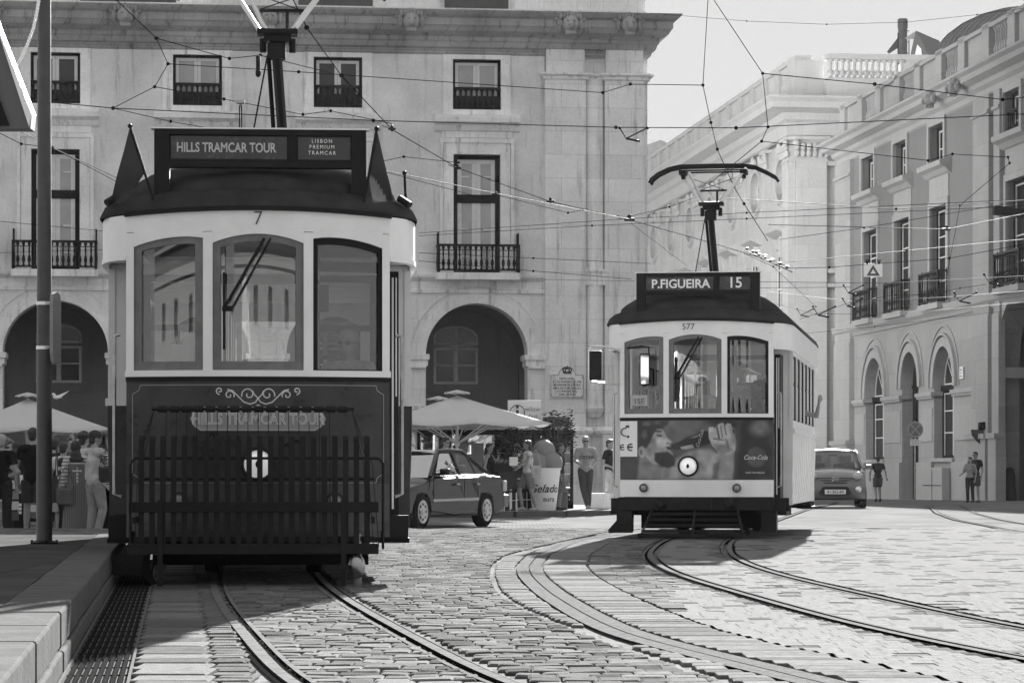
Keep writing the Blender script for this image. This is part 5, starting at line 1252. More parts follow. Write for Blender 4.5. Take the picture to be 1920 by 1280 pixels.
polys = [(.13, 60, [(600, 640, 160, 90)]), (.05, 30, [(700, 590), (1048, 590), (1048, 925), (850, 925), (870, 700)]), (.17, 28, [(985, 635, 45, 40)]), (.10, 8, [(965, 800, 52, 56)]), (.09, 20, [(870, 590), (885, 590), (850, 925), (820, 925)]),
 (.18, 10, [(345, 780), (430, 830), (470, 860), (500, 925), (330, 925)]), (.30, 16, [(470, 875), (540, 815), (620, 765), (720, 752), (790, 800), (790, 925), (465, 925)]), (.22, 8, [(470, 860), (520, 840), (500, 925), (465, 925)]),
 (.27, 8, [(765, 760), (850, 760), (848, 860), (840, 925), (738, 925), (762, 840)]), (.14, 10, [(740, 840), (775, 820), (765, 925), (735, 925)]),
 (.31, 6, [(425, 625), (455, 632), (478, 655), (495, 690), (522, 712), (505, 730), (514, 745), (508, 760), (525, 780), (532, 830), (480, 852), (410, 835), (370, 790), (385, 720), (405, 670)]),
 (.36, 8, [(450, 690), (490, 700), (505, 725), (470, 745), (430, 740)]), (.24, 8, [(400, 690), (430, 690), (440, 760), (400, 800), (380, 760)]),
 (.06, 7, [(335, 592), (505, 592), (498, 615), (470, 640), (440, 640), (418, 675), (402, 715), (385, 745), (360, 750), (335, 735)]), (.13, 8, [(380, 610, 22, 12)]), (.12, 8, [(440, 605, 18, 10)]), (.11, 8, [(370, 670, 14, 22)]),
 (.34, 4, [(356, 770, 20, 32)]), (.16, 4, [(352, 772, 8, 16)]),
 (.05, 8, [(425, 775), (470, 770), (500, 768), (528, 790), (540, 815), (536, 848), (500, 862), (455, 850), (425, 820)]), (.05, 4, [(488, 738), (520, 742), (522, 756), (495, 758)]), (.06, 3, [(436, 672), (466, 674), (466, 684), (440, 682)]), (.07, 3, [(425, 648), (466, 650), (464, 657), (428, 657)]), (.08, 3, [(492, 715), (508, 722), (500, 727), (488, 722)]),
 (.025, 3, [(520, 728), (560, 712), (600, 688), (650, 668), (690, 650), (722, 655), (728, 722), (690, 735), (640, 748), (580, 755), (535, 760), (515, 750)]), (.30, 2, [(565, 742), (630, 728), (640, 748), (600, 756), (570, 754)]), (.16, 4, [(600, 695), (660, 672), (690, 668), (650, 690)]),
 (.36, 4, [(716, 640), (732, 628), (745, 640), (770, 612), (790, 606), (802, 622), (815, 608), (832, 612), (842, 650), (856, 700), (856, 760), (835, 785), (775, 780), (735, 735), (716, 690)]), (.45, 3, [(716, 632), (742, 630), (742, 655), (718, 660)]),
 (.2, 12, [(730, 720), (800, 730), (850, 760), (780, 790)]), (.22, 10, [(820, 620), (850, 640), (858, 740), (838, 700)]), (.08, 3, [(752, 618), (762, 622), (778, 700), (768, 705)]), (.10, 3, [(776, 622), (781, 620), (792, 690), (786, 692)]), (.12, 2.5, [(796, 618), (802, 618), (812, 675), (805, 680)]), (.14, 2.5, [(740, 690), (800, 700), (796, 708), (740, 700)]), (.18, 5, [(800, 690), (815, 700), (830, 760), (815, 760)]), (.06, 2, [(840, 640), (852, 645), (852, 668), (844, 665)])]
WP, HP = 270, 110
im = raster(polys, WP, HP, .085); rs_ = np.random.RandomState(2); lo_ = rs_.randn(14, 34); lo_ = lo_[np.ix_((np.arange(HP) * 13 // HP), (np.arange(WP) * 33 // WP))]
for _ in range(6): lo_ = (lo_ + np.roll(lo_, 2, 0) + np.roll(lo_, -2, 0) + np.roll(lo_, 2, 1) + np.roll(lo_, -2, 1)) / 5
im = np.clip((im - .05) * 1.2 + .015, .008, 1) * (1 + .22 * lo_) * (1 + .06 * rs_.randn(HP, WP))
vs = []; fs = []
for j in range(HP + 1):
    for i in range(WP + 1):
        x = -HW + .004 + (2 * HW - .01) * i / WP; z = 1.60 - (1.60 - .805) * j / HP; vs.append((x, yn(x) - .006, z))
fs = [(j * (WP + 1) + i, (j + 1) * (WP + 1) + i, (j + 1) * (WP + 1) + i + 1, j * (WP + 1) + i + 1) for j in range(HP) for i in range(WP)]
me = bpy.data.meshes.new('advert'); me.from_pydata(vs, [], fs); me.update(); ca = me.color_attributes.new('ink', 'FLOAT_COLOR', 'POINT')
P_ = np.pad(im, ((0, 1), (0, 1)), 'edge'); arr = np.ones(((HP + 1) * (WP + 1), 4), np.float32); arr[:, :3] = P_.reshape(-1, 1); ca.data.foreach_set('color', arr.ravel())
m_ = mat('printed_advert', .2, .35, spec=.5); vn = m_.node_tree.nodes.new('ShaderNodeVertexColor'); vn.layer_name = 'ink'; m_.node_tree.links.new(vn.outputs[0], m_.node_tree.nodes['Principled BSDF'].inputs['Base Color'])
me.materials.append(m_); ad = bpy.data.objects.new('advert', me); C.objects.link(ad); ad.parent = tr2
def adx(zx): return -HW + (zx - 235) / 813 * 2 * HW
def adz(zy): return 1.60 - (zy - 590) / 335 * .795
for v in (('Coca-Cola', .085, 957, 801, .35, .0015, M_letter), ('TASTE THE FEELING', .034, 955, 887, 0, .0006, M_letter)):
    o = text_mesh(v[0], v[1], v[6], ad, T((adx(v[2]), 0, adz(v[3]))), shear=v[4], bold=v[5], sx=.85)
    for q in o.data.vertices: q.co.y = yn(q.co.x) - .012
o = text_mesh('Coca-Cola', .07, M_letter, ad, T((adx(668), 0, adz(693))) @ Matrix.Rotation(R(-72), 4, 'Y'), shear=.3, sx=.8)
for q in o.data.vertices: q.co.y = yn(q.co.x) - .012
mb = MB(); curved(mb, adx(236), adx(330), adz(795), adz(593), -.011, .004, 4); st = mb.build('sticker', M_letter, ad)
def ring2(mb, cx_, cz_, r0, r1, a0, a1, m=0): ring(mb, adx(cx_), adz(cz_), r0, r1, yn(adx(cx_)) - .018, yn(adx(cx_)) - .013, a0, a1, 24, m)
mb = MB(); ring2(mb, 278, 652, .055, .085, -100, 115); ring2(mb, 262, 655, .045, .06, 60, 300); ring2(mb, 250, 742, .03, .043, 30, 330); ring2(mb, 295, 742, .036, .052, 0, 360); mb.box(adx(278), adx(312), yn(adx(295)) - .02, yn(adx(295)) - .013, adz(745), adz(737)); mb.box(adx(236), adx(268), yn(adx(250)) - .017, yn(adx(250)) - .013, adz(745), adz(738))
mb.build('sticker_mark', M_letterd, st)
text_mesh('P', .06, M_letterd, st, T((adx(262), yn(adx(262)) - .02, adz(652)))) if False else None
# ================================================================== people
def remesh(mb, name, m, parent, vox=.012, smooth=True):
    me = bpy.data.meshes.new('tmp'); me.from_pydata(mb.v, [], mb.f)
    bm = bmesh.new(); bm.from_mesh(me); bmesh.ops.recalc_face_normals(bm, faces=bm.faces[:]); bm.to_mesh(me); bm.free()
    o = bpy.data.objects.new('tmp', me); C.objects.link(o)
    md = o.modifiers.new('r', 'REMESH'); md.mode = 'VOXEL'; md.voxel_size = vox; md.use_smooth_shade = True
    sm = o.modifiers.new('s', 'SMOOTH'); sm.factor = .5; sm.iterations = 2
    dg = bpy.context.evaluated_depsgraph_get(); me2 = bpy.data.meshes.new_from_object(o.evaluated_get(dg)); bpy.data.objects.remove(o)
    me2.name = name; me2.materials.clear(); me2.materials.append(m); n = bpy.data.objects.new(name, me2); C.objects.link(n); n.parent = parent; return n
def lerp3(a, b, t): return tuple(a[i] + (b[i] - a[i]) * t for i in range(3))
def cap(mb, pts, rs, flat=None): 
    mb.tube(pts, rs, 10, flat=flat)
    for p, r in ((pts[0], rs[0]), (pts[-1], rs[-1])): mb.ell(p, (r, r, r), 8)
    for p, r in zip(pts[1:-1], rs[1:-1]): mb.ell(p, (r, r, r), 8)
SKIN = mat('skin', .26, .5, 0, .08, 20); SKIN2 = mat('tanned_skin', .18, .5, 0, .08, 20)
HAIRM = {k: mat('hair_%s' % k, v, .55, 0, .3, 60, .3, 120) for k, v in (('black', .02), ('brown', .05), ('light', .3))}
def cloth(g): return mat('cloth_%s' % str(round(g, 3)).replace('.', '_'), g * .8, .9, 0, .25, 7, .9, 9, spec=.1)
def person(label, loc, h=1.75, yaw=0, pose=None, top=.3, bottom=.05, sleeve=.45, legs='long', hair='black', hairlen=0, shoes=.05, skin=None, female=False, extra=None, vox=.013, cap_=None, glasses=False, group=None, sit=False, belly=1.0, curly=False):
    s = h / 1.75; skin = skin or SKIN; sw = .165 if female else .185; hw_ = .165 if female else .155
    J = dict(pe=(0, 0, .95), ch=(0, 0, 1.27), nb=(0, .01, 1.46), hd=(0, -.015, 1.625),
             sL=(-sw, 0, 1.415), eL=(-sw - .07, .03, 1.13), wL=(-sw - .06, -.05, .88), sR=(sw, 0, 1.415), eR=(sw + .07, .03, 1.13), wR=(sw + .06, -.05, .88),
             hL=(-.09, 0, .92), kL=(-.10, -.015, .50), aL=(-.105, .03, .085), hR=(.09, 0, .92), kR=(.10, -.015, .50), aR=(.105, .03, .085), tL=(-.02, -1), tR=(.02, -1), look=0)
    J.update(pose or {})
    t = thing('person', label, 'person', loc, R(yaw), group); t.scale = (s, s, s)
    hd = Vector(J['hd']); HM = T(hd) @ Matrix.Rotation(R(J['look']), 4, 'Z') @ Matrix.Rotation(R(J.get('nod', 0)), 4, 'X')
    mb = MB()
    mb.ell((0, .005, .02), (.076, .093, .098), 14, 0, HM); mb.ell((0, -.028, -.045), (.058, .062, .072), 12, 0, HM); mb.ell((0, -.022, -.085), (.035, .045, .03), 8, 0, HM)
    mb.ell((0, -.098, -.012), (.013, .018, .024), 6, 0, HM); mb.ell((0, -.085, .018), (.045, .015, .012), 6, 0, HM); mb.ell((0, -.088, -.055), (.024, .012, .008), 6, 0, HM)
    for q in (-1, 1): mb.ell((q * .078, .01, -.005), (.012, .02, .03), 6, 0, HM)
    neck = lerp3(J['nb'], tuple(hd), .55); cap(mb, [J['nb'], neck, tuple(hd - Vector((0, -.01, .05)))], [.062, .054, .055])
    cap(mb, [J['pe'], lerp3(J['pe'], J['ch'], .45), J['ch'], lerp3(J['ch'], J['nb'], .7)], [.125, .105, .125, .09])
    for q, S_, E, W_ in (('L', J['sL'], J['eL'], J['wL']), ('R', J['sR'], J['eR'], J['wR'])):
        cap(mb, [lerp3(J['ch'], J['nb'], .75), S_], [.08, .052]); cap(mb, [S_, lerp3(S_, E, .45), E], [.050, .044, .036]); cap(mb, [E, lerp3(E, W_, .35), W_], [.037, .037, .024])
        d = (Vector(W_) - Vector(E)).normalized(); side = d.cross(Vector((0, 1, 0)) if abs(d.y) < .8 else Vector((1, 0, 0))).normalized(); up = side.cross(d).normalized()
        pc = Vector(W_) + d * .045; cap(mb, [W_, tuple(pc), tuple(pc + d * .03)], [.022, .032, .030], flat=.6)
        for k in range(4):
            b = pc + d * .045 + side * (-.026 + .0175 * k); ln = (.030, .036, .033, .025)[k]; m_ = b + d * ln + up * .006; e = m_ + d * ln * .6 + up * .020
            cap(mb, [tuple(b), tuple(m_), tuple(e)], [.0095, .009, .008])
        b = pc + side * (-.03) ; cap(mb, [tuple(b), tuple(b + d * .03 - side * .022), tuple(b + d * .052 - side * .02 + up * .012)], [.012, .0105, .009])
    for q, H_, K, A_, tt in (('L', J['hL'], J['kL'], J['aL'], J['tL']), ('R', J['hR'], J['kR'], J['aR'], J['tR'])):
        cap(mb, [H_, lerp3(H_, K, .4), K], [.088, .078, .055]); cap(mb, [K, lerp3(K, A_, .35), A_], [.055, .055, .034]); cap(mb, [A_, (A_[0] + tt[0] * .1, A_[1] + tt[1] * .1, A_[2] - .045)], [.036, .028])
    body = remesh(mb, 'body', skin, t, vox)
    # trousers, skirt or robe
    mb = MB()
    if legs in ('long', 'short'):
        f = 1 if legs == 'long' else .0
        for H_, K, A_ in ((J['hL'], J['kL'], J['aL']), (J['hR'], J['kR'], J['aR'])):
            if legs == 'long': cap(mb, [H_, lerp3(H_, K, .45), K], [.108, .096, .074]); cap(mb, [K, lerp3(K, A_, .5), lerp3(K, A_, .96)], [.074, .068, .062])
            else: e = lerp3(H_, K, .85); mb.tube([H_, lerp3(H_, K, .4), e], [.108, .102, .094], 12)
        cap(mb, [J['pe'], lerp3(J['pe'], J['ch'], .2)], [.135 if female else .128, .122])
        mb.ell(J['pe'], (hw_ + .01, .12, .10), 10)
    elif legs == 'skirt':
        pe = J['pe']; mb.lathe([(.13, .12), (.15, .05), (.175, -.05), (.20, -.3), (.23, -.5)], 14, 0, pe, sx=1, sy=.75)
    elif legs == 'robe':
        pe = J['pe']; mb.lathe([(.16, .40), (.165, .15), (.185, 0), (.21, -.3), (.25, -.7), (.27, -.90)], 18, 0, pe, sx=1, sy=.85)
    remesh(mb, {'long': 'trousers', 'short': 'shorts', 'skirt': 'skirt', 'robe': 'robe'}[legs], cloth(bottom), t, vox)
    # top
    mb = MB(); b = belly
    cap(mb, [lerp3(J['pe'], J['ch'], .05), lerp3(J['pe'], J['ch'], .5), J['ch'], lerp3(J['ch'], J['nb'], .72)], [.135 * b, .125 * b, .142, .098])
    mb.ell(lerp3(J['pe'], J['ch'], .85), (sw * .95, .125 * b, .17), 12); mb.ell(lerp3(J['pe'], J['ch'], .1), (hw_ + .012, .13 * b, .12), 12)
    if female: 
        for q in (-1, 1): mb.ell((J['ch'][0] + q * .065, J['ch'][1] - .085, J['ch'][2] - .02), (.06, .055, .06), 10)
    for S_, E, W_ in ((J['sL'], J['eL'], J['wL']), (J['sR'], J['eR'], J['wR'])):
        if sleeve > .05: cap(mb, [lerp3(J['ch'], J['nb'], .7), S_], [.095, .068])
        if 0.05 < sleeve < .9: e = lerp3(S_, E, sleeve * 1.35 if sleeve < .7 else .98); mb.tube([S_, lerp3(S_, e, .5), e], [.068, .066, .064], 12)
        elif sleeve >= .9: cap(mb, [S_, lerp3(S_, E, .5), E], [.066, .06, .052]); cap(mb, [E, lerp3(E, W_, .5), lerp3(E, W_, .93)], [.052, .048, .038])
    remesh(mb, 'top', cloth(top), t, vox)
    # hair
    mb = MB()
    if hair:
        hm = HAIRM[hair]; mb.ell((0, .022, .045), (.088, .098, .088), 14, 0, HM); mb.ell((0, -.05, .095), (.065, .04, .03), 10, 0, HM); mb.ell((0, .06, -.02), (.07, .055, .075), 10, 0, HM)
        if curly:
            rr = random.Random(5)
            for k in range(26): a = rr.uniform(0, 6.28); e = rr.uniform(0, 1.5); mb.ell((.095 * math.cos(a) * math.cos(e), .02 + .095 * math.sin(a) * math.cos(e), .05 + .085 * math.sin(e)), (.03, .03, .03), 6, 0, HM)
        if hairlen: 
            for q in (-1, 0, 1): cap(mb, [tuple(HM @ Vector((q * .05, .05, .0))), tuple(HM @ Vector((q * .075, .07, -.15))), tuple(HM @ Vector((q * .07, .08, -hairlen)))], [.055, .05, .028])
        remesh(mb, 'hair', hm, t, .014)
    mb = MB()
    if glasses:
        for q in (-1, 1): mb.ell((q * .034, -.096, .004), (.027, .012, .019), 10, 0, HM); mb.tube([(q * .06, -.085, .008), (q * .082, .01, .01)], .004, 4, M=HM)
        mb.box(-.02, .02, -.104, -.096, .004, .012, 0, HM); mb.build('sunglasses', M_black, t)
    else:
        for q in (-1, 1): mb.ell((q * .031, -.088, .002), (.011, .007, .006), 6, 0, HM)
        mb.build('eyes', M_letterd, t)
    if shoes is not None:
        for q, A_, tt in (('L', J['aL'], J['tL']), ('R', J['aR'], J['tR'])):
            d = Vector((tt[0], tt[1], 0)).normalized(); a = Vector(A_); mb = MB(); z = a.z - .045
            dr = J.get('drop' + q, 0)
            cap(mb, [(a.x - d.x * .05, a.y - d.y * .05, z), (a.x + d.x * .06, a.y + d.y * .06, z - .002 - dr * .4), (a.x + d.x * .15, a.y + d.y * .15, z - .012 - dr)], [.043, .046, .035]); mb.ell((a.x, a.y, a.z - .01), (.045, .05, .045), 8)
            remesh(mb, 'shoe', cloth(shoes), t, .012)
    if cap_ is not None:
        mb = MB(); mb.ell((0, .012, .055), (.096, .108, .088), 14, 0, HM); mb.add([(math.sin(a) * .085, -.06 - math.cos(a) * .12, .062 - .012 * math.cos(a)) for a in np.linspace(-1.3, 1.3, 9)] + [(math.sin(a) * .085, -.06 - math.cos(a) * .12, .070 - .012 * math.cos(a)) for a in np.linspace(-1.3, 1.3, 9)],
            [tuple(range(9)), tuple(range(17, 8, -1))] + [(i, i + 9, i + 10, i + 1) for i in range(8)], 0, False, HM); mb.build('cap', cloth(cap_), t)
    return t, HM
def wpos(t, p):
    M = T(t.location) @ Matrix.Rotation(t.rotation_euler.z, 4, 'Z') @ Matrix.Diagonal((t.scale.x,) * 3 + (1,)); return M @ Vector(p)
def at_ground(px, D): x = PX(px, D); return (x, D, zg(x, D))
LG = 'people waiting beside the tram stop'
# -------- left group (yaw 0 faces the camera, 180 faces away, 90 faces image right)
p1, _ = person('person in a black t-shirt cut off by the left edge of the photo', (PX(2, 46.5), 46.5, -.19), 1.72, 180, dict(eR=(-.30, .02, 1.12)), top=.012, bottom=.03, hair='light', shoes=.05)
p2, _ = person('person in black t-shirt and shorts standing half behind the tall pole', (PX(62, 47), 47, -.19), 1.84, 175, dict(wL=(-.2, -.08, .86), eL=(-.27, .0, 1.12)), top=.012, bottom=.07, legs='short', hair='black', shoes=.04, belly=1.08)
p3, _ = person('person with dark hair and white shirt in the middle of the waiting group', (PX(119, 48.5), 48.5, -.19), 1.62, 170, {}, top=.72, bottom=.35, legs='skirt', hair='black', female=True)
p4, _ = person('child with dark hair standing in front of the robed woman', (PX(117, 46.4), 46.4, -.19), 1.34, 95, dict(eR=(.2, -.08, 1.12), wR=(.18, -.2, 1.0)), top=.04, bottom=.03, hair='black', shoes=.1)
p5, h5 = person('person in a grey headscarf, striped top and long ribbed robe', (PX(142, 46), 46, -.19), 1.60, 200, dict(eL=(.28, .0, 1.1)), top=.34, bottom=.13, sleeve=1, legs='robe', hair=None, shoes=None, female=True, belly=1.15)
mb = MB(); H5 = h5; mb.ell((0, .015, .03), (.095, .11, .115), 14, 0, H5); mb.ell((0, .03, -.12), (.10, .10, .10), 12, 0, H5); mb.ell((0, .05, -.2), (.15, .11, .07), 12, 0, H5); remesh(mb, 'headscarf', cloth(.06), p5, .013)
p6, _ = person('person with curly black hair raising a hand behind the headscarf', (PX(157, 48.6), 48.6, -.19), 1.78, 150, dict(eR=(.25, -.10, 1.45), wR=(.30, -.1, 1.62), sR=(.18, 0, 1.43)), top=.68, bottom=.05, hair='black', curly=True)
p7, h7 = person('person in cap and pale number 87 shirt talking on a phone', (PX(178, 45.6), 45.6, -.19), 1.76, 130, dict(eR=(-.26, -.16, 1.20), wR=(-.13, -.16, 1.52), eL=(.24, -.02, 1.14), look=-10, kL=(-.11, -.08, .5)), top=.50, bottom=.30, hair='black', shoes=.03, cap_=.06, belly=1.12)
p8, _ = person('person in a horizontally striped shirt and black trousers', (PX(205, 47.2), 47.2, -.19), 1.66, 165, {}, top=.55, bottom=.012, hair='black', shoes=.5, female=True, sleeve=.5)
def stripes(t, part, g2, n, z0, z1, axis='Z', sc=40):
    for ch in t.children:
        if ch.name.split('.')[0] == part:
            m = ch.data.materials[0].copy(); m.name = 'striped_cloth'; nt_ = m.node_tree; b = nt_.nodes['Principled BSDF']; tc = nt_.nodes.new('ShaderNodeTexCoord'); w_ = nt_.nodes.new('ShaderNodeTexWave'); w_.bands_direction = axis; w_.inputs['Scale'].default_value = sc; w_.inputs['Distortion'].default_value = .6
            nt_.links.new(tc.outputs['Object'], w_.inputs['Vector']); r = nt_.nodes.new('ShaderNodeMapRange'); r.inputs[1].default_value = .45; r.inputs[2].default_value = .55; r.inputs[3].default_value = n; r.inputs[4].default_value = g2
            nt_.links.new(w_.outputs['Fac'], r.inputs[0]); nt_.links.new(r.outputs[0], b.inputs['Base Color']); ch.data.materials[0] = m
stripes(p8, 'top', .65, .05, 0, 0, 'Z', 7); stripes(p5, 'top', .55, .2, 0, 0, 'Z', 5); stripes(p5, 'robe', .16, .10, 0, 0, 'X', 9)
# number on shirt 87
mt_ = p7.matrix_basis
o = text_mesh('87', .12, M_letterd, p7, Matrix(), bold=.006); 
for v in o.data.vertices: v.co = Vector((v.co.x * .2 - .258, v.co.x * .9 - .02, v.co.z + 1.30)) if False else Vector((-.262 + v.co.y, -.0 - v.co.x * .0 + (v.co.x) * 1.0, v.co.z + 1.31))
def prop(name, label, cat, loc, build, group=None, rotz=0):
    t = thing(name, label, cat, tuple(loc), rotz, group); build(t); return t
def bagb(t, w_=.26, h_=.24, d_=.12, m=None):
    m = m or cloth(.05); mb = MB(); mb.cbox(-w_ / 2, w_ / 2, -d_ / 2, d_ / 2, 0, h_, .04); mb.build('bag_body', m, t); mb = MB(); mb.tube([(-w_ / 2, 0, h_ * .9), (-w_ * .3, 0, h_ * 1.8), (0, 0, h_ * 2.2), (w_ * .3, 0, h_ * 1.8), (w_ / 2, 0, h_ * .9)], .010, 5); mb.build('strap', m, t)
prop('shoulder_bag', 'dark shoulder bag hanging at the hip of the person on the phone', 'bag', wpos(p7, (-.20, -.1, .93)), lambda t: bagb(t), rotz=R(20))
def longstrap(t):
    mb = MB(); a = Vector(wpos(p7, (-.20, -.16, 1.12))) - t.location; b = Vector(wpos(p7, (.14, -.05, 1.46))) - t.location; mb.tube([tuple(a), tuple(a.lerp(b, .5) + Vector((0, -.16, 0))), tuple(b)], .014, 5, flat=.4); mb.build('strap', cloth(.05), t)
prop('shoulder_strap', 'diagonal bag strap across the pale shirt of the person on the phone', 'strap', wpos(p7, (-.20, -.1, 1.0)), longstrap)
def phoneb(t): mb = MB(); mb.cbox(-.006, .006, -.035, .035, -.07, .07, .004); mb.build('phone_body', M_black, t)
prop('mobile_phone', 'mobile phone held to the ear of the person in a cap', 'phone', wpos(p7, (-.12, -.09, 1.60)), phoneb, rotz=R(40))
prop('backpack', 'dark backpack hanging beside the child in the waiting group', 'bag', wpos(p4, (.0, .12, .78)), lambda t: bagb(t, .26, .42, .16, cloth(.07)), rotz=R(90))
prop('carrier_bag', 'mottled cloth bag held beside the long ribbed robe', 'bag', wpos(p5, (.20, .10, .62)), lambda t: bagb(t, .28, .28, .16, cloth(.12)))
person('person in dark jacket between the tall pole and the robed woman', (PX(104, 50), 50, -.19), 1.70, 160, {}, top=.02, bottom=.03, hair='black', sleeve=1)
person('person in mid grey top at the back of the waiting group near the parasol', (PX(133, 51.5), 51.5, -.19), 1.74, 20, {}, top=.12, bottom=.05, hair='brown', sleeve=1)
person('person in dark top half hidden between the rack and the pole', (PX(30, 52), 52, -.19), 1.66, 190, {}, top=.04, bottom=.04, hair='black')
person('person in white t-shirt seen between the dark t-shirt wearer and the tall pole', (PX(98, 52.5), 52.5, -.19), 1.66, 200, {}, top=.75, bottom=.12, hair='brown')
person('person with pale hair and a light jacket at the back of the waiting group', (PX(148, 53), 53, -.19), 1.72, 30, {}, top=.5, bottom=.03, hair='light', sleeve=1)
person('person in dark coat behind the striped shirt wearer next to the dark tram', (PX(192, 50.5), 50.5, -.19), 1.70, 180, {}, top=.02, bottom=.02, hair='black', sleeve=1)
person('person in mid grey shirt at the far left behind the postcard rack', (PX(20, 54), 54, -.19), 1.70, 10, {}, top=.2, bottom=.05, hair='brown')
# -------- cafe side
CG = 'people on the cafe pavement'
p9, _ = person('person with dark hair and sunglasses seen above the dark car roof', (PX(835, 63.2), 63.2, .03), 1.66, 55, {}, top=.6, bottom=.1, hair='black', glasses=True)
p10, _ = person('person in a black tank top and patterned skirt talking beside the car', (PX(917, 64.5), 64.5, .03), 1.55, 70, dict(eR=(.27, .05, 1.12), look=-20), top=.015, bottom=.35, sleeve=0, legs='skirt', hair='black', hairlen=.2, female=True, skin=SKIN)
p11, _ = person('long haired person in white top and denim shorts next to the ice cream cup', (PX(990, 64.8), 64.8, .03), 1.62, -75, dict(eR=(.2, -.10, 1.14), wR=(.12, -.30, 1.12), eL=(-.2, -.1, 1.15), wL=(-.14, -.30, 1.0), kL=(-.08, -.20, .52), aL=(-.09, -.12, .09), kR=(.09, .06, .5), aR=(.1, .18, .09)), top=.75, bottom=.22, sleeve=.15, legs='short', hair='brown', hairlen=.42, female=True, shoes=.45, skin=SKIN)
p12, _ = person('person in dark clothes behind the ice cream cup carrying a bag', (PX(1050, 66.5), 66.5, .03), 1.58, 80, {}, top=.05, bottom=.14, hair='brown', female=True, legs='skirt', skin=SKIN2)
p13, _ = person('person in sunglasses and grey lettered t-shirt with legs crossed against the wall', (PX(1098, 68.5), 68.5, .03), 1.76, 8, dict(eL=(-.27, -.02, 1.16), wL=(-.12, -.20, 1.05), eR=(.27, -.02, 1.16), wR=(.10, -.20, 1.02), kL=(-.07, -.03, .5), aL=(.03, -.10, .085), kR=(.08, -.02, .5), aR=(.08, .05, .085)), top=.36, bottom=.08, sleeve=.55, hair='light', glasses=True, shoes=.4, hairlen=0)
o = text_mesh('OSTAR', .11, M_letterd, p13, T((0, -.165, 1.24)), bold=.003)
p14, _ = person('person in dark t-shirt and pale trousers walking behind the white tram mirror', (PX(1143, 69.5), 69.5, .03), 1.70, 60, dict(eL=(-.26, .06, 1.12), wL=(-.26, -.16, 1.06)), top=.025, bottom=.5, hair='brown', shoes=.03)
prop('handbag', 'pale handbag on the shoulder of the person in denim shorts', 'bag', wpos(p11, (.12, .16, .80)), lambda t: bagb(t, .26, .3, .1, cloth(.5)), rotz=R(20))
prop('water_bottle', 'clear water bottle held by the person in the patterned skirt', 'bottle', wpos(p10, (.26, -.08, .62)), lambda t: [MB().lathe([(.03, 0), (.035, .01), (.035, .16), (.015, .2), (.015, .23)], 12).build('bottle_body', mat('pale_plastic', .6, .2), t)])
prop('brochure', 'folded pale brochure in the raised hand of the person in denim shorts', 'brochure', wpos(p11, (.12, -.40, 1.12)), lambda t: [MB().box(-.1, .1, -.002, .002, 0, .2).build('sheet', M_letter, t)], rotz=R(10))
# -------- far right
p15, _ = person('person in a light patterned blouse leaning on a companion beside the traffic light', (PX(1819, 97), 97, zg(15.7, 97)), 1.56, -30, dict(eL=(-.24, -.08, 1.15), wL=(-.28, -.26, 1.08)), top=.33, bottom=.04, sleeve=.8, hair='brown', female=True, hairlen=.12, vox=.016)
p16, _ = person('person in sunglasses and dark t-shirt standing behind a companion at the traffic light', (PX(1829, 97.6), 97.6, zg(15.9, 97)), 1.74, -35, {}, top=.04, bottom=.09, legs='short', hair='black', glasses=True, vox=.016)
p17, _ = person('person walking away along the palace wall with a bag strap across the back', (PX(1646, 103), 103, zg(13, 103)), 1.66, 190, dict(eR=(.30, .0, 1.15), wR=(.30, -.05, .92), eL=(-.30, 0, 1.15), wL=(-.34, .0, .93), kL=(-.1, -.12, .52), aL=(-.1, -.02, .1), aR=(.1, .12, .1)), top=.05, bottom=.1, legs='short', hair='black', vox=.016)
# -------- inside the trams
def in_tram(t, p): return wpos(t, p)
def tp(t, label, p, h, yaw, **k):
    q = in_tram(t, p); return person(label, tuple(q), h, yaw + math.degrees(t.rotation_euler.z), **k)
p18, _ = tp(tr2, 'person in sunglasses and pale shirt driving the white tram behind its middle window', (.02, .85, .55), 1.66, 0, pose=dict(wL=(-.2, -.3, 1.0), wR=(.2, -.3, 1.0), eL=(-.26, -.05, 1.12), eR=(.26, -.05, 1.12)), top=.45, bottom=.05, hair='brown', hairlen=.25, female=True, glasses=True, sleeve=.5)
p19, _ = tp(tr2, 'person in a patterned dress looking sideways in the right window of the white tram', (.80, 1.0, .55), 1.62, -60, top=.16, bottom=.1, sleeve=.2, hair='brown', hairlen=.12, female=True)
p20, _ = tp(tr2, 'person in dark clothes standing behind the open right window of the white tram', (.50, 1.75, .72), 1.70, 20, top=.03, bottom=.03, hair='black')
p21, _ = tp(tr2, 'person seated behind the left front window of the white tram', (-.62, 1.7, .35), 1.65, 0, top=.05, bottom=.05, hair='black')
p22, _ = tp(tr2, 'person holding a phone out of the side window of the white tram', (.98, 5.0, .50), 1.62, 20, pose=dict(eR=(.42, -.10, 1.35), wR=(.44, -.16, 1.56), sR=(.20, 0, 1.42)), top=.3, bottom=.1, sleeve=0, hair='brown', female=True)
p23, _ = tp(tr1, 'person with pale hair driving the dark tram behind its right window', (.72, .55, .38), 1.66, -25, pose=dict(wL=(-.2, -.3, 1.1)), top=.5, bottom=.1, hair='light', sleeve=1, glasses=True)
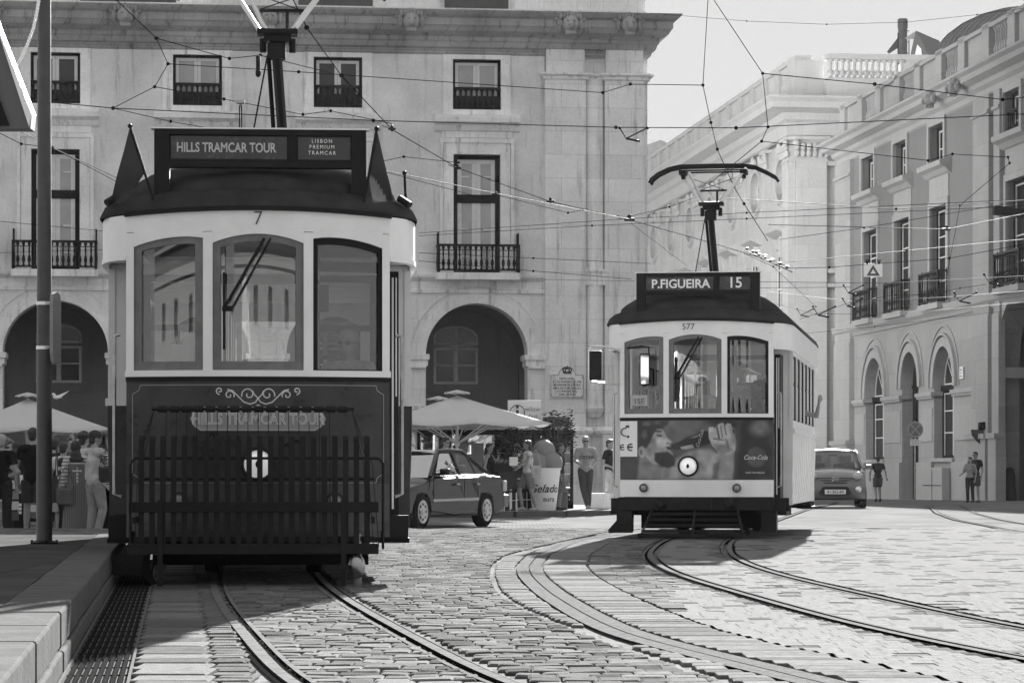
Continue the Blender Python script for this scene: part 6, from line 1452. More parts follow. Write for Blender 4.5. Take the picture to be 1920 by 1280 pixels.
# ================================================================== cars
M_carglass = glassmat('car_glass', .4, .5, 0, .04)
M_carp = mat('dark_car_paint', .010, .15, 0, spec=.2)
M_carg = mat('grey_car_paint', .14, .2, .0, spec=.45, coat=.4)
M_tail2 = mat('tail_lamp_plastic', .35, .1, coat=.5)
def car_wheel(t, x, y, r, w_, name='wheel', spokes=8, side=1):
    h = thing_part(name, t, (x, y, r)); MM = Matrix.Rotation(R(90) * side, 4, 'Y')
    mb = MB(); mb.lathe([(r * .62, -w_ / 2), (r * .9, -w_ / 2), (r, -w_ * .35), (r, w_ * .35), (r * .92, w_ / 2), (r * .66, w_ / 2)], 28, 0, M=MM); mb.build('tyre', M_rubber, h)
    mb = MB(); mb.lathe([(r * .66, w_ * .48), (r * .665, w_ * .54), (r * .60, w_ * .56), (r * .55, w_ * .515), (.02, w_ * .53)], 28, 0, M=MM); mb.lathe([(r * .16, w_ * .53), (r * .15, w_ * .58), (.01, w_ * .59)], 14, 0, M=MM)
    mb.build('rim', M_alu2, h); mb = MB()
    for k in range(spokes):
        a = 2 * math.pi * k / spokes; mb.ell((r * .42 * math.cos(a), r * .42 * math.sin(a), w_ * .525), (r * .075, r * .075, .012), 8, 0, MM @ T((0, 0, 0)))
    mb.build('hub_opening', M_dark, h)
M_alu2 = mat('painted_alloy', .45, .25, .6)
def car_body(prof, hw, bow=.18, crown=.05, arches=(), nslice=11, roof=False, sidefn=None):
    """prof: closed list (y,z); y = length axis. returns MB"""
    P = []
    for i, (y, z) in enumerate(prof): P.append((y, z))
    mb = MB(); n = len(P); ts = [-1 + 2 * k / (nslice - 1) for k in range(nslice)]; ymin = min(p[0] for p in P); ymax = max(p[0] for p in P); vs = []
    for t in ts:
        for y, z in P:
            f = (1 - (y - ymin) / .9) if y - ymin < .9 else 0; g_ = (1 - (ymax - y) / .9) if ymax - y < .9 else 0
            yy = y + bow * abs(t) ** 2.5 * max(0, f) - bow * .7 * abs(t) ** 2.5 * max(0, g_)
            x = hw * t * (1 - .05 * max(0, f) - .05 * max(0, g_)) * (1 - (.05 * max(0, (z - .55)) / .5 if abs(t) > .8 else 0))
            zz = z - (crown * t * t if z > .62 else 0); vs.append((x, yy, zz))
    fs = []
    for k in range(nslice - 1):
        for i in range(n): fs.append((k * n + i, k * n + (i + 1) % n, (k + 1) * n + (i + 1) % n, (k + 1) * n + i))
    fs.append(tuple(range(n))[::-1]); fs.append(tuple((nslice - 1) * n + i for i in range(n)))
    mb.add(vs, fs, 0, True); return mb
def archprof(y, r, z0, n=10): return [(y - r * math.cos(math.pi * i / n), max(z0, .30 + (r) * math.sin(math.pi * i / n))) for i in range(n + 1)]
def sedan():
    yw = (.86, 3.69)
    a = math.atan2(1.63 - .545, 49.95 - 52.5)
    t = thing('sedan_car', 'dark four door sedan parked between the dark tram and the cafe', 'car', (0, 0, 0))
    prof = [(0, .34), (.02, .60), (.10, .70), (.6, .80), (1.30, .93), (2.2, .95), (3.3, .97), (4.1, .99), (4.62, .97), (4.76, .88), (4.80, .60), (4.76, .30)]
    low = [(4.3, .24)] + archprof(yw[1], .37, .24)[::-1] + [(2.3, .22)] + archprof(yw[0], .37, .24)[::-1] + [(.2, .24)]
    mb = car_body(prof + low, .89, .16, .04); o = mb.build('body', M_carp, t); bevel(o, .035, 3); o.modifiers['bevel'].angle_limit = R(60)
    # cabin
    base = [(1.32, .92), (3.98, .985)]; roof = [(2.08, 1.395), (2.6, 1.43), (3.15, 1.41)]
    gl = MB(); hwb, hwr = .80, .60
    def q(mb, pts, m=0): mb.add(pts, [tuple(range(len(pts)))], m)
    q(gl, [(-hwb, 1.34, .92), (hwb, 1.34, .92), (hwr, 2.10, 1.385), (-hwr, 2.10, 1.385)]); q(gl, [(-hwb, 3.96, .98), (hwb, 3.96, .98), (hwr, 3.17, 1.39), (-hwr, 3.17, 1.39)])
    gl.build('windscreen', M_carglass, t)
    rm = MB(); vs = []
    ry = [2.02, 2.2, 2.6, 3.0, 3.22]; rz = [1.375, 1.405, 1.425, 1.415, 1.385]
    for y, z in zip(ry, rz):
        for s_ in (-1, -.8, -.4, 0, .4, .8, 1): vs.append((s_ * .635, y, z - .035 * s_ * s_ * abs(s_)))
    rm.add(vs, [(i * 7 + j, i * 7 + j + 1, (i + 1) * 7 + j + 1, (i + 1) * 7 + j) for i in range(4) for j in range(6)], 0, True); o = rm.build('roof', M_carp, t); so_ = o.modifiers.new('s', 'SOLIDIFY'); so_.thickness = .03
    for s_ in (-1, 1):
        def X(z): return s_ * (hwb + .015 - (z - .93) / .46 * (hwb - hwr + .0))
        w1 = [(1.62, .975), (2.62, .985), (2.60, 1.36), (2.16, 1.36)]; w2 = [(2.72, .985), (3.42, 1.0), (3.30, 1.33), (3.05, 1.365), (2.70, 1.365)]; w3 = [(3.47, 1.0), (3.80, 1.01), (3.36, 1.31)]
        for w_ in (w1, w2, w3):
            g_ = MB(); q(g_, [(X(z), y, z) for y, z in w_]); g_.build('side_glass', M_carglass, t)
        pm = MB()
        for L in ([(1.34, .93), (2.08, 1.39), (2.6, 1.415), (3.18, 1.40), (3.97, .99)],): pm.tube([(X(z) , y, z) for y, z in L], .038, 8)
        pm.tube([(X(.95), 2.67, .95), (X(1.38), 2.65, 1.38)], .035, 6); pm.tube([(X(.98), 3.42, .98), (X(1.36), 3.30, 1.36)], .02, 6)
        pm.add([(X(.96), 3.80, .98), (X(.97), 4.02, .97), (X(1.38), 3.20, 1.38), (X(1.33), 3.36, 1.33)], [(0, 1, 2, 3)]); pm.build('pillar', M_carp, t)
        dg_ = MB()
        for y_ in (1.34, 2.68, 3.30): dg_.box(*sorted((s_ * .885, s_ * .897)), y_, y_ + .014, .50, .93)
        dg_.build('door_gap', M_dark, t)
        cm = MB(); cm.tube([(X(.95) + s_ * .015, 1.55, .955), (X(.96) + s_ * .015, 2.7, .97), (X(.97) + s_ * .015, 3.9, .99)], .009, 5); cm.tube([(s_ * .895, 1.3, .50), (s_ * .90, 3.3, .52)], .02, 6, flat=1.6); 
        for y in (2.45, 3.35): cm.cbox(*sorted((s_ * .87, s_ * .905)), y - .11, y + .03, .78, .82, .01)
        cm.build('chrome_trim', M_chrome, t)
        sm_ = MB(); sm_.cbox(*sorted((s_ * .86, s_ * .885)), 1.26, 3.29, .26, .48, .02); sm_.build('side_cladding', mat('grey_plastic', .08, .5, spec=.2), t)
        mm = MB(); mm.cbox(*sorted((s_ * .90, s_ * 1.08)), 1.56, 1.68, .96, 1.08, .03); mm.box(*sorted((s_ * .8, s_ * .92)), 1.6, 1.65, .96, 1.0); mm.build('wing_mirror', M_carp, t)
        for y in yw: car_wheel(t, s_ * .80, y, .315, .20, side=s_)
        tl = MB(); tl.cbox(*sorted((s_ * .60, s_ * .865)), 4.60, 4.74, .66, .86, .02); tl.build('tail_lamp', M_tail2, t)
        hl = MB(); hl.cbox(*sorted((s_ * .50, s_ * .84)), .02, .2, .56, .72, .03); hl.build('headlamp', M_lens, t)
    mb = MB(); mb.cbox(-.86, .86, 4.62, 4.84, .36, .60, .04); mb.cbox(-.86, .86, -.05, .2, .30, .52, .04); mb.build('bumper', mat('grey_bumper', .12, .4, spec=.3), t)
    mb = MB(); mb.cbox(-.6, -.1, 2.35, 2.5, .7, 1.2, .05); mb.cbox(.1, .6, 2.35, 2.5, .7, 1.2, .05); mb.cbox(-.6, .6, 3.3, 3.45, .7, 1.15, .05); mb.cbox(-.75, .75, 1.4, 1.7, .80, .97, .04); mb.build('seat', mat('car_seat', .06, .8), t)
    mb = MB(); mb.box(-.85, .85, .5, 4.4, .22, .3); mb.build('floor_pan', M_dark, t)
    # place: left side (x=+) wheels at measured points; nose towards camera-left
    f = Vector((-1.63, 49.95)); r_ = Vector((-.545, 52.5)); d = (r_ - f).normalized(); ang = math.atan2(-d.x, d.y)
    t.rotation_euler = (0, 0, ang); xw = .84
    o_ = f - d * yw[0] - Vector((d.y, -d.x)) * xw; t.location = (o_.x, o_.y, zg(-1, 51.3) - .005); return t
sedan()
def hatch():
    t = thing('hatchback_car', 'grey hatchback with plate 41-BG-84 following behind the white tram', 'car', (PX(1566, 73), 73, -.0), R(-4))
    yw = (.72, 3.16)
    prof = [(.0, .36), (-.03, .56), (.02, .70), (.16, .84), (.5, .96), (.95, 1.04), (1.8, 1.02), (3.5, 1.04), (3.78, .95), (3.85, .6), (3.8, .3)]
    low = [(3.6, .22)] + archprof(yw[1], .34, .22)[::-1] + [(2.0, .2)] + archprof(yw[0], .34, .22)[::-1] + [(.15, .22)]
    mb = car_body(prof + low, .84, .28, .09); o = mb.build('body', M_carg, t); bevel(o, .04, 3); o.modifiers['bevel'].angle_limit = R(60)
    def q(mb, pts, m=0): mb.add(pts, [tuple(range(len(pts)))], m)
    ry = [.98, 1.35, 1.75, 1.95, 2.5, 3.2, 3.6]; rz = [1.03, 1.24, 1.42, 1.475, 1.53, 1.49, 1.36]; hwv = [.74, .70, .655, .64, .63, .60, .56]
    g_ = MB(); vs = []
    for y, z, h_ in list(zip(ry, rz, hwv))[:4]:
        for s_ in (-1, -.6, 0, .6, 1): vs.append((s_ * h_, y + .10 * s_ * s_, z - .03 * s_ * s_))
    g_.add(vs, [(i * 5 + j, i * 5 + j + 1, (i + 1) * 5 + j + 1, (i + 1) * 5 + j) for i in range(3) for j in range(4)], 0, True); g_.build('windscreen', M_carglass, t)
    rm = MB(); vs = []
    for y, z, h_ in list(zip(ry, rz, hwv))[3:]:
        for s_ in (-1, -.7, 0, .7, 1): vs.append((s_ * (h_ + .02), y + (.08 if y < 2.2 else 0) * s_ * s_ - (.02 if y < 2 else 0), z + .015 - .045 * s_ * s_))
    rm.add(vs, [(i * 5 + j, i * 5 + j + 1, (i + 1) * 5 + j + 1, (i + 1) * 5 + j) for i in range(3) for j in range(4)], 0, True); o = rm.build('roof', M_carg, t); so_ = o.modifiers.new('s', 'SOLIDIFY'); so_.thickness = .03
    g_ = MB(); q(g_, [(-.56, 3.62, 1.34), (.56, 3.62, 1.34), (.66, 3.78, 1.02), (-.66, 3.78, 1.02)]); g_.build('rear_glass', M_carglass, t)
    for s_ in (-1, 1):
        pm = MB(); pm.tube([(s_ * .80, 1.0, 1.0), (s_ * .755, 1.12, 1.06), (s_ * .70, 1.48, 1.23), (s_ * .665, 1.86, 1.40), (s_ * .65, 2.05, 1.45), (s_ * .64, 2.6, 1.49), (s_ * .60, 3.3, 1.45), (s_ * .66, 3.75, 1.05)], .035, 8); pm.tube([(s_ * .76, 2.3, 1.0), (s_ * .65, 2.3, 1.46)], .035, 6)
        pm.build('pillar', M_carg, t)
        sg_ = MB(); q(sg_, [(s_ * .77, 1.25, 1.05), (s_ * .77, 3.5, 1.05), (s_ * .61, 3.2, 1.42), (s_ * .65, 2.1, 1.44)]); sg_.build('side_glass', M_carglass, t)
        mm = MB(); mm.cbox(*sorted((s_ * .84, s_ * 1.02)), 1.22, 1.32, 1.0, 1.13, .04); mm.box(*sorted((s_ * .78, s_ * .86)), 1.25, 1.29, 1.02, 1.05); mm.build('wing_mirror', M_carg, t)
        for y in yw: car_wheel(t, s_ * .74, y, .29, .18, side=s_)
        hl = MB(); hl.ell((s_ * .60, .245, .83), (.155, .14, .105), 14, 0, T((s_ * .6, .2, .83)) @ Matrix.Rotation(R(-18 * s_), 4, 'Y') @ Matrix.Rotation(R(20 * s_), 4, 'Z') @ T((-s_ * .6, -.2, -.83))); hl.build('headlamp', mat('headlamp_clear', .45, .08, .3), t)
        fl = MB(); fl.lathe([(.07, 0), (.08, .03), (.05, .05), (.01, .055)], 14, 0, M=T((s_ * .60, .09, .48)) @ Matrix.Rotation(R(90), 4, 'X')); fl.build('fog_lamp', M_lens, t)
    # grille with double chevron
    mb = MB()
    for k in range(3):
        z = .64 + k * .06; mb.tube([(x * (.42 + .05 * k), -.045 + .17 * abs(x) ** 2.5 + .03 * k, z + .012 * (1 - x * x)) for x in (-1, -.6, -.2, .2, .6, 1)], .010, 5)
    mb.build('grille', M_black, t)
    mb = MB()
    for dz in (0, .06): mb.tube([(-.09, -.07, .69 + dz), (0, -.08, .745 + dz), (.09, -.07, .69 + dz)], .014, 5)
    mb.build('emblem', M_chrome, t)
    mb = MB(); P = [(-.42, .38), (-.32, .55), (.32, .55), (.42, .38), (.36, .34), (-.36, .34)]; mb.prism(P, -.05, -.02); mb.build('air_intake', M_dark, t)
    mb = MB(); mb.cbox(-.27, .27, -.085, -.07, .36, .475, .004); pl = mb.build('number_plate', M_letter, t); text_mesh('41-BG-84', .11, M_letterd, pl, T((0, -.088, .417)), bold=.001)
    mb = MB()
    for x in (-.38, .38): mb.cbox(x - .22, x + .22, 1.9, 2.02, .6, 1.18, .05); mb.cbox(x - .12, x + .12, 1.93, 2.0, 1.2, 1.36, .03)
    mb.cbox(-.72, .72, 1.15, 1.4, .85, 1.04, .05); mb.build('seat', mat('car_seat', .06, .8), t)
    mb = MB(); mb.cbox(-.12, .12, 1.7, 1.72, 1.34, 1.40, .01); mb.build('rear_view_mirror', M_black, t)
    mb = MB(); mb.box(-.8, .8, .5, 3.5, .2, .28); mb.build('floor_pan', M_dark, t)
    return t
hatch()
person('person in dark clothes driving the grey hatchback', (PX(1566, 73) + .38, 74.95, -.18), 1.55, 0, pose=dict(kL=(-.12, -.42, .92), aL=(-.12, -.6, .62), kR=(.12, -.42, .92), aR=(.12, -.6, .62), eL=(-.24, -.1, 1.2), wL=(-.12, -.36, 1.25), eR=(.24, -.1, 1.2), wR=(.12, -.36, 1.25)), top=.06, bottom=.05, hair='black', vox=.02)
# ================================================================== parasols
M_canv = mat('cream_canvas', .70, .9, 0, .05, 3)
def canvas_lit():
    m = M_canvas; t_ = m.node_tree; b = t_.nodes['Principled BSDF']; tl = t_.nodes.new('ShaderNodeBsdfTranslucent'); tl.inputs[0].default_value = (.8, .8, .8, 1); mx = t_.nodes.new('ShaderNodeMixShader'); mx.inputs[0].default_value = .3
    o = [n for n in t_.nodes if n.type == 'OUTPUT_MATERIAL'][0]; t_.links.new(b.outputs[0], mx.inputs[1]); t_.links.new(tl.outputs[0], mx.inputs[2]); t_.links.new(mx.outputs[0], o.inputs[0])
canvas_lit()
def parasol(label, x, y, z0, hw, ze, za, group='cafe parasols', rot=10):
    t = thing('parasol', label, 'parasol', (x, y, z0), R(rot), group); ze -= z0; za -= z0
    n = 8; mb = MB(); vs = [(0, 0, za)]; K = 6
    pts = [(-1, -1), (0, -1), (1, -1), (1, 0), (1, 1), (0, 1), (-1, 1), (-1, 0)]
    def rim(a): 
        i = int(a) % 8; f = a - int(a); p, q_ = pts[i], pts[(i + 1) % 8]; return (p[0] + (q_[0] - p[0]) * f, p[1] + (q_[1] - p[1]) * f)
    N = 48
    for k in range(1, K + 1):
        f = k / K
        for j in range(N):
            a = j / N * 8; x_, y_ = rim(a); fr = a - int(a); sag = .05 * f * math.sin(math.pi * fr)
            vs.append((x_ * hw * f, y_ * hw * f, za + (ze - za) * (f ** .93) - sag - (.02 * math.sin(math.pi * fr) if k == K else 0)))
    fs = [(0, 1 + j, 1 + (j + 1) % N) for j in range(N)] + [(1 + (k - 1) * N + j, 1 + k * N + j, 1 + k * N + (j + 1) % N, 1 + (k - 1) * N + (j + 1) % N) for k in range(1, K) for j in range(N)]
    mb.add(vs, fs, 0, True); o = mb.build('canopy', M_canvas, t, auto=False); sm = o.modifiers.new('s', 'SOLIDIFY'); sm.thickness = .012
    mb = MB(); r = hw * .17; mb.add([(0, 0, za + .13)] + [(r * math.cos(2 * math.pi * k / 16), r * math.sin(2 * math.pi * k / 16), za + .035 + .03 * (k % 2)) for k in range(16)], [(0, 1 + k, 1 + (k + 1) % 16) for k in range(16)], 0, True); o2 = mb.build('vent_cap', M_canvas, t); sm = o2.modifiers.new('s', 'SOLIDIFY'); sm.thickness = .012
    mb = MB(); mb.cyl((0, 0, 0), (0, 0, za), .035, n=12); mb.build('pole', M_whitew, t)
    zb = ze - .45
    for k, (a, b) in enumerate(pts):
        mb = MB(); mb.tube([(0, 0, zb), (a * hw * .62, b * hw * .62, za + (ze - za) * .62 - .06)], .016, 6); mb.tube([(0, 0, za - .05), (a * hw * .98, b * hw * .98, ze - .01)], .015, 6); mb.build('rib', M_whitew, t)
    mb = MB(); mb.cyl((0, 0, zb - .05), (0, 0, zb + .05), .06, n=12); mb.build('hub', M_whitew, t)
    mb = MB(); mb.cbox(-.35, .35, -.35, .35, 0, .08, .02); mb.build('base', M_black, t); return t
def pz(py, D): return CH + (HY - py) / F * D
parasol('large cream parasol with white ribs above the parked sedan, nearest of the cafe parasols', PX(857, 65), 65, .03, 1.78, pz(795, 65), pz(741, 65), rot=14)
parasol('cream parasol whose top peeks out behind the nearest cafe parasol', PX(822, 70), 70, .03, 1.75, pz(800, 70), pz(752, 70), rot=8)
parasol('cream parasol mostly hidden behind the dark tram, farthest of the cafe row', PX(782, 74), 74, .0, 1.75, pz(806, 74), pz(765, 74), rot=8)
parasol('cream parasol behind the tall pole above the waiting group', PX(52, 58), 58, -.1, 1.55, pz(806, 58), pz(747, 58), rot=14)
# ================================================================== cafe furniture
def cafe_chair(label, x, y, rot, z=.03):
    t = thing('cafe_chair', label, 'chair', (x, y, z), R(rot), 'dark cafe chairs behind the sedan')
    mb = MB(); mb.cbox(-.22, .22, -.21, .21, .43, .47, .015); mb.build('seat', M_black, t)
    mb = MB(); mb.cbox(-.22, .22, .19, .22, .50, .92, .02); mb.build('backrest', mat('dark_wicker', .02, .8, 0, .3, 60), t)
    for a, b in ((-1, -1), (1, -1), (-1, 1), (1, 1)):
        mb = MB(); mb.tube([(a * .21, b * .2, .0), (a * .20, b * .19, .46)], .012, 6); mb.build('leg', M_alu, t)
    mb = MB(); mb.tube([(-.2, .2, .25), (.2, .2, .25)], .008, 5); mb.tube([(-.22, -.2, .65), (-.22, .2, .66)], .012, 5); mb.tube([(.22, -.2, .65), (.22, .2, .66)], .012, 5); mb.build('rail', M_alu, t); return t
cafe_chair('dark wicker cafe chair with its back to the camera, beside the shorts wearer', PX(952, 64.2), 64.2, 180)
cafe_chair('dark cafe chair just right of the sedan boot', PX(935, 65), 65, 160)
cafe_chair('dark cafe chair turned sideways behind the tank top wearer', PX(925, 66), 66, 90)
cafe_chair('dark cafe chair behind the legs of the shorts wearer', PX(978, 66), 66, 200)
def table(label, x, y):
    t = thing('cafe_table', label, 'table', (x, y, .03), 0); mb = MB(); mb.cbox(-.35, .35, -.35, .35, .72, .75, .01); mb.build('tabletop', M_whitew, t); mb = MB(); mb.cyl((0, 0, .02), (0, 0, .72), .025); mb.build('leg', M_alu, t); mb = MB(); mb.lathe([(.25, 0), (.25, .02), (.05, .04)], 16); mb.build('base', M_iron, t)
table('square cafe table between the dark chairs behind the sedan', PX(958, 65.4), 65.4)
t = thing('menu_holder', 'small white menu holder standing on the cafe table', 'menu', (PX(953, 65.2), 65.2, .78)); mb = MB(); mb.cbox(-.09, .09, -.03, .03, 0, .14, .01); mb.build('menu_body', M_letter, t)
# planter
def leaves(mb, c, r, n, size, rr, m=0, flat=1):
    for _ in range(n):
        while True:
            p = Vector((rr.uniform(-1, 1), rr.uniform(-1, 1), rr.uniform(-1, 1)))
            if p.length <= 1 and rr.random() < .35 + .65 * p.length: break
        if noise.noise(p * 2.3 + Vector(c)) < -.22: continue
        q = Vector((c[0] + p.x * r[0], c[1] + p.y * r[1], c[2] + p.z * r[2])); s_ = size * rr.uniform(.6, 1.3)
        e = Matrix.Rotation(rr.uniform(0, 6.28), 3, 'Z') @ Matrix.Rotation(rr.uniform(-1.2, 1.2), 3, 'X')
        a = e @ Vector((s_, 0, 0)); b = e @ Vector((0, s_ * .5, 0)); mb.add([q - a, q + b, q + a, q - b], [(0, 1, 2, 3)], m)
M_leaf = mat('leaf_green', .04, .8, 0, .4, 8, spec=.0); M_bark = mat('bark', .09, .8, 0, .3, 12); M_pot = mat('dark_planter', .03, .6)
def shrub(label, px, D, zc, rx_, rz_, pot=.5, seed=1, n=900):
    x = PX(px, D); t = thing('potted_tree', label, 'plant', (x, D, .03), 0, 'small potted trees at the cafe'); rr = random.Random(seed)
    mb = MB(); mb.cbox(-.25, .25, -.25, .25, 0, pot, .02); mb.build('pot', M_pot, t)
    mb = MB(); mb.tube([(0, 0, pot), (.02, 0, pot + .4), (0, 0, zc)], [.035, .028, .015], 7)
    for k in range(9): a = rr.uniform(0, 6.28); mb.tube([(0, 0, zc - rz_ * .9 + .05 * k), (math.cos(a) * rx_ * .4, math.sin(a) * rx_ * .4, zc - .1 + .06 * k), (math.cos(a) * rx_ * .8, math.sin(a) * rx_ * .8, zc + rr.uniform(-.1, .45))], [.014, .009, .004], 5)
    mb.build('trunk', M_bark, t); mb = MB(); leaves(mb, (0, 0, zc), (rx_, rx_, rz_), n, .045, rr)
    for k in range(8): a = rr.uniform(0, 6.28); leaves(mb, (math.cos(a) * rx_ * .75, math.sin(a) * rx_ * .75, zc + rr.uniform(-.3, .9) * rz_), (.16, .16, .3), 60, .045, rr)
    mb.build('crown', M_leaf, t, fixn=False); return t
shrub('small potted tree with a round crown behind the tank top wearer', 962, 66.6, pz(838, 66.6), .42, .42, seed=2)
shrub('taller wispy potted tree rising above the ice cream cup display', 1040, 67.0, pz(818, 67), .50, .62, seed=5, n=1100)
mb = MB(); t = thing('planter_box', 'dark planter box topped with pale flowers behind the cafe chairs', 'planter', (PX(958, 67.3), 67.3, .03)); mb.cbox(-.68, .68, -.2, .2, 0, 1.10, .02); mb.build('box', M_pot, t)
mb = MB(); rr = random.Random(9)
for k in range(160): p = (rr.uniform(-.64, .64), rr.uniform(-.16, .16), 1.1 + rr.uniform(.02, .12)); mb.ell(p, (.03, .03, .02), 5)
mb.build('flowers', mat('pale_flowers', .45, .8), t)['kind'] = 'stuff'
# ice cream cup display
t = thing('ice_cream_display', 'giant white ice cream cup display with scoops and gelado lettering', 'display', (PX(1020, 66.2), 66.2, .03))
mb = MB(); h_ = pz(877, 66.2) - .03; mb.lathe([(.27, 0), (.28, .02), (.385, h_ - .04), (.41, h_ - .03), (.41, h_)], 28); mb.build('cup', M_letter, t)
M_scoop = mat('matt_scoop_paint', .2, .6, 0, .1, 6, .3, 20)
for x, y, z, r in ((-.14, -.05, .10, .29), (.17, -.04, .12, .27), (.0, .05, .40, .27)):
    mb = MB(); mb.ell((x, y, h_ + z), (r, r, r * .95), 18); mb.build('scoop', M_scoop, t)
def wrap(o, r, zlo, rlo, rhi, hh):
    for v in o.data.vertices:
        rr_ = rlo + (rhi - rlo) * v.co.z / hh + .006; a = v.co.x / rr_; v.co.x, v.co.y = rr_ * math.sin(a), -rr_ * math.cos(a)
wrap(text_mesh('Gelado', .26, M_letterd, t, T((.0, 0, .50)), shear=.35, bold=.004), 0, 0, .28, .385, h_); wrap(text_mesh('aura', .17, M_letterd, t, T((.12, 0, .26)), bold=.001), 0, 0, .28, .385, h_)
t = thing('waste_bin', 'grey box bin with a tray standing right of the ice cream cup', 'bin', (PX(1045, 66.8), 66.8, .03)); mb = MB(); mb.cbox(-.24, .24, -.2, .2, 0, .5, .02); mb.build('bin_body', mat('bin_grey', .12, .5, 0, .2, 8), t); mb = MB(); mb.cbox(-.3, .3, -.24, .24, .5, .54, .01); mb.build('tray', M_whitew, t)
# kiosk
KD = 69.5
def kx(px): return PX(px, KD)
t = thing('cafe_kiosk', 'dark glazed cafe kiosk with lit shelves of goods under a thin white roof', 'kiosk', (kx(930), KD, .0)); ox = kx(930)
def KX(px): return kx(px) - ox
mb = MB(); mb.box(KX(770), KX(1084), -.5, 1.6, pz(805, KD), pz(797, KD)); mb.build('roof', M_whitew, t)
mb = MB()
for px in (785, 862, 930, 1000, 1036, 1072): mb.box(KX(px) - .04, KX(px) + .04, 0, .08, 0, pz(805, KD))
mb.box(KX(785), KX(1075), 0, .08, 0, .25); mb.box(KX(785), KX(1075), .002, .08, pz(815, KD), pz(806, KD)); mb.build('frame', M_black, t)
mb = MB(); mb.box(KX(785), KX(1075), 1.4, 1.45, 0, pz(806, KD)); mb.box(KX(785), KX(1075), .1, 1.4, 0, .02); mb.build('back_panel', mat('kiosk_dark', .04, .7), t)
mb = MB(); mb.box(KX(785), KX(1075), .03, .035, .25, pz(815, KD)); mb.build('glazing', glassmat('kiosk_glass', .7), t)
rr = random.Random(4)
for a, b in ((1038, 1070), (920, 960), (792, 860)):
    for k in range(6):
        z = .35 + k * .26; mb = MB(); mb.box(KX(a), KX(b), .12, .42, z, z + .02); o = mb.build('shelf', M_wframe, t); mb = MB(); x = KX(a) + .03
        while x < KX(b) - .08: w_ = rr.uniform(.04, .09); mb.box(x, x + w_, .16, .3, z + .02, z + .02 + rr.uniform(.08, .2), rr.choice((0, 1, 2))); x += w_ + .01
        mb.build('goods', [mat('package_pale', .5, .6), mat('package_mid', .2, .6), mat('package_dark', .06, .6)], o)
for px, w_ in ((895, .3), (975, .28), (868, .2)): mb = MB(); mb.box(KX(px) - w_ / 2, KX(px) + w_ / 2, -.02, 0.0, pz(880, KD), pz(830, KD)); mb.build('poster', mat('package_mid', .2, .6), t)
t = thing('info_sign', 'white box sign with letter i and yellow bus wording on the kiosk roof', 'sign', (PX(983, 68.8), 68.8, pz(798, 68.8))); sc = 68.8 / F
hb_ = (798 - 750) * sc; mb = MB(); mb.cbox(-31 * sc, 31 * sc, 0, .2, .02, hb_, .01); mb.build('panel', M_whitew, t)
mb = MB(); ring(mb, -13 * sc, hb_ * .52, 13 * sc, 14.5 * sc, -.01, 0, 0, 360, 28); mb.box(-15.5 * sc, -10.5 * sc, -.012, -.001, hb_ * .30, hb_ * .62); mb.box(-15.5 * sc, -10.5 * sc, -.012, -.001, hb_ * .68, hb_ * .78); mb.build('mark', M_letterd, t)
text_mesh('yellow', .16, mat('grey_lettering', .25, .5), t, T((14 * sc, -.012, hb_ * .65))); text_mesh('bus', .16, mat('grey_lettering', .25, .5), t, T((17 * sc, -.012, hb_ * .38)))
t = thing('awning_box', 'small dark box awning at the right end of the kiosk roof', 'awning', (PX(1043, 68.5), 68.5, pz(799, 68.5))); mb = MB(); mb.cbox(-.32, .32, 0, .5, 0, pz(781, 68.5) - pz(799, 68.5), .01); mb.build('cover', mat('dark_canvas_cover', .09, .8), t); mb = MB(); mb.box(-.3, -.27, .2, .23, -.3, 0); mb.box(.27, .3, .2, .23, -.3, 0); mb.build('bracket', M_iron, t)
t = thing('stone_bench', 'low pale stone block on the pavement between the two standing people', 'bench', (PX(1128, 69.2), 69.2, .03)); mb = MB(); mb.cbox(-.28, .28, -.2, .2, 0, .38, .02); mb.build('block', M_trim, t)
t = thing('banner_stand', 'narrow upright banner reading bike behind the potted tree', 'banner', (PX(970, 67.9), 67.9, .03)); mb = MB(); mb.cbox(-.07, .07, -.01, .01, .1, pz(835, 67.9), .003); mb.build('panel', M_letter, t); mb = MB(); mb.cbox(-.15, .15, -.12, .12, 0, .1, .01); mb.build('base', M_black, t)
for k, ch_ in enumerate('BIKE'): text_mesh(ch_, .12, M_letterd, t, T((0, -.013, pz(850 + k * 11, 67.9))))
# ================================================================== plaque and small signs on buildings
def onwall(fac, b, px, py, off):
    u_, z_ = fac.at(px, py, off); M = T(b.location) @ Matrix.Rotation(b.rotation_euler.z, 4, 'Z') @ Matrix.Diagonal((b.scale.x,) * 3 + (1,)); return M @ Vector((u_, off, z_))
p = onwall(A, bA, 1063, 746, -.17); sc = p.y / F
t = thing('memorial_plaque', 'pale stone memorial plaque with a crown and engraved lines on the corner pilaster', 'plaque', tuple(p), A.rot)
mb = MB(); P = [(-33 * sc, 0), (33 * sc, 0), (33 * sc, 44 * sc), (20 * sc, 44 * sc)] + [(x * sc, (44 + z) * sc) for x, z in arcpts(0, 0, 17, 0, 180, 14)] + [(-20 * sc, 44 * sc), (-33 * sc, 44 * sc)]; mb.prism(P, -.06, 0)
o = mb.build('slab', M_trim, t); mb = MB()
for a, b in zip(P, P[1:] + P[:1]): mb.tube([(a[0] * .93, -.065, 30 * sc + (a[1] - 30 * sc) * .93), (b[0] * .93, -.065, 30 * sc + (b[1] - 30 * sc) * .93)], .018, 5)
for x in (-29, 29):
    for z in (5, 39): mb.ell((x * sc, -.06, z * sc), (.03, .03, .03), 6)
mb.build('border', M_trim2, o)
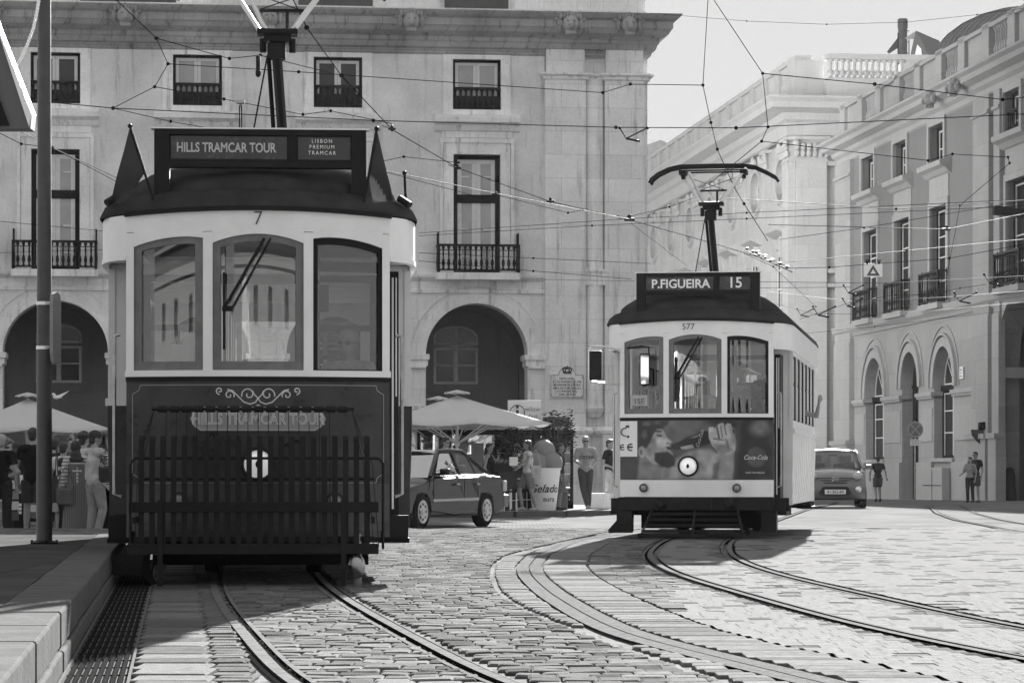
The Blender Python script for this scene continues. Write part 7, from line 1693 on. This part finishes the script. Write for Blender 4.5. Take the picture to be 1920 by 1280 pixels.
for k, s_ in enumerate(('NESTE LOCAL,', 'A 1 DE FEVEREIRO DE 1908,', 'MORRERAM PELA PATRIA', 'EM EL-REI DOM CARLOS I', 'E O PRINCIPE REAL', 'DOM LUIS FILIPE')): text_mesh(s_, 5.6 * sc, M_letterd, o, T((0, -.064, (36 - k * 5.9) * sc)), sx=.80, bold=.002)
mb = MB()
for q in (-1, 1): mb.tube([(0, -.07, 48 * sc), (q * 7 * sc, -.07, 49 * sc), (q * 8.5 * sc, -.07, 54 * sc), (q * 5 * sc, -.07, 57 * sc), (0, -.07, 55 * sc)], .03, 5); mb.tube([(q * 3 * sc, -.07, 48 * sc), (q * 4 * sc, -.07, 55 * sc)], .025, 5)
mb.box(-7 * sc, 7 * sc, -.09, -.06, 46 * sc, 48.5 * sc); mb.box(-.015, .015, -.09, -.06, 55 * sc, 61 * sc); mb.build('crown', M_letterd, o)
p = onwall(B, bB, 1807, 710, -.02); t = thing('wall_tile', 'small white street name tile on the palace wall near the big arch', 'sign', tuple(p), B.rot); mb = MB(); mb.cbox(-.55, .0, -.05, 0, 0, .52, .02); mb.build('tile', M_letter, t)
mb = MB(); mb.box(-.42, -.13, -.056, -.05, .36, .40); mb.box(-.35, -.2, -.056, -.05, .23, .27); mb.box(-.45, -.1, -.056, -.05, .10, .14); mb.build('marking', M_letterd, t)
# ================================================================== street furniture
def base(px, py): 
    for _ in range(1): pass
    D = 60.
    for _ in range(60): D += .5 * ((CH - zg(PX(px, D), D)) * F / (py - HY) - D)
    return Vector((PX(px, D), D, zg(PX(px, D), D)))
D_ = .62 * F / (1019 - HY); t = thing('tram_stop_pole', 'tall dark steel pole rising from the far end of the platform at left', 'pole', (PX(83, D_), D_, PZ)); k_ = D_ / F
mb = MB(); mb.tube([(0, 0, 0), (0, 0, 4), (.0, 0, 7.5)], [15 * k_, 12.5 * k_, 11 * k_], 24); mb.build('shaft', mat('dark_pole_paint', .06, .4, 0, .25, 7, .05, 30), t); mb = MB(); mb.lathe([(.10, -.0), (.13, .012), (.09, .03)], 20)
for a in range(4): mb.cyl((.11 * math.cos(a * 1.57 + .3), .11 * math.sin(a * 1.57 + .3), 0), (.11 * math.cos(a * 1.57 + .3), .11 * math.sin(a * 1.57 + .3), .035), .012, n=6)
mb.build('base_plate', M_iron, t)
mb = MB(); mb.lathe([(15.5 * k_, 0), (15.5 * k_, .03)], 20, 0, (0, 0, (1019 - 572) * k_)); mb.lathe([(15.5 * k_, 0), (15.5 * k_, .03)], 20, 0, (0, 0, (1019 - 655) * k_)); mb.build('clamp_band', M_alu, t)
t = thing('stop_sign_board', 'rounded white tram stop board seen edge-on, fixed to the tall pole', 'sign', (PX(105, D_), D_ - .03, CH + (HY - 683) * k_), R(78))
mb = MB(); w2 = .10; h2 = 135 * k_; P = [(-w2, .1), (-w2 * .8, .02), (0, 0), (w2 * .8, .02), (w2, .1), (w2, h2 - .1), (w2 * .8, h2 - .02), (0, h2), (-w2 * .8, h2 - .02), (-w2, h2 - .1)]; mb.prism(P, -.015, .015); mb.build('board', mat('faded_sign_back', .25, .5, 0, .15, 5), t)
mb = MB(); mb.box(-.02, .02, .015, .08, h2 * .2, h2 * .25); mb.box(-.02, .02, .015, .08, h2 * .8, h2 * .85); mb.build('bracket', M_iron, t)
# shelter roof corner, top left
SD = 11.0; t = thing('shelter_roof', 'dark underside and pale edge of a stop shelter roof in the top left corner', 'shelter', (PX(0, SD), SD, pz(240, SD))); k2 = SD / F
def sh(px, py): return (px * k2, (240 - py) * k2)
mb = MB(); mb.prism([sh(-260, 243), sh(57, 241), sh(60, 212), sh(0, 58), sh(-120, -250), sh(-260, -250)], 0, .10); mb.build('roof_edge', mat('pale_metal_fascia', .10, .5, 0, .1, 3), t)
mb = MB(); mb.prism([sh(-260, 236), sh(18, 236), sh(-6, 170), sh(-120, -120), sh(-260, -120)], -.015, -.001); mb.build('soffit_panel', M_black, t)
mb = MB(); mb.prism([sh(55, 238), sh(60, 213), sh(0, 59), sh(-120, -249), sh(-123, -249), sh(-2, 62)], -.012, .09); mb.build('trim', M_white, t)
mb = MB(); P = [(75, -30), (73, 0), (68, 28), (62, 55), (52, 82), (42, 105), (30, 126)]
t = thing('twisted_rope', 'white twisted rope hanging between the shelter roof and the tall pole', 'rope', (PX(75, 12), 12, pz(126, 12)))
for s_ in (0, math.pi):
    L = []
    for i in range(len(P) - 1):
        for j in range(14):
            f = j / 14; a = P[i][0] + (P[i + 1][0] - P[i][0]) * f; b = P[i][1] + (P[i + 1][1] - P[i][1]) * f; q = (i + f) * 14 + s_; L.append(((a - 75 + 1.7 * math.cos(q)) * 12 / F, .004 * math.sin(q), (126 - b) * 12 / F))
    mb.tube(L, .0042, 5)
mb.build('strand', M_letter, t)
# handrail pole beside tram (thin) is part of tram; traffic light
b = base(1842, 938); k3 = b.y / F; t = thing('traffic_light', 'small round traffic light on a post at the palace corner, beside a couple', 'traffic light', tuple(b))
mb = MB(); mb.cyl((0, 0, 0), (0, 0, 138 * k3), 4 * k3, n=12); mb.build('post', mat('dark_pole_paint', .06, .4), t); mb = MB(); mb.cbox(-8 * k3, 9 * k3, -.15, .12, 132 * k3, 147 * k3, .05); mb.lathe([(7 * k3, 0), (7.5 * k3, .12), (7 * k3, .2)], 16, 0, M=T((0, -.12, 140 * k3)) @ Matrix.Rotation(R(90), 4, 'X')); mb.build('signal_head', M_black, t)
mb = MB(); mb.prism([(-22 * k3, 133 * k3), (-4 * k3, 133 * k3), (-4 * k3, 105 * k3), (-12 * k3, 112 * k3), (-20 * k3, 122 * k3)], -.05, .05); mb.build('side_bracket', mat('dark_pole_paint', .06, .4), t)
b = Vector((PX(1716, 98), 98, pz(934, 98))); k3 = b.y / F; t = thing('no_stopping_sign', 'round no stopping sign with a small plate on a thin post before the palace door', 'sign', tuple(b))
mb = MB(); mb.cyl((0, .05, 0), (0, .05, 145 * k3), .035, n=10); mb.build('post', M_steel, t); MM = T((0, 0, 129 * k3)) @ Matrix.Rotation(R(90), 4, 'X'); mb = MB(); mb.lathe([(15 * k3, -.01), (15 * k3, .02), (14.8 * k3, .03)], 30, 0, M=MM); o = mb.build('disc', mat('sign_grey_field', .13, .5), t)
mb = MB(); ring(mb, 0, 129 * k3, 12.3 * k3, 15 * k3, -.045, -.03, 0, 360, 30)
for q in (-1, 1): mb.add([(-q * 9.5 * k3, -.04, 121 * k3), (-q * 7.5 * k3, -.04, 119 * k3), (q * 9.5 * k3, -.04, 137 * k3), (q * 7.5 * k3, -.04, 139 * k3)], [(0, 1, 2, 3)])
mb.build('marking', mat('sign_mid_grey', .27, .5), o); mb = MB(); mb.cbox(-9 * k3, 9 * k3, -.02, .02, 99 * k3, 111 * k3, .01); o = mb.build('plate', M_letter, t)
for k, s_ in enumerate(('EXCEPTO', 'SERVICO', 'DE AUTO')): text_mesh(s_, 3.6 * k3, M_letterd, o, T((0, -.025, (108.5 - k * 3.5) * k3)))
b = onwall(B, bB, 1762, 934, -.12); k3 = b.y / F; t = thing('utility_cabinet', 'plain grey utility cabinet against the palace wall between door and window', 'cabinet', tuple(b), B.rot); mb = MB(); mb.cbox(-1.6, 1.6, -.35, .0, -.4, 58 * k3, .02); mb.build('body', M_trim2, t); mb = MB(); mb.box(-1.5, 1.5, -.365, -.35, .55, .58); mb.box(-.01, .02, -.365, -.35, -.3, 55 * k3); mb.build('door_line', M_black, t)
b = onwall(B, bB, 1893, 938, .25); k3 = b.y / F; t = thing('covered_statue', 'dark tapering covered shape standing in the mouth of the big arch', 'covered object', tuple(b)); mb = MB(); mb.lathe([(13 * k3, 0), (13.5 * k3, 8 * k3), (11 * k3, 26 * k3), (10.5 * k3, 44 * k3), (8 * k3, 58 * k3), (4 * k3, 62 * k3), (.01, 63 * k3)], 14); mb.build('cover', mat('dark_tarpaulin', .025, .8, 0, .3, 4, .6, 5), t)
# overhead triangle sign
D_ = 62; k3 = D_ / F; t = thing('overhead_warning_sign', 'white square sign with a dark triangle hanging from the wires before the palace', 'sign', (PX(1637, D_), D_, pz(519, D_)))
mb = MB(); mb.cbox(-17.5 * k3, 17.5 * k3, -.01, .01, 0, 25 * k3, .004); mb.build('panel', M_letter, t)
mb = MB(); A_ = [(-12.5, 2), (12.5, 2), (0, 22.5)]; B_ = [(-5.2, 6), (5.2, 6), (0, 14.5)]
for i in range(3):
    a, b_, c_, d_ = A_[i], A_[(i + 1) % 3], B_[(i + 1) % 3], B_[i]; mb.add([(p_[0] * k3, -.014, p_[1] * k3) for p_ in (a, b_, c_, d_)], [(0, 1, 2, 3)])
mb.build('triangle', mat('sign_dark_grey', .08, .5), t); mb = MB()
for x in (-11, 11): mb.tube([(x * k3, 0, 24 * k3), (x * k3 - .03, 0, 32 * k3), (x * k3 + .03, 0, 32 * k3), (x * k3, 0, 24 * k3)], .018, 5)
mb.build('hanger', M_iron, t)
# lamp arm at right edge
D_ = 66; k3 = D_ / F; t = thing('street_lamp', 'flat dark street lamp head on an arm entering from the right edge', 'lamp', (PX(1990, D_), D_, zg(13, D_)))
mb = MB(); mb.prism([((1863 - 1990) * k3, pz(388, D_)), ((1863 - 1990) * k3, pz(402, D_)), ((1915 - 1990) * k3, pz(408, D_)), ((1950 - 1990) * k3, pz(406, D_)), ((1950 - 1990) * k3, pz(397, D_)), ((1870 - 1990) * k3, pz(387, D_))], -.15, .15); mb.build('lamp_head', M_black, t)
mb = MB(); mb.tube([(-40 * k3, 0, pz(401, D_)), (0, 0, pz(410, D_))], .04, 8); mb.tube([(0, 0, 0), (0, 0, pz(400, D_))], [.1, .06], 12); mb.build('post', M_iron, t)
# left background: postcard rack, bins
for px, D_, lab in ((14, 50, 'postcard rack crowded with small picture cards at the far left edge'),):
    t = thing('postcard_rack', lab, 'rack', (PX(px, D_), D_, -.19)); mb = MB(); mb.cyl((0, 0, 0), (0, 0, 1.55), .02); mb.lathe([(.25, 0), (.25, .03)], 12); mb.build('stand', M_iron, t); rr = random.Random(8)
    for r_ in range(7):
        mb = MB()
        for c_ in range(3): x = -.22 + c_ * .15; mb.box(x, x + .125, -.03, -.02, .25 + r_ * .185, .25 + r_ * .185 + .15, rr.choice((0, 1, 2, 2)))
        mb.build('card_row', [mat('package_pale', .5, .6), mat('package_mid', .2, .6), mat('package_dark', .06, .6)], t)
t = thing('snack_machine', 'black box stand with small white labels between the rack and the pole', 'stand', (PX(38, 51), 51, -.19)); mb = MB(); mb.cbox(-.10, .16, -.15, .15, 0, .72, .02); mb.build('box_body', M_black, t)
mb = MB(); 
for k in range(3): mb.box(-.02, .05, -.156, -.15, .35 + k * .07, .40 + k * .07)
mb.cbox(-.08, .1, -.05, .05, .72, 1.05, .01); mb.build('label', M_letter, t)
t = thing('parked_van', 'pale van side glimpsed beneath the left parasol', 'van', (PX(60, 66), 66, -.10)) if False else None
t = thing('seagull', 'pale bird with raised wings perched behind the tall pole on the left parasol', 'bird', (PX(106, 57), 57, pz(748, 57)))
k3 = 57 / F; mb = MB(); mb.ell((0, 0, 3.5 * k3), (7 * k3, .07, 3.5 * k3), 10); mb.ell((-6 * k3, 0, 9 * k3), (2.6 * k3, .035, 3 * k3), 8); mb.tube([(-8 * k3, 0, 9 * k3), (-11 * k3, 0, 8 * k3)], [.012, .004], 5); mb.tube([(-3 * k3, 0, 7 * k3), (-5 * k3, 0, 9 * k3)], .03, 6); mb.tube([(5 * k3, 0, 3 * k3), (12 * k3, 0, 2 * k3)], [.03, .01], 6, flat=.4)
remesh(mb, 'body', M_whitew, t, .008); mb = MB(); mb.add([(0, 0, 5 * k3), (8 * k3, 0, 3 * k3), (22 * k3, .1, 15 * k3), (14 * k3, .08, 11 * k3)], [(0, 1, 2, 3)]); o = mb.build('wing', M_whitew, t); so_ = o.modifiers.new('s', 'SOLIDIFY'); so_.thickness = .015
# ================================================================== overhead wires
def wire(label, pts, zw=5.45, r=.009, bright=False, closed=False, name='overhead_wire', zs=None, Dfix=None, sag=0):
    P = []
    for i, (x, y) in enumerate(pts):
        D = Dfix[i] if isinstance(Dfix, (list, tuple)) else Dfix or (zw - CH) * F / (HY - y); P.append(W(x, y, D))
    Q = []
    for a, b in zip(P, P[1:]):
        n = 8 if sag else 2
        for k in range(n): f = k / n; v = a.lerp(b, f); v.z -= sag * 4 * f * (1 - f); Q.append(v)
    Q.append(P[-1]); o0 = Q[0]; mb = MB(); mb.tube([tuple(q - o0) for q in Q], r * .72, 5)
    for p in P[1:-1]: v = p - o0; mb.ell(tuple(v), (r * 3, r * 3, r * 3), 6)
    o = mb.build(name, M_wireb if bright else M_wire, None, tuple(o0)); return tag(o, label, 'wire', 'overhead tram wires')
wire('span wire dropping from the top edge to a knot left of the dark tram sign', [(205, -12), (293, 72), (315, 120), (290, 163), (212, 203)], 7.0)
wire('upper wire from the knot crossing before the first two small windows', [(293, 72), (430, 110), (488, 104), (620, 137)], 7.0)
wire('long wire across the arcade facade above the small window rails to the sky gap', [(315, 120), (560, 135), (1130, 174), (1182, 158), (1318, 160)], 7.0)
wire('short wire from the lower knot passing behind the dark tram pole', [(290, 163), (420, 186), (568, 215), (620, 208), (735, 232)], 6.9)
wire('long near-level wire crossing the whole scene just above the dark tram sign', [(95, 192), (212, 203), (700, 226), (1155, 239), (1380, 240), (1920, 214)], 6.8, r=.011)
wire('thin wire from the left knot down to the dark tram sign corner', [(212, 203), (320, 228), (400, 242)], 6.8)
wire('contact wire slanting from the dark tram bow down to the crossing right of the balcony', [(545, -10), (575, 52), (640, 142), (735, 243), (858, 315), (1032, 378), (1180, 412), (1340, 457), (1480, 500)], 5.6, r=.009)
wire('bright contact wire entering at left below the shelter roof', [(38, 245), (98, 277), (240, 343)], 5.5, r=.010, bright=True)
wire('second wire entering at the left edge and joining the bright one at the pole', [(-10, 245), (40, 270), (98, 277), (240, 352)], 5.5, r=.007)
wire('bright contact wire running from the right flag to the crossing before the corner pilaster', [(700, 316), (930, 363), (1180, 411)], 5.5, r=.010, bright=True)
wire('thin companion wire just below the bright contact wire', [(720, 322), (905, 371), (925, 364), (1065, 399), (1100, 392)], 5.5, r=.007)
wire('thin bracket wire with a small hanger beside the tall balcony door', [(720, 302), (757, 294), (860, 305), (862, 318)], 5.6, r=.007)
wire('upper of two thin wires rising from behind the dark tram to the white tram bow', [(785, 437), (1180, 410), (1400, 399), (1920, 374)], 5.6, r=.007)
wire('lower of two thin wires rising from behind the dark tram to the palace', [(785, 442), (1110, 423), (1400, 410), (1920, 386)], 5.6, r=.007)
wire('thin wire across the balcony balusters to the white tram sign', [(785, 474), (1000, 484), (1220, 494)], 5.4, r=.008)
wire('lower wire below the balcony ending at the white tram sign', [(785, 489), (1000, 508), (1184, 523)], 5.3, r=.009)
wire('level wire at the foot of the corner pilaster band', [(1020, 524), (1190, 527)], 5.3, r=.006)
wire('thin cable sagging across the sky from arcade cornice to domed roof', [(1221, 25), (1400, 40), (1550, 46), (1700, 42), (1832, 28), (1925, 15)], 0, r=.008, Dfix=[80, 80, 80, 80, 80, 80])
wire('almost vertical span wire dropping through the sky gap past the white tram bow', [(1328, -8), (1318, 160), (1333, 230), (1345, 280), (1376, 350), (1395, 382), (1440, 452)], 0, r=.011, Dfix=56)
wire('span wire from the top edge to a knot before the corner building parapet', [(1333, -8), (1430, 138), (1440, 238), (1428, 265), (1330, 345)], 0, r=.011, Dfix=55)
wire('long wire from the parapet knot to the right edge above the palace windows', [(1430, 138), (1640, 158), (1880, 187), (1925, 182)], 6.6, r=.010)
wire('bracket wire with a kink crossing the palace upper windows', [(1428, 265), (1740, 301), (1786, 289), (1890, 295), (1893, 306), (1800, 385), (1775, 520)], 6.6, r=.009)
wire('thin wire left of the white tram bow running to the crossing', [(1155, 412), (1255, 388), (1310, 368)], 5.6, r=.007)
wire('upper bright wire right of the white tram knuckle plate', [(1355, 371), (1680, 392), (1925, 375)], 5.4, r=.009, bright=True)
wire('bright wire sagging before the palace first floor windows', [(1440, 421), (1775, 430), (1925, 400)], 5.4, r=.010, bright=True)
wire('thin dark wire rising right across the palace from the switch insulators', [(1462, 449), (1620, 427), (1925, 376)], 5.4, r=.007)
wire('bright wire from the switch insulators rising to the lamp arm', [(1470, 492), (1700, 470), (1925, 448)], 5.2, r=.009, bright=True)
wire('wire carrying the triangle sign before the palace', [(1475, 503), (1555, 501), (1780, 484), (1925, 457)], 5.2, r=.009)
wire('level bright wire above the palace balconies', [(1418, 528), (1660, 531), (1925, 517)], 5.0, r=.009, bright=True)
wire('short bright wire ending at a hanger left of the palace balconies', [(1420, 540), (1595, 538)], 5.0, r=.008, bright=True)
wire('bright wire crossing the middle of the palace balconies', [(1440, 547), (1605, 566), (1790, 556), (1925, 545)], 5.0, r=.009, bright=True)
wire('lower bright wire passing under the palace balconies', [(1455, 570), (1530, 589), (1700, 587), (1925, 566)], 5.0, r=.007, bright=True)
wire('lowest wire along the palace belt course', [(1480, 628), (1640, 612), (1925, 578)], 0, r=.008, Dfix=95)
wire('slanting wire from the switch insulators down to the roof of the white tram', [(1395, 475), (1450, 500), (1530, 575), (1500, 592)], 5.2, r=.007)
wire('thin slanting wire before the white tram roof at left', [(1185, 420), (1290, 500)], 5.2, r=.005)
wire('zigzag bracket wire between two hangers before the palace', [(1500, 598), (1600, 565), (1680, 553), (1740, 553), (1800, 540), (1850, 533)], 5.0, r=.007)
wire('long wire at mid height disappearing behind the tall pole at left', [(-10, 414), (95, 424), (203, 434)], 5.6, r=.007)
wire('faint wire crossing the left balcony', [(-10, 474), (203, 468)], 5.6, r=.006)
# hangers / insulators
def hanger(label, px, py, D, s=1, kind=0):
    t = thing('wire_hanger', label, 'hanger', tuple(W(px, py, D)), 0, 'hangers and insulators on the tram wires'); k = D / F * s; mb = MB()
    if kind == 0: mb.tube([(-26 * k, 0, 22 * k), (-14 * k, 0, 2 * k), (26 * k, 0, 22 * k)], 1.4 * k, 6); mb.tube([(-14 * k, 0, 2 * k), (12 * k, 0, -3 * k)], 2.0 * k, 6); mb.ell((6 * k, 0, -2 * k), (4 * k, 4 * k, 2.5 * k), 8); mb.ell((-26 * k, 0, 22 * k), (3 * k,) * 3, 6); mb.ell((26 * k, 0, 22 * k), (3 * k,) * 3, 6)
    elif kind == 1: mb.cbox(-12 * k, 12 * k, -3 * k, 3 * k, -3 * k, 4 * k, k); mb.tube([(-30 * k, 0, 10 * k), (-10 * k, 0, 3 * k), (0, 0, 0)], 1.2 * k, 6); mb.ell((0, 0, 8 * k), (5 * k, 4 * k, 5 * k), 8)
    else:
        for j in range(5): mb.lathe([(1 * k, 0), (4 * k, 2 * k), (4.5 * k, 5 * k), (1.5 * k, 6 * k)], 8, 0, ((-30 + 14 * j) * k, 0, (14 - 7 * j) * k)); mb.tube([((-38 + 14 * j) * k, 0, (12 - 6 * j) * k), ((-20 + 14 * j) * k, 0, (8 - 7 * j) * k)], 1.2 * k, 5)
    mb.build('insulator', M_iron, t); return t
hanger('V shaped wire hanger right of the arcade corner pilaster', 1188, 262, 46)
hanger('dark clamp where the wires cross before the corner pilaster', 1180, 412, 52, .8, 1)
hanger('dark clamp on the contact wire beside the tall balcony door', 858, 315, 43, .6, 1)
hanger('dark clamp on the contact wire between balcony and pilaster', 1032, 378, 48, .6, 1)
hanger('small clamp under the long wire above the dark tram sign at right', 735, 242, 38, .6, 1)
hanger('row of dark insulators at the wire switch right of the white tram pole', 1450, 490, 58, 1.0, 2)
hanger('second row of insulators just below the wire switch', 1425, 480, 57, .8, 2)
hanger('V hanger left of the palace balconies', 1600, 550, 66, .7)
hanger('V hanger just below the first palace hanger', 1598, 575, 66, .7)
hanger('V hanger near the right edge before the palace pilaster', 1866, 532, 66, .8)
hanger('V hanger under the third palace balcony', 1810, 566, 66, .8)
hanger('V hanger above the white tram roof', 1545, 592, 66, .8)
hanger('V hanger close to the white tram roof corner', 1510, 592, 64, .6)
hanger('small clamp on the sagging wire before the third palace balcony door', 1775, 430, 56, .6, 1)
t = thing('span_insulator', 'long dark insulator dangling between wires left of the dark tram pole', 'insulator', tuple(W(484, 145, 40))); k3 = 40 / F; mb = MB(); mb.cbox(-4 * k3, 4 * k3, -.02, .02, 12 * k3, 40 * k3, .01); mb.lathe([(2 * k3, 0), (5 * k3, 4 * k3), (5 * k3, 12 * k3), (2 * k3, 14 * k3)], 10); mb.build('insulator_body', M_iron, t)
t = thing('roof_aerial', 'small lamp on two thin rods above the dark tram sign', 'aerial', tuple(W(451, 237, 25.5))); t2 = 25.5 / F; mb = MB(); mb.tube([(-2 * t2, 0, -25 * t2), (-2 * t2, 0, 40 * t2)], .006, 5); mb.tube([(2 * t2, 0, -25 * t2), (2 * t2, 0, 40 * t2)], .006, 5); mb.build('rod', M_iron, t); mb = MB(); mb.cbox(-8 * t2, 8 * t2, -.03, .03, 42 * t2, 49 * t2, .005); mb.ell((0, 0, 39 * t2), (3 * t2, .02, 3 * t2), 6); mb.build('lamp_box', M_steel, t)
# ================================================================== one object per separate piece
def split_clusters(o, axis=0, gap=.12):
    me = o.data; bm = bmesh.new(); bm.from_mesh(me); bm.verts.ensure_lookup_table(); seen = [False] * len(bm.verts); isl = []
    for v in bm.verts:
        if seen[v.index]: continue
        st = [v]; seen[v.index] = True; c = []
        while st:
            a = st.pop(); c.append(a.index)
            for e in a.link_edges:
                b = e.other_vert(a)
                if not seen[b.index]: seen[b.index] = True; st.append(b)
        q = [bm.verts[i].co[axis] for i in c]; isl.append((min(q), max(q), c))
    isl.sort(key=lambda t: t[0]); cl = []
    for a, b, c in isl:
        if cl and a < cl[-1][0] + gap: cl[-1][0] = max(cl[-1][0], b); cl[-1][1].extend(c)
        else: cl.append([b, list(c)])
    if len(cl) < 2: bm.free(); return
    sets = [set(c) for _, c in cl]
    for k, s_ in enumerate(sets):
        b2 = bmesh.new(); b2.from_mesh(me); b2.verts.ensure_lookup_table(); bmesh.ops.delete(b2, geom=[v for v in b2.verts if v.index not in s_], context='VERTS')
        if k == 0: keep = b2; continue
        nm = me.copy(); b2.to_mesh(nm); b2.free(); n = o.copy(); n.data = nm; C.objects.link(n); n.parent = o.parent
    keep.to_mesh(me); keep.free(); bm.free()
for o in list(bpy.data.objects):
    if o.type != 'MESH': continue
    k = o.name.split('.')[0]
    if k in ('pilaster', 'impost', 'leafy_capital', 'giant_pilaster', 'pilaster_moulding', 'pilaster_capital', 'bracket', 'dormer_panel', 'draw_hook', 'glazing_bar', 'clamp_band', 'chrome_trim', 'roof_lamp', 'grab_pole', 'brow', 'seat', 'hub_opening'):
        split_clusters(o, 0, .06)
    if k in ('clamp_band', 'pilaster_moulding'): split_clusters(o, 2, .05)
    if k == 'step_guard': split_clusters(o, 1, .01)
HAZE = .00006
# ================================================================== haze
mb = MB(); mb.box(-200, 200, -20, 320, -1.8, 40)
hz = mb.build('haze', [], None); hz['kind'] = 'stuff'
hm = bpy.data.materials.new('haze_air'); hm.use_nodes = True; t = hm.node_tree; t.nodes.clear()
o_ = t.nodes.new('ShaderNodeOutputMaterial'); v_ = t.nodes.new('ShaderNodeVolumePrincipled'); v_.inputs['Density'].default_value = HAZE; v_.inputs['Anisotropy'].default_value = .05
v_.inputs['Color'].default_value = (.95, .95, .95, 1); t.links.new(v_.outputs[0], o_.inputs['Volume']); hz.data.materials.append(hm)
